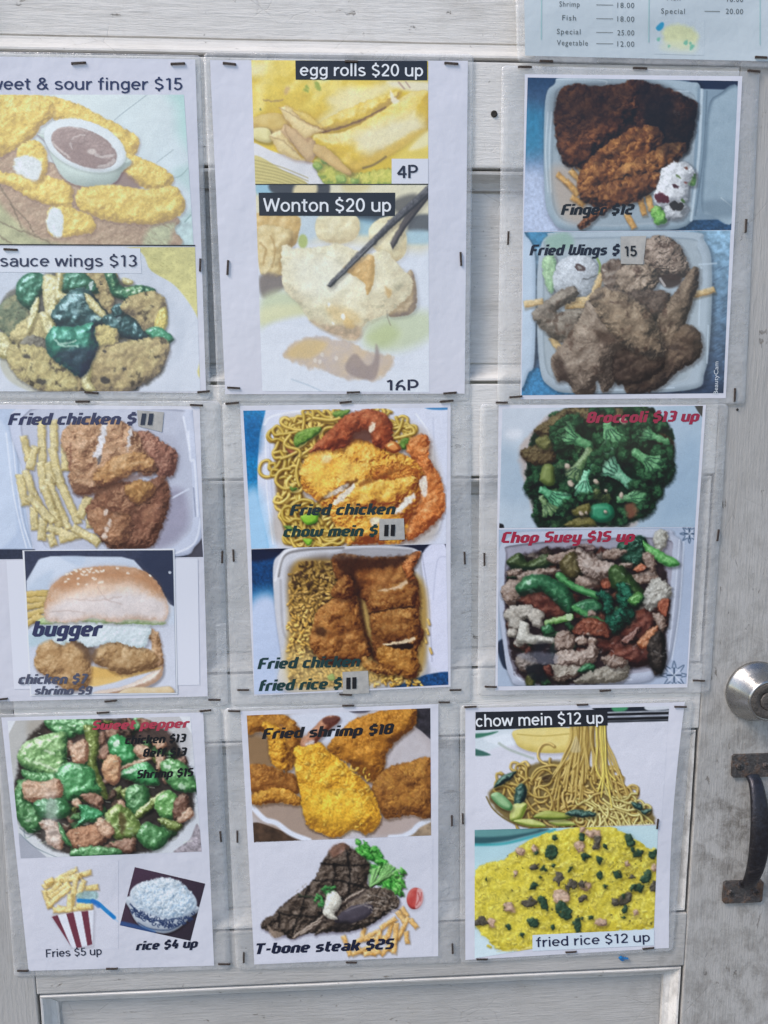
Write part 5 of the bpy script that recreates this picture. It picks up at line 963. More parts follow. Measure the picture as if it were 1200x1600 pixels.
@printer
def chow_mein_lift():
    p = Print((700, 1090, .33333), [(128, 62), (1037, 40), (1000, 596), (128, 625)], bg=seen(PAPER_A), seed=181)
    p.flat([(700, 30), (1050, 30), (1050, 60), (740, 75)], '#1c2430', 6, 1); p.flat([(770, 40), (840, 40), (830, 62), (780, 66)], '#4a9a6c', 6, .9); p.flat([(930, 38), (1050, 34), (1050, 52), (940, 60)], '#d4d8e2', 4, .95)
    for y0, c, w_ in ((70, '#c8ccd8', 8), (78, '#15181f', 14), (90, '#8d94a4', 5), (100, '#14161c', 14), (112, '#1a2028', 8)): p.line([(745, y0+2), (1045, y0-6)], w_, c, 1, smooth=False)
    p.flat([(120, 150), (330, 150), (320, 210), (240, 230), (150, 268), (120, 268)], '#cdd6e0', 10, 1); p.flat([(125, 170), (180, 165), (235, 158), (200, 175), (130, 190)], '#2c6a54', 5, .9); p.flat([(125, 240), (200, 268), (128, 272)], '#2a5a50', 5, .9)
    p.flat([(170, 190), (300, 170), (320, 215), (240, 225)], '#dce2ec', 12, .9); p.line([(240, 215), (290, 245), (400, 285)], 12, '#a9b2ae', .9, feather=4)
    p.food([(322, 150), (585, 146), (580, 235), (540, 258), (420, 258), (350, 240), (318, 210)], '#a08a3c', '#d8c478', '#efe6b4', rim=40, H=.3, shadow=.2, mott=.06); p.line([(325, 172), (450, 180), (580, 168)], 5, '#a89040', .7)
    reg = [(225, 420), (280, 350), (370, 320), (520, 300), (560, 240), (580, 150), (735, 150), (740, 340), (790, 400), (860, 460), (920, 520), (930, 590), (700, 596), (460, 600), (330, 560), (240, 480)]
    p.flat([(190, 470), (240, 400), (400, 310), (560, 300), (760, 360), (880, 480), (950, 530), (930, 600), (480, 612), (290, 580)], '#6e5a2c', 10, .9, edge=6)
    N2 = ('#7a6030', '#c2a860', '#ead48c')
    noodles(p, 95, [(225, 430), (300, 350), (520, 310), (740, 340), (860, 460), (930, 560), (900, 592), (460, 600), (330, 560), (250, 500)], 11, N2, curl=1.0)
    noodles(p, 34, [(640, 420), (760, 400), (900, 500), (930, 590), (640, 592)], 10, ('#8a7a3c', '#d8cc84', '#f4eebc'), dirv=70, curl=.5)
    for i in range(46):
        x0 = p.rs.uniform(575, 735); x2 = 480+(x0-575)*1.9+p.rs.uniform(-60, 60); y2 = p.rs.uniform(330, 480)
        p.tube([(x0, 120), (x0+p.rs.uniform(-10, 10), 200), ((x0*1.2+x2)/2.2, 290), (x2, y2)], 9, *N2, shadow=.4, sb=5, scol='#5a4414')
    for i in range(9):
        x0 = p.rs.uniform(690, 736); x3 = x0+p.rs.uniform(-20, 60); p.tube([(x0, 120), (x0+5, 240), (x0+p.rs.uniform(0, 20), 340), (x3, p.rs.uniform(380, 520))], 7, '#a88c34', '#e4d068', '#f6ec9c', shadow=.3)
    p.flat([(575, 250), (600, 180), (620, 250)], '#d8d4c4', 6, .35)
    Lf = dict(dark='#0c1c20', mid='#1f3c38', light='#4c6e5c', gloss=.3, gk=16, bump=6, wl=16, macro=.4, scol='#1c1a10')
    p.food([(215, 420), (250, 370), (320, 345), (290, 385), (240, 415)], rim=16, **Lf); p.food([(310, 480), (320, 420), (350, 402), (372, 440), (350, 500), (320, 520)], rim=22, **Lf)
    St = ('#6a7a2c', '#bcc470', '#e6e8b0')
    p.food([(290, 570), (300, 510), (330, 495), (370, 500), (350, 560), (320, 582)], *St, rim=26, shadow=.4); p.food([(200, 460), (240, 445), (300, 500), (290, 530), (240, 510)], *('#3a6a3c', '#8cb484', '#c8e0b4'), rim=20)
    p.food([(310, 575), (400, 570), (460, 600), (420, 608), (340, 595)], *St, rim=14); p.food([(470, 580), (540, 572), (600, 595), (520, 602)], *St, rim=14); p.food([(400, 560), (460, 530), (580, 550), (560, 570), (460, 572)], '#4a5a1c', '#94a048', '#c8cc84', rim=16)
    p.food([(550, 545), (600, 525), (690, 540), (680, 560), (600, 560)], rim=14, **Lf); p.food([(860, 490), (905, 500), (915, 530), (880, 520)], rim=12, **Lf); p.food([(905, 530), (955, 522), (925, 550)], rim=8, **Lf)
    p.line([(180, 465), (210, 520), (270, 570), (360, 605), (470, 612)], 7, '#6a5a2c', .9)
    p.flat([(440, 370), (490, 360), (480, 390), (450, 395)], '#2c2018', 6, .7); p.flat([(450, 620), (1010, 590), (1010, 610), (450, 630)], '#d6dcea', 3, .6)
    p.grade(1.0, .04, .95)
    return p

@printer
def fried_rice():
    p = Print((700, 1270, .33333), [(125, 80), (985, 60), (965, 545), (125, 682)], bg='#b9d4de', seed=191)
    p.grad(130, 90, 300, 680, '#a4ccd8', '#cfe0ea')
    p.flat([(120, 85), (470, 75), (330, 120), (230, 140), (120, 145)], '#2a5660', 10, 1); p.flat([(120, 82), (420, 78), (280, 108), (120, 112)], '#5f9a9c', 8, .9); p.line([(125, 150), (260, 145), (400, 110), (500, 80)], 12, '#1f9aa4', .8, feather=5)
    p.flat([(780, 60), (985, 58), (985, 180), (920, 130), (850, 80)], '#bcd8e0', 14, 1)
    p.food([(110, 330), (150, 250), (250, 220), (380, 130), (500, 85), (640, 60), (760, 62), (850, 110), (930, 160), (985, 190), (990, 500), (940, 540), (600, 575), (400, 640), (250, 645), (190, 600), (110, 500)], '#a8921c', '#d2c034', '#e4d85c', rim=40, H=.3, bump=6, wl=20, kind='grain', edge=9, ewl=26, mott=.16, mwl=120, shadow=.2, macro=.5, scol='#6a7a6c')
    for i in range(420):
        x, y = p.rs.uniform(130, 985), p.rs.uniform(80, 640)
        if y < 90+abs(x-680)*.33 or y > 640-(x-150)*.12: continue
        a = p.rs.uniform(0, 3.14); c = np.array([.85, .78, .28])+p.rs.uniform(-.07, .09)
        p.tube([(x, y), (x+math.cos(a)*15, y+math.sin(a)*13)], 12, c*.72, c, np.clip(c*1.2, 0, 1), smooth=False, shadow=.28, so=(1, 3), sb=5, scol='#6a5a10')
    p.flat([(160, 300), (400, 260), (420, 520), (200, 560)], '#d8c83c', 60, .35)
    p.grow = 1.25
    for x, y, r in ((340, 180, 18), (405, 170, 16), (620, 155, 22), (690, 100, 22), (632, 72, 16), (700, 150, 16), (525, 390, 34), (285, 445, 24), (205, 518, 18), (715, 515, 22), (640, 340, 20), (880, 470, 14), (970, 260, 16), (840, 240, 12), (315, 288, 10), (665, 95, 16)):
        p.food(ell(x, y, r, r*.8, p.rs.uniform(0, 90), 8, .25, p.rs), '#7a5c4c', '#c09c84', '#dcc0a8', rim=10, bump=3, wl=12, edge=4, shadow=.4, scol='#3a2c10')
    for x, y, r in ((405, 255, 18), (515, 310, 24), (585, 335, 22), (385, 415, 30), (830, 405, 26), (785, 420, 20), (970, 350, 26), (630, 335, 18), (155, 505, 26), (700, 140, 24), (630, 400, 22), (560, 355, 14), (865, 300, 14)):
        p.food(ell(x, y, r, r*.7, p.rs.uniform(0, 180), 8, .4, p.rs), '#1c1a14', '#4c463c', '#7c7460', rim=8, edge=6, ewl=9, shadow=.3, bump=4, wl=9, scol='#3a3010')
    for x, y, r in ((488, 175, 28), (852, 130, 22), (895, 195, 20), (645, 205, 20), (710, 222, 14), (712, 285, 18), (795, 285, 18), (445, 420, 28), (545, 455, 34), (400, 515, 24), (605, 525, 26), (930, 300, 26), (890, 350, 22), (345, 572, 12), (405, 340, 18), (960, 192, 18), (450, 265, 14), (630, 110, 18), (500, 115, 12), (575, 265, 10), (740, 160, 10), (288, 538, 12), (735, 345, 9), (488, 535, 12), (865, 170, 12), (820, 390, 14), (412, 188, 10), (182, 312, 6), (865, 352, 14), (490, 245, 9), (430, 300, 7), (830, 455, 14), (825, 490, 8), (668, 490, 10), (630, 495, 7)):
        p.food(ell(x, y, r, r*.75, p.rs.uniform(0, 180), 7, .4, p.rs), '#0a1c14', '#1f3e2c', '#4c6c4c', rim=8, edge=5, ewl=9, shadow=.4, scol='#4a4410', bump=3, wl=9)
    for i in range(110):
        x, y = p.rs.uniform(240, 960), p.rs.uniform(150, 520); r = p.rs.uniform(2.5, 6); p.flat(ell(x, y, r, r*.7, p.rs.uniform(0, 180), 6, .4, p.rs), '#3c3a18' if i % 2 else '#7c6a20', 1.5, .8)
    for i in range(6): p.line([(230+i*30, 650-i*2), (400, 636-i*3)], 5, '#d8cc7c', .5)
    p.grade(1.0, .06, .86)
    return p

@printer
def rice_sketch():
    p = Print((760, 0, .36667), [(715, 80), (930, 84), (928, 236), (715, 230)], bg=seen(MENU_A), seed=201)
    p.flat(ell(825, 155, 75, 52, 8), '#d3d6a4', 14, .9, edge=10, ewl=26, tex=.08); p.flat([(760, 180), (890, 180), (880, 225), (750, 215)], '#d0d6be', 16, .6)
    p.flat([(722, 118), (745, 95), (757, 100), (752, 120), (735, 132)], '#2a94c0', 2.5); 
    for x, y, r in ((735, 166, 10), (778, 197, 7), (850, 182, 11), (876, 200, 13), (870, 185, 8)): p.flat(ell(x, y, r*.7, r, 30, 8, .3, p.rs), '#6cb49c', 3, .85)
    return p
# ---------------------------------------------------------------- materials
def mat(name, base=(.8, .8, .8), rough=.5, metal=0, coat=0, coat_r=.1, spec=.5):
    m = bpy.data.materials.new(name); m.use_nodes = True
    b = m.node_tree.nodes['Principled BSDF']
    b.inputs['Base Color'].default_value = (*base, 1); b.inputs['Roughness'].default_value = rough
    b.inputs['Metallic'].default_value = metal; b.inputs['Coat Weight'].default_value = coat; b.inputs['Coat Roughness'].default_value = coat_r
    b.inputs['Specular IOR Level'].default_value = spec
    return m

class NT:
    def __init__(s, m): s.t = m.node_tree; s.n = s.t.nodes; s.b = s.n['Principled BSDF']; s.out = s.n['Material Output']
    def new(s, typ, **k):
        x = s.n.new('ShaderNode'+typ)
        for a, v in k.items():
            if a.startswith('i_'):
                x.inputs[a[2:].replace('_', ' ')].default_value = v
            else: setattr(x, a, v)
        return x
    def link(s, a, b): s.t.links.new(a, b)
    def pos(s, scale=(1, 1, 1), loc=(0, 0, 0)):
        g = s.new('NewGeometry'); mp = s.new('Mapping'); mp.inputs['Scale'].default_value = scale; mp.inputs['Location'].default_value = loc
        s.link(g.outputs['Position'], mp.inputs['Vector']); return mp.outputs[0]
    def noise(s, vec, scale, detail=6, rough=.6, dist=0):
        x = s.new('TexNoise'); x.inputs['Scale'].default_value = scale; x.inputs['Detail'].default_value = detail
        x.inputs['Roughness'].default_value = rough; x.inputs['Distortion'].default_value = dist
        s.link(vec, x.inputs['Vector']); return x.outputs['Fac']
    def ramp(s, fac, *stops):
        r = s.new('ValToRGB'); e = r.color_ramp.elements
        while len(e) < len(stops): e.new(.5)
        for k, (p_, c) in enumerate(stops):
            e[k].position = p_; e[k].color = (c, c, c, 1) if not hasattr(c, '__len__') else (*c, 1)
        s.link(fac, r.inputs[0]); return r.outputs[0]
    def math(s, op, a, b=None, clamp=False):
        x = s.new('Math', operation=op); x.use_clamp = clamp
        for k, v in enumerate((a, b)):
            if v is None: continue
            if isinstance(v, (int, float)): x.inputs[k].default_value = v
            else: s.link(v, x.inputs[k])
        return x.outputs[0]
    def mix(s, fac, a, b, blend='MIX'):
        x = s.new('MixRGB', blend_type=blend)
        for k, v in enumerate((fac, a, b)):
            if isinstance(v, (int, float)): x.inputs[k].default_value = v
            elif isinstance(v, tuple): x.inputs[k].default_value = (*v, 1)
            else: s.link(v, x.inputs[k])
        return x.outputs[0]
    def bump(s, h, strength, dist):
        x = s.new('Bump'); x.inputs['Strength'].default_value = strength; x.inputs['Distance'].default_value = dist
        s.link(h, x.inputs['Height']); s.link(x.outputs[0], s.b.inputs['Normal']); return x

HANDLE_P = U(1165, 1290); LOCK_P = U(1180, 1080)
def paint_material(name, grain, tone=1.0):
    """old white gloss paint on wood; brush marks and cracks run along `grain` ('x' or 'z')"""
    m = mat(name, rough=.5, spec=.35); T = NT(m)
    sc = (1, 1, 14) if grain == 'x' else (14, 1, 1)
    brush = T.noise(T.pos(sc), 30, 8, .72); broad = T.noise(T.pos((sc[0]*.35+.65, 1, sc[2]*.35+.65), (1, 6, 2)), 14, 7, .7)
    cloud = T.noise(T.pos(), 5.5, 6, .62); cloud2 = T.noise(T.pos(loc=(3, 1, 7)), 17, 8, .7)
    fine = T.noise(T.pos(), 260, 4, .7)
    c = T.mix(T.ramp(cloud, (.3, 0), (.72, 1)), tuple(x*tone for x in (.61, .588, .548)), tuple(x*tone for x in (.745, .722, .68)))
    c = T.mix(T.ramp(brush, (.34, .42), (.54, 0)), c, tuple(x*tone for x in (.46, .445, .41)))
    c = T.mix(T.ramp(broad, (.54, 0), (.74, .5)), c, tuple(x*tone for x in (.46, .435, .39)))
    c = T.mix(T.ramp(cloud2, (.54, 0), (.76, .38)), c, (.42, .385, .33))
    # worn spots where the paint is gone and the grey wood shows
    chipn = T.noise(T.pos((sc[0]*.12+.8, 1, sc[2]*.12+.8), (9, 2, 4)), 34, 9, .74, .4)
    chip = T.ramp(chipn, (.635, 0), (.665, 1))
    c = T.mix(T.math('MULTIPLY', chip, .75), c, (.21, .18, .145))
    # short scratches
    vo = T.new('TexVoronoi', feature='DISTANCE_TO_EDGE'); vo.inputs['Scale'].default_value = 22; T.link(T.pos((1.3, 1, .9) if grain == 'z' else (.9, 1, 1.4)), vo.inputs['Vector'])
    scr = T.math('MULTIPLY', T.ramp(vo.outputs[0], (0, 1), (.012, 0)), T.ramp(T.noise(T.pos(loc=(5, 5, 5)), 9, 4, .6), (.52, 0), (.6, 1)))
    c = T.mix(T.math('MULTIPLY', scr, .22), c, (.17, .15, .13))
    spk = T.ramp(T.noise(T.pos(loc=(1, 8, 3)), 130, 4, .66), (.66, 0), (.72, 1))
    c = T.mix(T.math('MULTIPLY', spk, .5), c, (.16, .14, .12))
    # hand grime round the pull handle and the lock
    for P, rad, amt in ((HANDLE_P, .15, .62), (LOCK_P, .11, .45), (U(1180, 1500), .17, .30), (U(1170, 900), .16, .20), (U(1130, 1560), .14, .25)):
        vd = T.new('VectorMath', operation='DISTANCE'); g = T.new('NewGeometry'); T.link(g.outputs['Position'], vd.inputs[0]); vd.inputs[1].default_value = tuple(P)
        near = T.math('SUBTRACT', 1.0, T.math('DIVIDE', vd.outputs['Value'], rad), True)
        gr = T.math('MULTIPLY', near, T.ramp(T.noise(T.pos((1, 1, .8), (2, 2, 9)), 46, 11, .78, .3), (.45, 0), (.66, 1)))
        c = T.mix(T.math('MULTIPLY', gr, amt*1.9, True), c, (.14, .125, .105))
    T.link(c, T.b.inputs['Base Color'])
    T.link(T.ramp(cloud2, (.3, .38), (.7, .62)), T.b.inputs['Roughness'])
    h = T.math('ADD', T.math('MULTIPLY', brush, .7), T.math('MULTIPLY', fine, .18))
    h = T.math('ADD', h, T.math('MULTIPLY', cloud2, .5)); h = T.math('SUBTRACT', h, T.math('MULTIPLY', chip, .35)); h = T.math('SUBTRACT', h, T.math('MULTIPLY', scr, .15))
    T.bump(h, .95, .0014)
    return m
M_PX = paint_material('weathered_paint_across', 'x', 1.12); M_PZ = paint_material('grubby_shaded_paint_upright', 'z', .68); M_PTOP = paint_material('upper_lit_paint_across', 'x', 1.12); M_PLOW = paint_material('lower_shaded_paint_across', 'x', .74)  # light fading downwards and sideways is put into these tones; stiles also hand-grubby
M_MOULD = paint_material('weathered_paint_moulding', 'x', 1.0); M_MOULDZ = paint_material('weathered_paint_moulding_upright_lit', 'z', 1.1)  # upright mouldings paler: light from the left put into their paint tone

def paper_material(name, base):
    m = mat(name, base, .45, coat=.6, coat_r=.12, spec=.2); T = NT(m)
    n = T.noise(T.pos(), 7, 5, .6); n2 = T.noise(T.pos(loc=(4, 4, 1)), 60, 6, .7)
    c = T.mix(T.ramp(n, (.3, 0), (.75, .35)), base, tuple(x*.93 for x in base))
    c = T.mix(T.math('MULTIPLY', T.ramp(n2, (.68, 0), (.8, 1)), .25), c, (.5, .49, .48))
    T.link(c, T.b.inputs['Base Color'])
    T.link(T.ramp(n2, (.35, .3), (.7, .5)), T.b.inputs['Roughness'])
    T.bump(T.math('ADD', n, T.math('MULTIPLY', n2, .08)), .5, .007)
    return m
M_PAPER = paper_material('laminated_white_paper', PAPER_A); M_MENU = paper_material('laminated_pale_blue_paper', MENU_A)

def ink_material():
    m = mat('photo_print', (.5, .5, .5), .45, coat=.6, coat_r=.12, spec=.2); T = NT(m)
    a = T.new('VertexColor', layer_name='ink')
    dots = T.noise(T.pos(), 900, 2, .5)
    n2 = T.noise(T.pos(loc=(4, 4, 1)), 55, 6, .7)
    c = T.mix(1.0, a.outputs[0], T.ramp(dots, (.25, .93), (.75, 1.07)), 'MULTIPLY')
    c = T.mix(T.math('MULTIPLY', T.ramp(n2, (.66, 0), (.8, 1)), .16), c, (.62, .62, .63))
    T.link(c, T.b.inputs['Base Color'])
    T.link(T.ramp(n2, (.35, .28), (.7, .5)), T.b.inputs['Roughness'])
    T.bump(T.noise(T.pos(), 7, 5, .6), .5, .007)
    return m
M_INK = ink_material()
def flat_ink(name, col): return mat(name, tuple(np.minimum(lin(hexc(col))*GAIN, .85)), .45, coat=.6, coat_r=.12, spec=.2)
INKS = {}
def ink(col):
    if col not in INKS: INKS[col] = flat_ink('ink_'+col.strip('#'), col)
    return INKS[col]

def film_material():
    m = bpy.data.materials.new('clear_laminate_film'); m.use_nodes = True; T = NT(m)
    T.b.inputs['Base Color'].default_value = (.86, .86, .86, 1); T.b.inputs['Roughness'].default_value = .16
    n = T.noise(T.pos(), 16, 7, .65); n2 = T.noise(T.pos((1, 1, 5)), 40, 6, .7)
    fac = T.math('ADD', T.ramp(n, (.35, .20), (.75, .50)), T.math('MULTIPLY', T.ramp(n2, (.6, 0), (.8, 1)), .12), True)
    tr = T.new('BsdfTransparent'); tr.inputs[0].default_value = (.95, .96, .96, 1); gl = T.new('BsdfGlossy'); gl.inputs['Roughness'].default_value = .12
    T.bump(T.math('ADD', n, T.math('MULTIPLY', n2, .1)), .8, .006)
    bn = [x for x in T.n if x.type == 'BUMP'][0]; T.link(bn.outputs[0], gl.inputs['Normal'])
    mx = T.new('MixShader'); T.link(fac, mx.inputs[0]); T.link(tr.outputs[0], mx.inputs[1]); T.link(T.b.outputs[0], mx.inputs[2])
    lw = T.new('LayerWeight'); T.link(bn.outputs[0], lw.inputs['Normal'])
    frf = T.math('ADD', .045, T.math('POWER', lw.outputs['Facing'], 4.0), True)
    m2 = T.new('MixShader'); T.link(frf, m2.inputs[0]); T.link(mx.outputs[0], m2.inputs[1]); T.link(gl.outputs[0], m2.inputs[2])
    T.link(m2.outputs[0], T.out.inputs['Surface'])
    return m
M_FILM = film_material()
M_TAPE = film_material(); M_TAPE.name = 'milky_tape'; [setattr(x.inputs[1], 'default_value', .55) for x in M_TAPE.node_tree.nodes if x.type == 'MATH' and x.operation == 'MULTIPLY' and abs(x.inputs[1].default_value-.12) < 1e-6]

def rust_metal(name, base, rust, lo, hi, rough=.5, sc=90):
    m = mat(name, base, rough, .75); T = NT(m)
    f = T.ramp(T.noise(T.pos(), sc, 7, .7), (lo, 0), (hi, 1))
    f2 = T.noise(T.pos(loc=(3, 3, 3)), sc*4, 4, .7)
    c = T.mix(f, base, rust); c = T.mix(T.ramp(f2, (.4, .5), (.65, 0)), c, (.03, .024, .02))
    T.link(c, T.b.inputs['Base Color']); T.link(T.math('SUBTRACT', .8, T.math('MULTIPLY', f, .8), True), T.b.inputs['Metallic'])
    T.link(T.ramp(f, (0, rough), (1, .85)), T.b.inputs['Roughness'])
    T.bump(T.math('ADD', f, f2), .7, .0012)
    return m
M_STAPLE = rust_metal('rusty_staple_wire', (.10, .09, .085), (.075, .045, .03), .35, .6, .45, 300)
M_PLATE = rust_metal('rusted_handle_plate', (.17, .16, .155), (.135, .078, .048), .47, .60, .5, 80)
M_GRIP = rust_metal('dark_worn_handle_metal', (.055, .055, .066), (.09, .06, .045), .60, .78, .38, 45)
M_STEEL = mat('scuffed_satin_steel', (.42, .41, .39), .28, 1.0)
_T = NT(M_STEEL); _n = _T.noise(_T.pos((1, 1, 1)), 120, 6, .7); _T.link(_T.ramp(_n, (.3, .16), (.7, .36)), _T.b.inputs['Roughness']); _T.bump(_T.noise(_T.pos((3, 3, 1)), 160, 4, .6), .2, .0006)
M_DARKSTEEL = rust_metal('tarnished_lock_face', (.17, .155, .14), (.10, .085, .07), .4, .65, .4, 150)
M_BLACK = mat('black_slot', (.012, .012, .012), .6)
M_HOLE = mat('dark_wood_hole', (.03, .025, .02), .9)
M_TAPEG = mat('yellowed_price_patch', (.42, .41, .37), .55)
_T = NT(M_TAPEG); _T.link(_T.mix(_T.ramp(_T.noise(_T.pos(), 120, 6, .7), (.35, 0), (.65, 1)), (.52, .50, .45), (.39, .38, .35)), _T.b.inputs['Base Color'])
M_BLUE = mat('blue_plastic', (.01, .16, .42), .35)

# ---------------------------------------------------------------- object helpers
def obj(name, verts, faces, material, parent=None, smooth=False, origin=None):
    v = np.asarray(verts, float).reshape(-1, 3)
    org = np.array(parent_world(parent)) if parent is not None else (np.array(origin) if origin is not None else np.zeros(3))
    me = bpy.data.meshes.new(name)
    me.from_pydata((v-org).tolist(), [], [tuple(int(i) for i in f) for f in faces]); me.update()
    if material: me.materials.append(material)
    if smooth: me.polygons.foreach_set('use_smooth', [True]*len(me.polygons))
    o = bpy.data.objects.new(name, me); COL.objects.link(o)
    if parent is not None: o.parent = parent
    elif origin is not None: o.location = origin
    return o
def parent_world(p):
    l = Vector((0, 0, 0))
    while p is not None: l = l+p.location; p = p.parent
    return l
def thing(name, label, cat, loc, group=None):
    o = bpy.data.objects.new(name, None); COL.objects.link(o); o.location = tuple(loc); o.empty_display_size = .05
    o['label'] = label; o['category'] = cat
    if group: o['group'] = group
    return o
def grid_faces(nu, nv):
    i = np.arange(nu*nv).reshape(nv, nu)
    return np.stack([i[:-1, :-1], i[1:, :-1], i[1:, 1:], i[:-1, 1:]], -1).reshape(-1, 4)
def bil(q, u, v):
    q = np.asarray(q, float); u = np.asarray(u)[..., None]; v = np.asarray(v)[..., None]
    return q[0]*(1-u)*(1-v)+q[1]*u*(1-v)+q[2]*u*v+q[3]*(1-u)*v

def bevel_box(name, x0, x1, y0, y1, z0, z1, material, parent, bev=.0015):
    bm = bmesh.new(); r = bmesh.ops.create_cube(bm, size=1)
    org = parent_world(parent)
    for v in bm.verts:
        v.co = Vector(((x0+x1)/2+v.co.x*(x1-x0), (y0+y1)/2+v.co.y*(y1-y0), (z0+z1)/2+v.co.z*(z1-z0)))-org
    bmesh.ops.bevel(bm, geom=list(bm.edges), offset=bev, segments=2, affect='EDGES', profile=.6)
    me = bpy.data.meshes.new(name); bm.to_mesh(me); bm.free(); me.materials.append(material)
    o = bpy.data.objects.new(name, me); COL.objects.link(o); o.parent = parent
    return o
def lathe(name, prof, centre, material, parent, n=48, smooth=True, tilt=None):
    """prof: (radius, distance out from the door)"""
    V, Fc = [], []
    for r, d in prof:
        for k in range(n):
            a = 2*math.pi*k/n; V.append((centre[0]+r*math.cos(a), centre[1]-d, centre[2]+r*math.sin(a)))
    for j in range(len(prof)-1):
        for k in range(n): Fc.append((j*n+k, j*n+(k+1) % n, (j+1)*n+(k+1) % n, (j+1)*n+k))
    V.append((centre[0], centre[1]-prof[-1][1], centre[2])); e = len(V)-1; j = len(prof)-1
    for k in range(n): Fc.append((j*n+k, j*n+(k+1) % n, e))
    return obj(name, V, Fc, material, parent, smooth)

# ---------------------------------------------------------------- ground and door
XL, XR = U(57, 1560)[0], U(1092, 1150)[0]           # inner edges of the stiles
DX0, DX1 = XL-.118, XR+.122
ZED = [U(740, y)[2] for y in (96, 262, 600, 744, 1046, 1148, 1441, 1524)]
GZ = ZED[-1]-.55
door = thing('panel_door', 'weathered white painted wooden panel door with menu posters stapled on it', 'door', ((DX0+DX1)/2, 0, GZ))
TH = .040
door['kind'] = 'thing'
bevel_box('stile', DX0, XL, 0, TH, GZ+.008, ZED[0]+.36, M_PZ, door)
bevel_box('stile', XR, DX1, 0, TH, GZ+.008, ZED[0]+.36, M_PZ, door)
rails = [(ZED[0], ZED[1]), (ZED[2], ZED[3]), (ZED[4], ZED[5]), (ZED[6], ZED[7])]
ztop, zbot = ZED[0]+.19, ZED[7]-.19
rails = [(ztop+.12, ztop)]+rails+[(zbot, zbot-.09), (GZ+.14, GZ+.008)]
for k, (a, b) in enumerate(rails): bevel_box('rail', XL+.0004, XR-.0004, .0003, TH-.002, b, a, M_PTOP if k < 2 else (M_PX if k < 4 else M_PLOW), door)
panels = [(rails[k][1], rails[k+1][0]) for k in range(len(rails)-1)]
# moulding profile: (inwards from the opening edge, depth behind the rail face)
PROF = [(0.0, .0120), (.0024, .0120), (.0027, .0022), (.0036, .0008), (.0056, .0012), (.0080, .0040), (.0118, .0082), (.0160, .0104), (.0184, .0110), (.0188, .0146), (.0206, .0148), (.0210, .0132)]
for kp, (zt, zb) in enumerate(panels):
    c = [(XL, zt), (XR, zt), (XR, zb), (XL, zb)]
    inn = [(1, -1), (-1, -1), (-1, 1), (1, 1)]
    for k in range(4):
        a, b = c[k], c[(k+1) % 4]; ia, ib = inn[k], inn[(k+1) % 4]
        n = 12; V = []
        for (d, y) in PROF:
            for s in range(n+1):
                t = s/n; x = (a[0]+ia[0]*d)*(1-t)+(b[0]+ib[0]*d)*t; z = (a[1]+ia[1]*d)*(1-t)+(b[1]+ib[1]*d)*t
                V.append((x, y+.0003*math.sin(s*2.1+k+zt*40), z))
        obj('moulding', V, grid_faces(n+1, len(PROF)), M_MOULD if k % 2 == 0 else M_MOULDZ, door)
    d = .0206
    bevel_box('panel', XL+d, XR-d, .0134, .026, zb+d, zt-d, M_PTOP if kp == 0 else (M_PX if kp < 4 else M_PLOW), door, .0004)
gm = mat('grey_paving', (.16, .155, .15), .85); _T = NT(gm); _T.link(_T.mix(_T.noise(_T.pos(), 4, 8, .7), (.11, .108, .105), (.22, .215, .205)), _T.b.inputs['Base Color']); _T.bump(_T.noise(_T.pos(), 60, 6, .7), .5, .004)
gnd = obj('ground', [(-60, -60, GZ), (60, -60, GZ), (60, .5, GZ), (-60, .5, GZ)], [(0, 1, 2, 3)], gm); gnd['kind'] = 'structure'; gnd['label'] = 'grey paving in front of the door'
for px, py, r in ((772, 178, .0021), (1152, 640, .0009)):
    lathe('nail_hole', [(r*1.5, .0002), (r*1.2, .0009), (r*.8, .0006)], U(px, py), M_HOLE, door, 14)

# dead bolt
lc = U(1180, 1079)
bolt = lathe('deadbolt', [(.0328, 0), (.0332, .0015), (.0328, .004), (.0318, .0050), (.0222, .0270), (.0216, .0286), (.0204, .0294), (.0196, .0288)], lc, M_STEEL, door, 64)
fc = (lc[0], lc[1]-.0282, lc[2])
lathe('lock_face', [(.0196, 0), (.0194, .0010), (.0186, .0016), (.0105, .0013), (.0100, .0006)], fc, M_DARKSTEEL, bolt, 48)
lathe('key_cylinder', [(.0098, .0004), (.0096, .0016), (.0088, .0020)], fc, M_DARKSTEEL, bolt, 32)
def slab(name, pts, y0, y1, material, parent, smooth=False):
    n = len(pts); V = [(x, y0, z) for x, z in pts]+[(x, y1, z) for x, z in pts]
    Fc = [tuple(range(n)), tuple(range(2*n-1, n-1, -1))]+[(k, (k+1) % n, n+(k+1) % n, n+k) for k in range(n)]
    return obj(name, V, Fc, material, parent, smooth)
kx, kz = fc[0], fc[2]
slab('keyway', [(kx-.0007, kz-.0058), (kx+.0009, kz-.0058), (kx+.0009, kz-.002), (kx+.0018, kz-.001), (kx+.0018, kz+.002), (kx+.0008, kz+.0058), (kx-.0011, kz+.0058), (kx-.0011, kz+.001), (kx-.0005, kz)], fc[1]-.0019, fc[1]-.0024, M_BLACK, bolt)

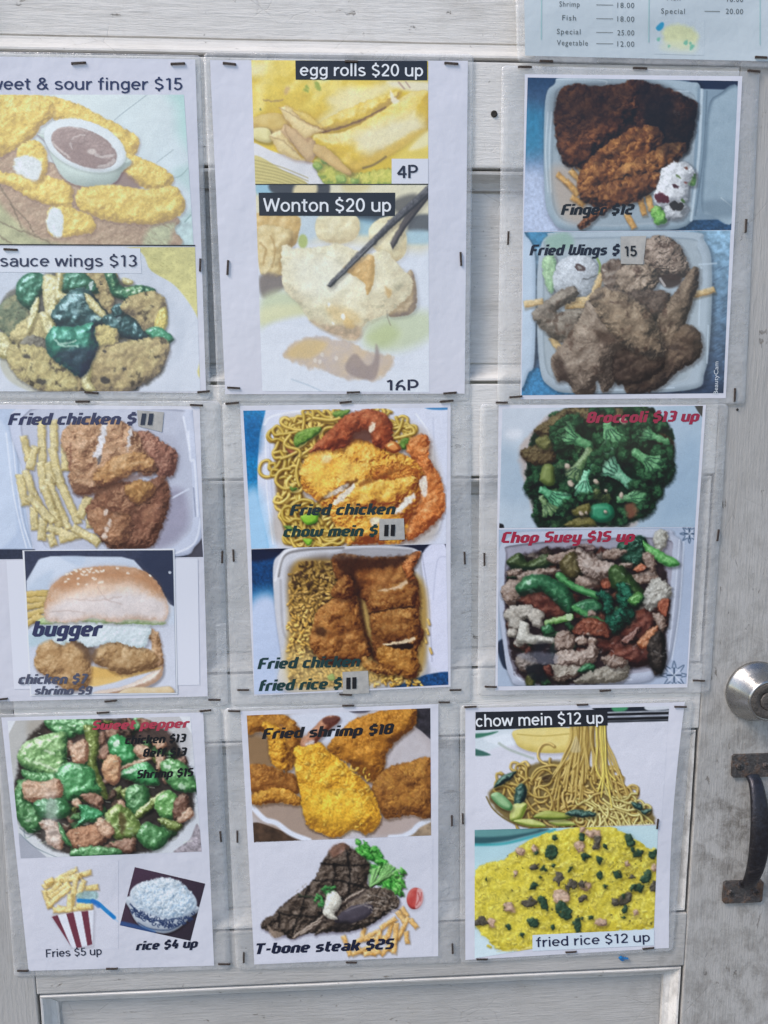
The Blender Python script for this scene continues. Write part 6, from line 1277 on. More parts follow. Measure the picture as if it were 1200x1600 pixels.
# pull handle: two plates and a bowed grip
hx_t, hx_b = U(1172, 1196), U(1161, 1390)
HX = (hx_t[0]+hx_b[0])/2; HT, HB = hx_t[2], hx_b[2]
def grip_mesh():
    path = []
    for k in range(33):
        t = k/32
        z = HT-.010+(HB-HT+.020)*t
        out = .0045+.023*(math.sin(math.pi*min(max(t, 0), 1)))**.55
        path.append((out, z))
    V, Fc = [], []; n = 16
    for k, (o_, z) in enumerate(path):
        t = k/32; w = .0070+.0034*math.sin(math.pi*t); th = .0042+.0006*math.sin(math.pi*t)
        a = path[max(k-1, 0)]; b = path[min(k+1, 32)]; dx, dz = b[0]-a[0], b[1]-a[1]; L = math.hypot(dx, dz); nx, nz = -dz/L, dx/L
        for j in range(n):
            an = 2*math.pi*j/n; ca, sa = math.cos(an), math.sin(an)
            ca = math.copysign(abs(ca)**.75, ca); sa = math.copysign(abs(sa)**.75, sa)
            V.append((HX+w*ca, -(o_+th*sa*nx), z+th*sa*nz))
    for k in range(32):
        for j in range(n): Fc.append((k*n+j, k*n+(j+1) % n, (k+1)*n+(j+1) % n, (k+1)*n+j))
    Fc.append(tuple(range(n))); Fc.append(tuple(range(33*n-1, 32*n-1, -1)))
    return V, Fc
handle = obj('pull_handle', *grip_mesh(), M_GRIP, door, True)
handle['label'] = 'dark bowed metal pull handle on rusty plates'
for z, sx in ((HT+.001, 1), (HB-.001, 1)):
    w, h = .0225, .0130
    pts = [(HX-w+.002, z-h), (HX+w-.002, z-h), (HX+w, z-h+.002), (HX+w, z+h-.002), (HX+w-.002, z+h), (HX-w+.002, z+h), (HX-w, z+h-.002), (HX-w, z-h+.002)]
    pl = slab('mounting_plate', pts, .0, -.0034, M_PLATE, handle)
    for s in (-1, 1):
        lathe('screw', [(.0041, 0), (.0040, .0009), (.0028, .0015)], (HX+s*.0145, -.0034, z), M_PLATE, handle, 18)
        for q in (0, 1):
            a, b = (.0026, .00045) if q == 0 else (.00045, .0026)
            slab('screw_slot', [(HX+s*.0145-a, z-b), (HX+s*.0145+a, z-b), (HX+s*.0145+a, z+b), (HX+s*.0145-a, z+b)], -.0034-.00150-.0001*q, -.0034-.0018-.0001*q, M_BLACK, handle)

# ---------------------------------------------------------------- posters
class Poster:
    def __init__(self, label, film, paper, base, bow, group, seed, material=None, paper_side=None, name='menu_poster'):
        self.film = np.array(film, float); self.base = base; self.bow = bow; self.seed = seed; self.n_l = 0
        bl = U(*((self.film[2]+self.film[3])/2))
        self.root = thing(name, label, 'poster', bl, group)
        q = np.array(paper, float); self.paperq = q
        # paper
        nu, nv = 40, 50
        uu, vv = np.meshgrid(np.linspace(0, 1, nu), np.linspace(0, 1, nv))
        P = bil(q, uu, vv); self.side = paper_side
        if paper_side: P[..., 0] += paper_side*np.sin(math.pi*vv)*uu
        self.put('paper', P, grid_faces(nu, nv), material or M_PAPER, 0)
        self.film_ring()
    def uv(self, p):
        a, b, c, d = self.film
        u = np.full(p.shape[:-1], .5); v = u.copy()
        for _ in range(6):
            f = bil(self.film, u, v)-p
            du = (b-a)*(1-v)[..., None]+(c-d)*v[..., None]; dv = (d-a)*(1-u)[..., None]+(c-b)*u[..., None]
            det = du[..., 0]*dv[..., 1]-du[..., 1]*dv[..., 0]
            u = u-(f[..., 0]*dv[..., 1]-f[..., 1]*dv[..., 0])/det; v = v-(du[..., 0]*f[..., 1]-du[..., 1]*f[..., 0])/det
        return u, v
    def lift(self, p):
        u, v = self.uv(np.asarray(p, float)); u = np.clip(u, 0, 1); v = np.clip(v, 0, 1)
        s = np.sin(math.pi*u)*np.sin(math.pi*v)
        w = fbm(u*2.2+self.seed, v*2.6, self.seed, 2)-.5
        rip = np.sin(v*9+self.seed)*.00035*np.minimum(1, 6*np.minimum(u, 1-u)+.3)
        return self.base+self.bow*s*(.8+1.2*w)+.0016*np.maximum(w, -.3)*s**.3+rip
    def world(self, p, extra=0.0):
        p = np.asarray(p, float); return U(p[..., 0], p[..., 1], self.lift(p)+extra)
    def put(self, name, p, faces, material, extra, parent=None, smooth=True):
        return obj(name, self.world(p, extra).reshape(-1, 3), faces, material, parent or self.root, smooth)
    def film_ring(self):
        n = 120; rad = 9
        def loop(q, rad, side=0):
            # rounded quad, n points per side
            out = []
            for k in range(4):
                a, b = q[k], q[(k+1) % 4]; prv = q[k-1]
                da = (b-a)/np.linalg.norm(b-a); dp = (prv-a)/np.linalg.norm(prv-a)
                m = 5
                for j in range(m):
                    t = (j+.5)/m; p0, p1, p2 = a+dp*rad, a, a+da*rad
                    out.append(p0*(1-t)**2+p1*2*t*(1-t)+p2*t*t)
                nb = np.linalg.norm(b-a)
                for j in range(1, 24): out.append(a+da*(rad+(nb-2*rad)*j/24))
            return np.array(out)
        outer = loop(self.film, rad); inner = loop(self.paperq, .6)
        if self.side:
            v = (inner[:, 1]-self.paperq[1][1])/(self.paperq[2][1]-self.paperq[1][1])
            uu = (inner[:, 0]-self.paperq[0][0])/(self.paperq[1][0]-self.paperq[0][0])
            inner[:, 0] += self.side*np.sin(math.pi*np.clip(v, 0, 1))*np.clip(uu, 0, 1)
        N = len(outer); rings = [inner*(1-t)+outer*t for t in (0, .3, .65, .97, 1)]
        V = []
        for k, r in enumerate(rings): V.append(self.world(r, -.00005 if k < 4 else -.0006))
        F_ = []
        for k in range(4):
            for j in range(N): F_.append((k*N+j, k*N+(j+1) % N, (k+1)*N+(j+1) % N, (k+1)*N+j))
        obj('laminate_border', np.concatenate(V), F_, M_FILM, self.root, True)
    def photo(self, fn, label, extra=.00012):
        pr = PRINTS[fn]()
        q = np.stack([pr.ox+pr.quad[:, 0]*pr.s, pr.oy+pr.quad[:, 1]*pr.s], 1)
        nu = int(np.linalg.norm(q[1]-q[0])*SC)+1; nv = int(np.linalg.norm(q[3]-q[0])*SC)+1
        uu, vv = np.meshgrid(np.linspace(0, 1, nu), np.linspace(0, 1, nv))
        P = bil(q, uu, vv)
        fx = np.clip(((P[..., 0]-pr.ox)/pr.s-pr.x0)*pr.k, 0, pr.w-1.001); fy = np.clip(((P[..., 1]-pr.oy)/pr.s-pr.y0)*pr.k, 0, pr.h-1.001)
        ix, iy = fx.astype(int), fy.astype(int); tx, ty = (fx-ix)[..., None], (fy-iy)[..., None]; A = pr.a
        C = (A[iy, ix]*(1-tx)+A[iy, ix+1]*tx)*(1-ty)+(A[iy+1, ix]*(1-tx)+A[iy+1, ix+1]*tx)*ty
        C = np.clip(lin(np.clip(C, 0, 1))*GAIN, 0, .92)
        W = (self.world(P, extra)-np.array(self.root.location)).reshape(-1, 3)
        me = bpy.data.meshes.new('photo'); fcs = grid_faces(nu, nv)
        me.vertices.add(len(W)); me.vertices.foreach_set('co', W.astype(np.float32).ravel())
        me.loops.add(fcs.size); me.loops.foreach_set('vertex_index', fcs.astype(np.int32).ravel())
        me.polygons.add(len(fcs)); me.polygons.foreach_set('loop_start', np.arange(0, fcs.size, 4, dtype=np.int32))
        me.update(calc_edges=True); me.polygons.foreach_set('use_smooth', np.ones(len(fcs), bool))
        at = me.color_attributes.new('ink', 'FLOAT_COLOR', 'POINT')
        at.data.foreach_set('color', np.concatenate([C.reshape(-1, 3), np.ones((len(W), 1))], 1).astype(np.float32).ravel())
        me.materials.append(M_INK)
        o = bpy.data.objects.new('photo', me); COL.objects.link(o); o.parent = self.root; o['label'] = label
        return o
    def patch(self, name, q, material, extra=.0003, parent=None, n=(8, 4), rad=0):
        uu, vv = np.meshgrid(np.linspace(0, 1, n[0]), np.linspace(0, 1, n[1]))
        return self.put(name, bil(q, uu, vv), grid_faces(*n), material, extra, parent)
    def text2d(self, V, Fc, box, name, col, parent, extra, depth=None, clip=None):
        """V in text space (x right, y up, baseline 0); box=(x0,y0,x1,y1,capheight): baseline from (x0,y0) to (x1,y1)"""
        V = np.asarray(V, float); x0, y0, x1, y1, ch = box
        mn, mxx = V[:, 0].min(), V[:, 0].max()
        L = math.hypot(x1-x0, y1-y0); ex = np.array([x1-x0, y1-y0])/L; ey = np.array([ex[1], -ex[0]])
        s = (V[:, 0]-mn)/(mxx-mn)*L
        P = np.array([x0, y0])+s[:, None]*ex+(V[:, 1]*ch)[:, None]*ey
        if clip is not None: P[:, 1] = np.minimum(P[:, 1], clip)
        e = extra+(depth if depth is not None else 0)
        o = self.put(name, P, Fc, ink(col), e, parent, False)
        return o
    def italic(self, s, box, col, parent=None, extra=.00028, clip=None, wt=.265, slant=.24, label=True):
        V, Fc, D = stroke_text(s, wt, slant)
        o = self.text2d(V, Fc, box, 'lettering', col, parent, extra, D, clip); o['label'] = ('handwritten price 11' if '|' in s else 'printed words %s' % s); o['kind'] = 'stuff'
        return o
    def sans(self, s, box, col, parent=None, extra=.00028, clip=None, bold=0.0, space=1.0, label=True):
        D = None
        if space == 1.0 and all(ch in GS for ch in s): V, Fc, D = stroke_text(s, .125+bold*2, 0, GS, False, .05)
        else: V, Fc = font_text(s, bold, space)
        o = self.text2d(V, Fc, box, 'lettering', col, parent, extra, D, clip); o['label'] = ('handwritten price 11' if '|' in s else 'printed words %s' % s); o['kind'] = 'stuff'
        return o
    def staple(self, px, py, vert=False, L=20):
        self.n_l += 1; rs = random.Random(int(px*7+py*13))
        a = (math.pi/2 if vert else 0)+rs.uniform(-.09, .09)
        c = self.world(np.array([px, py])); k = .00064*rs.uniform(.9, 1.05)  # metres per photo pixel, near enough
        ux, uz = math.cos(a), math.sin(a); hl = L/2*k
        V, Fc = [], []
        prof = [(-hl, -.0008), (-hl, .0004), (-hl+.0006, .0009), (hl-.0006, .0009), (hl, .0004), (hl, -.0008)]
        for (s, o_) in prof:
            for (dw, do) in ((-.0010, -.0003), (.0010, -.0003), (.0008, .0005), (-.0008, .0005)):
                V.append((c[0]+ux*s-uz*dw, c[1]-o_-do-.0002, c[2]+uz*s+ux*dw))
        for j in range(len(prof)-1):
            for q in range(4): Fc.append((j*4+q, j*4+(q+1) % 4, (j+1)*4+(q+1) % 4, (j+1)*4+q))
        Fc += [(0, 1, 2, 3), (23, 22, 21, 20)]
        obj('staple', V, Fc, M_STAPLE, self.root)

GL = {
 'F': (.62, [[(.1, 0), (.1, .9), (.62, .9)], [(.1, .48), (.5, .48)]]), 'i': (.2, [[(.1, 0), (.1, .7)], [(.1, .82), (.1, 1.0)]]), 'n': (.6, [[(.1, 0), (.1, .62), (.5, .62), (.5, 0)]]),
 'g': (.6, [[(.5, .62), (.1, .62), (.1, .1), (.5, .1)], [(.5, .7), (.5, -.22), (.1, -.22)]]), 'e': (.6, [[(.5, .08), (.1, .08), (.1, .62), (.5, .62), (.5, .34), (.18, .34)]]), 'r': (.45, [[(.1, 0), (.1, .62), (.45, .62)]]),
 '$': (.6, [[(.54, .82), (.1, .82), (.1, .5), (.5, .5), (.5, .14), (.05, .14)], [(.3, .9), (.3, 1.05)], [(.3, .06), (.3, -.1)]]), '1': (.32, [[(.0, .88), (.2, .88), (.2, 0)]]), '2': (.6, [[(.08, .9), (.5, .9), (.5, .5), (.1, .5), (.1, .1), (.58, .1)]]),
 '3': (.58, [[(.06, .9), (.5, .9), (.5, .1), (.05, .1)], [(.18, .5), (.42, .5)]]), '4': (.62, [[(.3, 1), (.1, .3), (.62, .3)], [(.45, .6), (.45, 0)]]), '5': (.6, [[(.54, .9), (.1, .9), (.1, .54), (.5, .54), (.5, .1), (.06, .1)]]), '7': (.52, [[(.05, .9), (.5, .9), (.24, 0)]]),
 '8': (.6, [[(.3, .9), (.5, .9), (.5, .1), (.1, .1), (.1, .9), (.3, .9)], [(.18, .5), (.42, .5)]]), '9': (.6, [[(.42, .48), (.1, .48), (.1, .9), (.5, .9), (.5, .1), (.08, .1)]]), 'd': (.6, [[(.5, 1), (.5, 0)], [(.42, .62), (.1, .62), (.1, .08), (.42, .08)]]),
 'W': (.95, [[(.1, 1), (.1, .1), (.45, .1), (.45, .75)], [(.53, .1), (.85, .1), (.85, 1)]]), 'w': (.9, [[(.1, .7), (.1, .08), (.45, .08), (.45, .6)], [(.53, .08), (.8, .08), (.8, .7)]]), 's': (.56, [[(.5, .62), (.1, .62), (.1, .36), (.46, .36), (.46, .08), (.05, .08)]]),
 'c': (.54, [[(.52, .62), (.1, .62), (.1, .08), (.52, .08)]]), 'h': (.6, [[(.1, 0), (.1, 1)], [(.18, .62), (.5, .62), (.5, 0)]]), 'k': (.58, [[(.1, 0), (.1, 1)], [(.18, .32), (.32, .36), (.52, .7)], [(.34, .34), (.54, 0)]]),
 'b': (.6, [[(.1, 1), (.1, .08), (.5, .08), (.5, .62), (.18, .62)]]), 'u': (.6, [[(.1, .7), (.1, .08), (.42, .08)], [(.5, .7), (.5, 0)]]), 'm': (.9, [[(.1, 0), (.1, .62), (.8, .62), (.8, 0)], [(.45, .54), (.45, 0)]]), 'p': (.6, [[(.1, -.26), (.1, .62), (.5, .62), (.5, .08), (.18, .08)]]),
 'o': (.6, [[(.3, .62), (.5, .62), (.5, .08), (.1, .08), (.1, .62), (.3, .62)]]), 'f': (.42, [[(.15, 0), (.15, .9), (.44, .9)], [(.22, .58), (.42, .58)]]), 'B': (.62, [[(.3, .9), (.5, .9), (.5, .1), (.1, .1), (.1, .9), (.3, .9)], [(.18, .5), (.42, .5)]]),
 'l': (.26, [[(.1, 1), (.1, .08), (.28, .08)]]), 'C': (.6, [[(.58, .9), (.1, .9), (.1, .1), (.58, .1)]]), 'S': (.6, [[(.56, .9), (.1, .9), (.1, .52), (.5, .52), (.5, .1), (.05, .1)]]), 'y': (.6, [[(.1, .7), (.1, .08), (.42, .08)], [(.5, .7), (.5, -.22), (.1, -.22)]]),
 't': (.42, [[(.15, .92), (.15, .08), (.42, .08)], [(.22, .62), (.42, .62)]]), 'T': (.66, [[(0, .9), (.66, .9)], [(.33, .82), (.33, 0)]]), '-': (.4, [[(.05, .4), (.36, .4)]]), 'a': (.6, [[(.12, .62), (.5, .62), (.5, 0)], [(.42, .34), (.1, .34), (.1, .08), (.42, .08)]]), ' ': (.28, []), '|': (.3, [[(.15, 0), (.15, 1)]])}
def A(cx, cy, rx, ry, a0, a1, n=0):
    n = n or max(4, int(abs(a1-a0)/24)); return [(cx+rx*math.cos(math.radians(a0+(a1-a0)*k/n)), cy+ry*math.sin(math.radians(a0+(a1-a0)*k/n))) for k in range(n+1)]
GS = {
 'o': (.6, [A(.3, .365, .235, .305, 0, 360)]), 'e': (.59, [[(.08, .37), (.5, .37)]+A(.3, .365, .23, .305, 8, 318)]), 's': (.54, [A(.27, .535, .18, .14, 25, 260)+A(.27, .205, .2, .15, 80, -155)]),
 'S': (.64, [A(.32, .73, .24, .21, 25, 260)+A(.32, .25, .26, .20, 80, -155)]), '$': (.6, [A(.3, .70, .2, .18, 20, 260)+A(.3, .27, .22, .19, 80, -160), [(.3, .88), (.3, 1.08)], [(.3, .08), (.3, -.1)]]),
 'w': (.8, [[(.03, .72), (.2, .03), (.4, .68), (.6, .03), (.77, .72)]]), 'W': (1.0, [[(.04, 1), (.26, .03), (.5, .94), (.74, .03), (.96, 1)]]), 't': (.38, [[(.17, .92), (.17, .2)]+A(.29, .17, .12, .12, 180, 290), [(.24, .68), (.36, .68)], [(.0, .68), (.1, .68)]]),
 '&': (.7, [[(.68, .03), (.2, .7)]+A(.33, .79, .15, .16, 200, -40)+[(.2, .5)]+A(.28, .26, .22, .21, 120, 320)+[(.6, .5)]]), 'u': (.6, [[(.08, .72), (.08, .28)]+A(.29, .27, .21, .22, 180, 340), [(.51, .72), (.51, 0)]]),
 'r': (.4, [[(.1, 0), (.1, .72)], A(.34, .4, .2, .26, 170, 90)+[(.4, .66)]]), 'f': (.38, [[(.17, 0), (.17, .78)]+A(.31, .8, .14, .18, 180, 80), [(.24, .68), (.37, .68)], [(.0, .68), (.1, .68)]]), 'i': (.22, [[(.11, 0), (.11, .72)], [(.11, .87), (.11, 1.0)]]),
 'n': (.6, [[(.1, 0), (.1, .72)], A(.31, .44, .2, .23, 165, 0)+[(.51, 0)]]), 'm': (.92, [[(.1, 0), (.1, .72)], A(.29, .46, .18, .21, 165, 0)+[(.47, 0)], A(.65, .46, .18, .21, 165, 0)+[(.83, 0)]]), 'h': (.6, [[(.1, 0), (.1, 1.03)], A(.31, .44, .2, .23, 165, 0)+[(.51, 0)]]),
 'g': (.6, [A(.29, .37, .2, .3, 40, 320), [(.51, .72), (.51, -.03)]+A(.29, -.03, .22, .19, 0, -150)]), 'a': (.57, [A(.28, .47, .2, .2, 155, 0)+[(.48, 0)], [(.41, .40), (.3, .40)]+A(.26, .22, .18, .18, 95, 265)+A(.28, .24, .17, .2, 275, 330)]), 'c': (.55, [A(.3, .365, .23, .305, 42, 318)]),
 'l': (.22, [[(.11, 0), (.11, 1.03)]]), 'p': (.6, [[(.1, -.27), (.1, .72)], A(.31, .365, .21, .3, 140, -140)]), 'd': (.6, [[(.5, 0), (.5, 1.03)], A(.29, .365, .21, .3, 40, 320)]), '1': (.46, [[(.08, .84), (.3, .94), (.3, 0)]]),
 '5': (.58, [[(.48, .94), (.16, .94), (.12, .5)]+A(.28, .32, .22, .27, 125, -155)]), '2': (.58, [A(.29, .68, .2, .25, 170, -35)+[(.08, .06), (.54, .06)]]), '0': (.6, [A(.3, .5, .22, .44, 0, 360)]), '3': (.58, [A(.28, .71, .19, .22, 150, -80)+A(.28, .27, .22, .22, 80, -155)]),
 '4': (.62, [[(.44, 0), (.44, .92), (.06, .3), (.36, .3)], [(.52, .3), (.6, .3)]]), '6': (.6, [A(.3, .3, .21, .25, 0, 360), [(.44, .94)]+A(.42, .36, .34, .56, 115, 165)]), 'P': (.62, [[(.1, 0), (.1, 1)], [(.18, .94), (.33, .94)]+A(.33, .7, .23, .24, 85, -85)+[(.18, .46)]]), 'F': (.58, [[(.1, 0), (.1, 1)], [(.18, .94), (.56, .94)], [(.18, .5), (.5, .5)]]), ' ': (.26, [])}
def stroke_text(s, wt, slant, GL=GL, chamfer=True, gap=.10):
    V, Fc, D = [], [], []; x = 0; ns = 0
    for ch in s:
        w, strokes = GL[ch]
        if not chamfer:                    # a sharp turn starts a new stroke
            sp = []
            for st in strokes:
                cur = [st[0]]
                for k in range(1, len(st)):
                    if len(cur) > 1:
                        a_, b_, c_ = np.array(cur[-2]), np.array(cur[-1]), np.array(st[k])
                        if np.linalg.norm(c_-b_) < 1e-4: continue
                        if (b_-a_)@(c_-b_) < -.2*np.linalg.norm(b_-a_)*np.linalg.norm(c_-b_): sp.append(cur); cur = [cur[-1]]
                    cur.append(st[k])
                sp.append(cur)
            strokes = sp
        for st in strokes:
            P = [np.array(q, float) for q in st]
            Q = [P[0]]
            if not chamfer: Q += P[1:-1]
            for k in range(1, len(P)-1 if chamfer else 0):
                a, b, c = P[k-1], P[k], P[k+1]; r = .10
                Q += [b+(a-b)/np.linalg.norm(a-b)*min(r, np.linalg.norm(a-b)*.45), b+(c-b)/np.linalg.norm(c-b)*min(r, np.linalg.norm(c-b)*.45)]
            Q.append(P[-1]); b0 = len(V); ns += 1
            Q = [q for k, q in enumerate(Q) if k == 0 or np.linalg.norm(q-Q[k-1]) > 1e-4]
            for k, q in enumerate(Q):
                d0 = q-Q[k-1] if k else Q[1]-q
                d1 = Q[k+1]-q if k < len(Q)-1 else q-Q[k-1]
                d0 = d0/np.linalg.norm(d0); d1 = d1/np.linalg.norm(d1); m = d0+d1; m = m/np.linalg.norm(m)
                nn = np.array([-m[1], m[0]]); kk = wt/2/max(.6, abs(m@d0))
                hw = kk*(1 if abs(m[1]) > .5 or not chamfer else .74)
                for sg in (1, -1):
                    p = q+nn*hw*sg
                    V.append((x+p[0]+slant*p[1], p[1])); D.append(.00003*(ns % 3))
            for k in range(len(Q)-1): Fc.append((b0+2*k, b0+2*k+1, b0+2*k+3, b0+2*k+2))
        x += w+gap
    return V, Fc, np.array(D)
def font_text(s, bold, space):
    cu = bpy.data.curves.new('t', 'FONT'); cu.body = s; cu.size = 1; cu.offset = bold; cu.space_character = space; cu.resolution_u = 3; cu.fill_mode = 'FRONT'
    o = bpy.data.objects.new('t', cu); COL.objects.link(o)
    me = bpy.data.meshes.new_from_object(o.evaluated_get(bpy.context.evaluated_depsgraph_get()))
    V = np.array([v.co[:2] for v in me.vertices]); Fc = [tuple(p.vertices) for p in me.polygons]
    bpy.data.objects.remove(o); bpy.data.curves.remove(cu); bpy.data.meshes.remove(me)
    return V/np.array([1, .73]), Fc
GRP = 'laminated food posters on the door'
def rect(x0, y0, x1, y1, dy=0): return [(x0, y0), (x1, y0+dy), (x1, y1+dy), (x0, y1)]

# sweet and sour fingers / sauce wings
p = Poster('laminated poster of battered fingers round a dip cup above saucy peppers and wings', [(-30, 80), (314, 86), (330, 626), (-12, 625)], [(-22, 88), (305, 93), (322, 614), (-6, 611)], .0012, .0030, GRP, 3)
p.photo('battered_fingers', 'photo of battered chicken fingers round a dip cup'); p.photo('sauce_wings', 'photo of wings with green peppers on a white plate')
p.patch('divider_line', [(-12, 381), (305, 382.6), (305, 384.6), (-12, 383)], ink('#1d1f26'), .0003)
p.sans('Sweet & sour finger $15', (-34, 140, 285, 140.5, 26*.73), '#1f2a52')
b = p.patch('caption_label', [(-10, 388), (219, 388), (221, 427), (-10, 425)], ink('#d6dbe8'), .0003); p.sans('sauce wings $13', (0, 416.5, 214, 416.5, 18.5), '#22294c', b, .0006)
for x, y, v in ((123, 99, 0), (278, 100, 0), (17, 390, 0), (313, 414, 1), (143, 613.5, 0), (318, 612, 0)): p.staple(x, y, v)

# egg rolls / wonton
p = Poster('laminated poster of yellow egg rolls above a wonton held by black chopsticks', [(318, 82), (740, 84), (734, 628), (340, 629)], [(328, 94), (731, 95), (726, 615), (352, 616)], .0016, .0034, GRP, 5)
p.photo('egg_rolls', 'photo of yellow egg rolls'); p.photo('wonton', 'photo of a wonton lifted with black chopsticks')
p.patch('divider_line', [(399, 287.3), (669, 287.3), (669, 288.8), (399, 288.8)], ink('#2a2a28'), .0003)
b = p.patch('caption_label', [(461.5, 94.5), (667.6, 95), (667.6, 125.5), (462, 124.5)], ink('#22252e'), .0003, n=(20, 6)); p.sans('egg rolls $20 up', (468.5, 118.6, 661, 119.4, 19.5), '#dfe3ec', b, .0006)
b = p.patch('caption_label', rect(612, 248, 669, 287), ink('#d6d8e4'), .0003); p.sans('4P', (620, 278, 653, 278, 20.5), '#23263a', b, .0006, bold=.01)
b = p.patch('caption_label', [(404, 301), (617.5, 301), (617, 337.5), (405, 337)], ink('#22252e'), .0003, n=(20, 6)); p.sans('Wonton $20 up', (411, 331, 611, 331, 21.5), '#dfe3ec', b, .0006)
p.sans('16P', (604, 615, 654, 615, 22), '#2c3048', clip=610, bold=.008)
for x, y, v in ((358.5, 100, 0), (705, 99.5, 0), (549, 96.5, 0), (356, 418, 1), (720, 404.5, 1), (365, 606, 0), (552, 613, 0), (703, 614, 0)): p.staple(x, y, v)

# price list in the corner
p = Poster('pale blue laminated price list with printed dish names and prices', [(803, -90), (1290, -80), (1275, 109), (808, 98)], [(818, -78), (1262, -66), (1258, 97), (820.5, 87)], .0030, .0016, None, 9, M_MENU, name='price_list')
for i, (t, x0, x1, y, pr_) in enumerate((('Shrimp', 874, 905.6, 10, '18.00'), ('Fish', 878.5, 900, 31.5, '18.00'), ('Special', 870, 907, 53, '25.00'), ('Vegetable', 870, 918.5, 70.5, '12.00'))):
    p.sans(t, (x0, y, x1, y+.6, 8.6), '#5a6266', space=1.15); p.sans(pr_, (964.6, y+2, 991, y+2.4, 8.6), '#5a6266', space=1.15)
    p.patch('dash_rule', [(931.6, y-3), (958, y-2.6), (958, y-1.8), (931.6, y-2.2)], ink('#666c70'), .0003)
p.sans('Special', (1033, 21, 1070, 21.6, 8.6), '#5a6266', space=1.15); p.sans('20.00', (1134, 21.4, 1161, 22, 8.6), '#5a6266', space=1.15); p.patch('dash_rule', [(1101, 17), (1125, 17.3), (1125, 18.2), (1101, 17.9)], ink('#666c70'), .0003)
p.sans('Fish', (1042, .2, 1063, .6, 8.6), '#5a6266', space=1.15); p.sans('18.00', (1136, 2.6, 1161, 3, 8.6), '#5a6266', space=1.15)
for xa, xb, yb in ((845, 846, 62), (1013, 1014, 66), (1187, 1187, 70)): p.patch('table_rule', [(xb, -70), (xb+1.4, -70), (xa+1.4, yb), (xa, yb)], ink('#9cc0c4'), .0003, n=(2, 12))
p.photo('rice_sketch', 'faded yellow rice picture with green flecks')
for x, y, v in ((853.5, 96, 0), (1189, 90, 0)): p.staple(x, y, v)

# fingers / fried wings
p = Poster('laminated poster of dark chicken fingers and brown fried wings in foam trays', [(784, 102), (1187, 112), (1164, 632), (777, 631)], [(820, 116), (1160, 119), (1134, 622), (813, 624)], .0018, .0030, GRP, 7)
a = p.photo('chicken_fingers', 'photo of dark fried chicken fingers in a foam tray'); b = p.photo('fried_wings', 'photo of fried wings in a foam tray')
p.italic('Finger $12', (876, 335.6, 992, 335.4, 17), '#15171c', a)
p.italic('Fried Wings $', (827, 399, 969, 398.6, 17), '#14182a', b)
t = p.patch('price_patch', [(970, 369.5), (1010, 368.5), (1005, 413), (970, 412)], M_TAPEG, .0006, n=(6, 6)); p.sans('15', (976, 400.5, 995.5, 400, 16), '#17181c', t, .0010, bold=.02)
g = p.sans('BeautyCam', (1121.5, 616, 1122.5, 565, 7), '#cfd6e0', b)
for x, y, v in ((820, 105, 0), (1000, 107, 0), (1178, 111.5, 0), (1165, 353, 1), (794, 372, 1), (1147.6, 617, 1), (806, 620, 0)): p.staple(x, y, v)

# fried chicken / burger
p = Poster('laminated poster of fried chicken with fries above a sesame bun burger', [(-22, 628), (344, 626), (357, 1103), (-8, 1110)], [(-12, 632), (312, 635), (324.6, 1088), (0, 1096)], .0020, .0030, GRP, 11)
a = p.photo('fried_chicken_fries', 'photo of fried chicken and fries in a foam tray')
p.patch('pasted_sheet', [(10, 876), (309, 873), (312, 1070), (22, 1077)], ink('#d9dbe8'), .0003, n=(12, 12))
p.patch('photo_margin', [(35, 860), (272.5, 857), (277.5, 1084.5), (47, 1087)], ink('#dfe1ea'), .0006, n=(12, 12))
b = p.photo('burger', 'photo of a chicken burger with a sesame bun', .0009)
p.italic('Fried chicken $', (12, 664, 214, 663, 18.5), '#2c3358', a)
t = p.patch('price_patch', [(215, 642), (245, 641), (256, 646), (253, 675), (216, 664)], M_TAPEG, .0006) if False else p.patch('price_patch', [(214, 641), (256, 644), (253, 675), (216, 666)], M_TAPEG, .0006, n=(6, 6)); p.italic('||', (219, 664, 240, 664, 18), '#1c2a44', t, .0010, wt=.24, slant=.1)
p.italic('bugger', (50, 994.5, 161, 994, 24), '#34395c', b, .0011); p.italic('chicken $7', (28, 1069, 138.5, 1068, 15.5), '#51556a', b, .0011); p.italic('shrimp $9', (54, 1086, 145, 1086, 14), '#51556a', b, .0011, clip=1085.5)
p.patch('tape_strip', [(338, 976), (353, 973), (356, 1100), (341, 1103)], M_TAPE, .0005, n=(3, 12))
for x, y, v in ((129, 627.5, 0), (307, 633, 0), (2.5, 1092, 0), (173, 1095, 0), (335, 1093, 0), (347.5, 870, 1)): p.staple(x, y, v)

# chicken chow mein / chicken fried rice
p = Poster('laminated poster of golden fried chicken on noodles above chicken on fried rice', [(347, 628), (736, 627), (737, 1098), (361, 1103)], [(375, 634), (704, 630), (704, 1073), (397, 1087)], .0014, .0032, GRP, 13)
a = p.photo('chicken_chow_mein', 'photo of golden fried chicken over noodles'); b = p.photo('chicken_fried_rice', 'photo of fried chicken over fried rice')
p.italic('Fried chicken', (452, 805.5, 619, 803.5, 17.5), '#1d3034', a); p.italic('chow mein $', (442, 839, 591, 837.5, 17.5), '#1a3836', a)
t = p.patch('price_patch', [(592.7, 811), (631, 810), (632.5, 843), (592.7, 844)], M_TAPEG, .0006, n=(6, 6)); p.italic('||', (600, 838, 618, 837.5, 18), '#17181c', t, .0010, wt=.26, slant=.05)
p.italic('Fried chicken', (402, 1045.5, 564, 1041.5, 17.5), '#1d3a3c', b); p.italic('fried rice $', (404, 1080, 535, 1076, 17.5), '#1c3c3c', b)
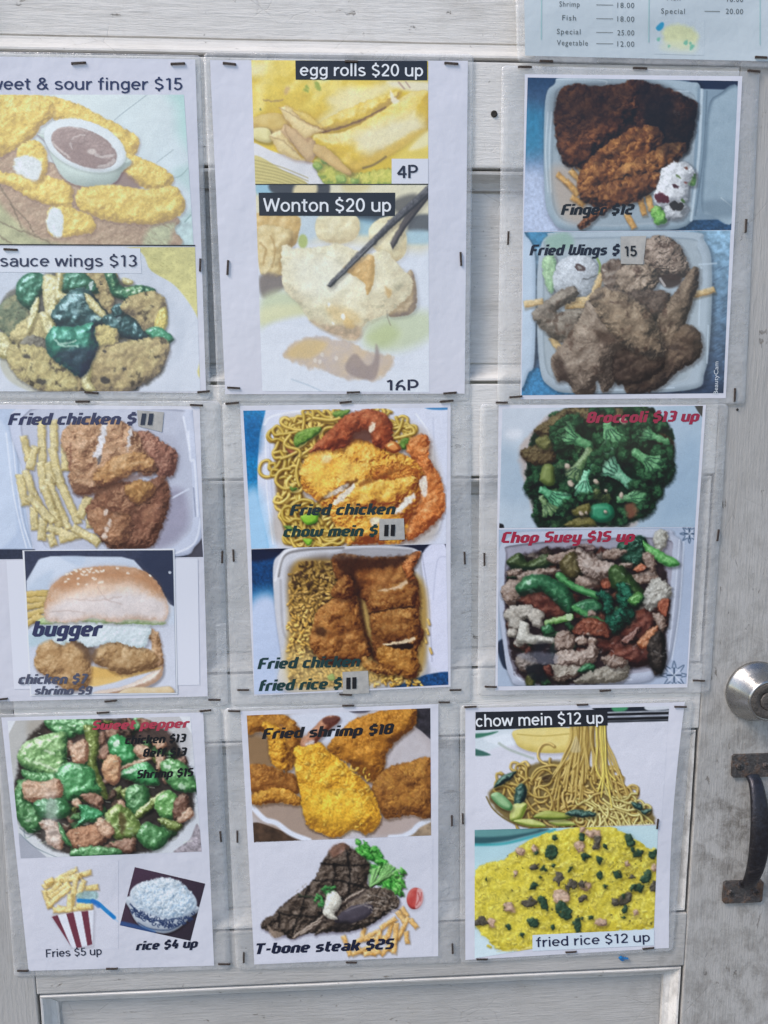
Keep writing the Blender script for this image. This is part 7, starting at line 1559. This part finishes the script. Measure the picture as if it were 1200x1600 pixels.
t = p.patch('price_patch', [(535, 1050), (575, 1048), (577, 1083), (536, 1085)], M_TAPEG, .0006, n=(6, 6)); p.italic('||', (541, 1077, 558, 1076, 18), '#1b1c22', t, .0010, wt=.28, slant=.05)
for x, y, v in ((362.7, 630, 0), (540, 628.5, 0), (698, 626.7, 0), (365, 868, 1), (726, 872, 1), (380, 1077.7, 0), (540, 1085, 0), (711.7, 1077.7, 0)): p.staple(x, y, v)

# broccoli / chop suey
p = Poster('laminated poster of green broccoli on a plate above mixed chop suey', [(750, 631), (1138, 631), (1109, 1083), (746, 1088)], [(779, 633), (1103, 632.7), (1074, 1074), (774, 1079)], .0022, .0030, GRP, 17)
a = p.photo('broccoli', 'photo of broccoli on a pale plate'); b = p.photo('chop_suey', 'photo of chop suey in a foam tray')
p.italic('Broccoli $13 up', (916, 661, 1094, 658.5, 17.5), '#942444', a); p.italic('Chop Suey $15 up', (783, 848.5, 993, 846.5, 17.5), '#9c2440', b)
for x, y, v in ((784, 629, 0), (1121.5, 836, 1), (756.7, 874, 1), (766.7, 1072.7, 0), (945.7, 1078.7, 0), (1091.7, 1063, 0)): p.staple(x, y, v)

# sweet pepper, fries, rice
p = Poster('laminated poster of green pepper stir fry above a fries carton and rice bowl', [(-8, 1116), (345, 1106), (361, 1515), (22, 1527)], [(2, 1121), (317.6, 1113), (334.5, 1508.7), (44.7, 1517)], .0012, .0028, GRP, 19)
a = p.photo('sweet_pepper', 'photo of green peppers and meat'); p.photo('fries_carton', 'picture of fries in a striped carton'); b = p.photo('rice_bowl', 'tilted photo of a bowl of white rice')
p.italic('Sweet pepper', (144, 1140.5, 297, 1137, 14.5), '#a83a4e', a); p.italic('chicken $13', (195, 1163, 292, 1159.5, 13.5), '#16181c', a); p.italic('Beff $13', (223, 1183, 293, 1181, 13.5), '#16181c', a); p.italic('Shrimp $15', (214, 1216.5, 303, 1213, 13.5), '#16181c', a)
p.sans('Fries $5 up', (72, 1496, 159, 1492, 12.5), '#23283c', None, .0003); p.italic('rice $4 up', (212, 1485, 310, 1480.5, 14), '#161c34')
for x, y, v in ((161, 1113, 0), (321, 1110, 0), (345, 1307, 1), (36, 1516, 0), (175, 1512.7, 0), (350.6, 1505.6, 0)): p.staple(x, y, v)

# fried shrimp / steak
p = Poster('laminated poster of golden fried shrimp above a grilled steak with lettuce', [(350, 1106), (717, 1096), (719, 1504), (369, 1516)], [(376, 1111.5), (685, 1100), (684.7, 1494), (397.5, 1507)], .0017, .0028, GRP, 23)
a = p.photo('fried_shrimp', 'photo of breaded golden shrimp'); b = p.photo('tbone_steak', 'picture of a grilled steak with lettuce and fries')
p.italic('Fried shrimp $18', (409, 1155, 617, 1147, 17), '#1b1d24', a); p.italic('T-bone steak $25', (401, 1491, 617, 1483, 17), '#131a34', b)
for x, y, v in ((366, 1110.6, 0), (544, 1102, 0), (694, 1097, 0), (371, 1307, 1), (706, 1282, 1), (381, 1496, 1), (549, 1503, 0), (707, 1482, 1)): p.staple(x, y, v)

# chow mein / fried rice
p = Poster('laminated poster of lifted noodles above a heap of yellow fried rice', [(719, 1102), (1084, 1091), (1052, 1486), (719, 1505)], [(727, 1106.7), (1070, 1097), (1045, 1481), (727, 1500)], .0021, .0036, GRP, 29, paper_side=-7)
p.photo('chow_mein_lift', 'photo of noodles lifted above a plate'); p.photo('fried_rice', 'photo of yellow fried rice', .00025)
b = p.patch('caption_label', [(743, 1112.5), (949, 1108.5), (949.5, 1133.5), (743, 1141)], ink('#20232c'), .0004, n=(20, 6)); p.sans('chow mein $12 up', (743.5, 1136, 943, 1130.5, 19), '#dfe3ec', b, .0007)
b = p.patch('caption_label', [(832, 1461), (1022, 1452), (1022, 1477), (832, 1486)], ink('#cfdbe8'), .0004, n=(20, 6)); p.sans('fried rice $12 up', (838, 1480, 1015.7, 1471.5, 15), '#1f2444', b, .0007)
for x, y, v in ((735, 1104, 0), (910, 1100.7, 0), (1063, 1104, 0), (723, 1279, 1), (1027, 1287, 1), (753, 1498, 0), (892, 1486.7, 0), (1012.7, 1481, 0)): p.staple(x, y, v)

# scrap of blue plastic left under a staple
q = [(966, 1496), (970, 1493), (974, 1495), (981, 1496), (976, 1499), (972, 1501), (968, 1499)]
P = U(np.array([a[0] for a in q], float), np.array([a[1] for a in q], float), .0005); n = len(q); V = np.concatenate([P, P+np.array([0, -.0012, 0])]); V[n+1:n+4, 1] -= .002
o = obj('plastic_scrap', V-U(972, 1496), [tuple(range(n, 2*n))]+[(k, (k+1) % n, n+(k+1) % n, n+k) for k in range(n)], M_BLUE); o.location = tuple(U(972, 1496))
o['label'] = 'small blue plastic scrap stuck below the noodle poster'; o['category'] = 'scrap'
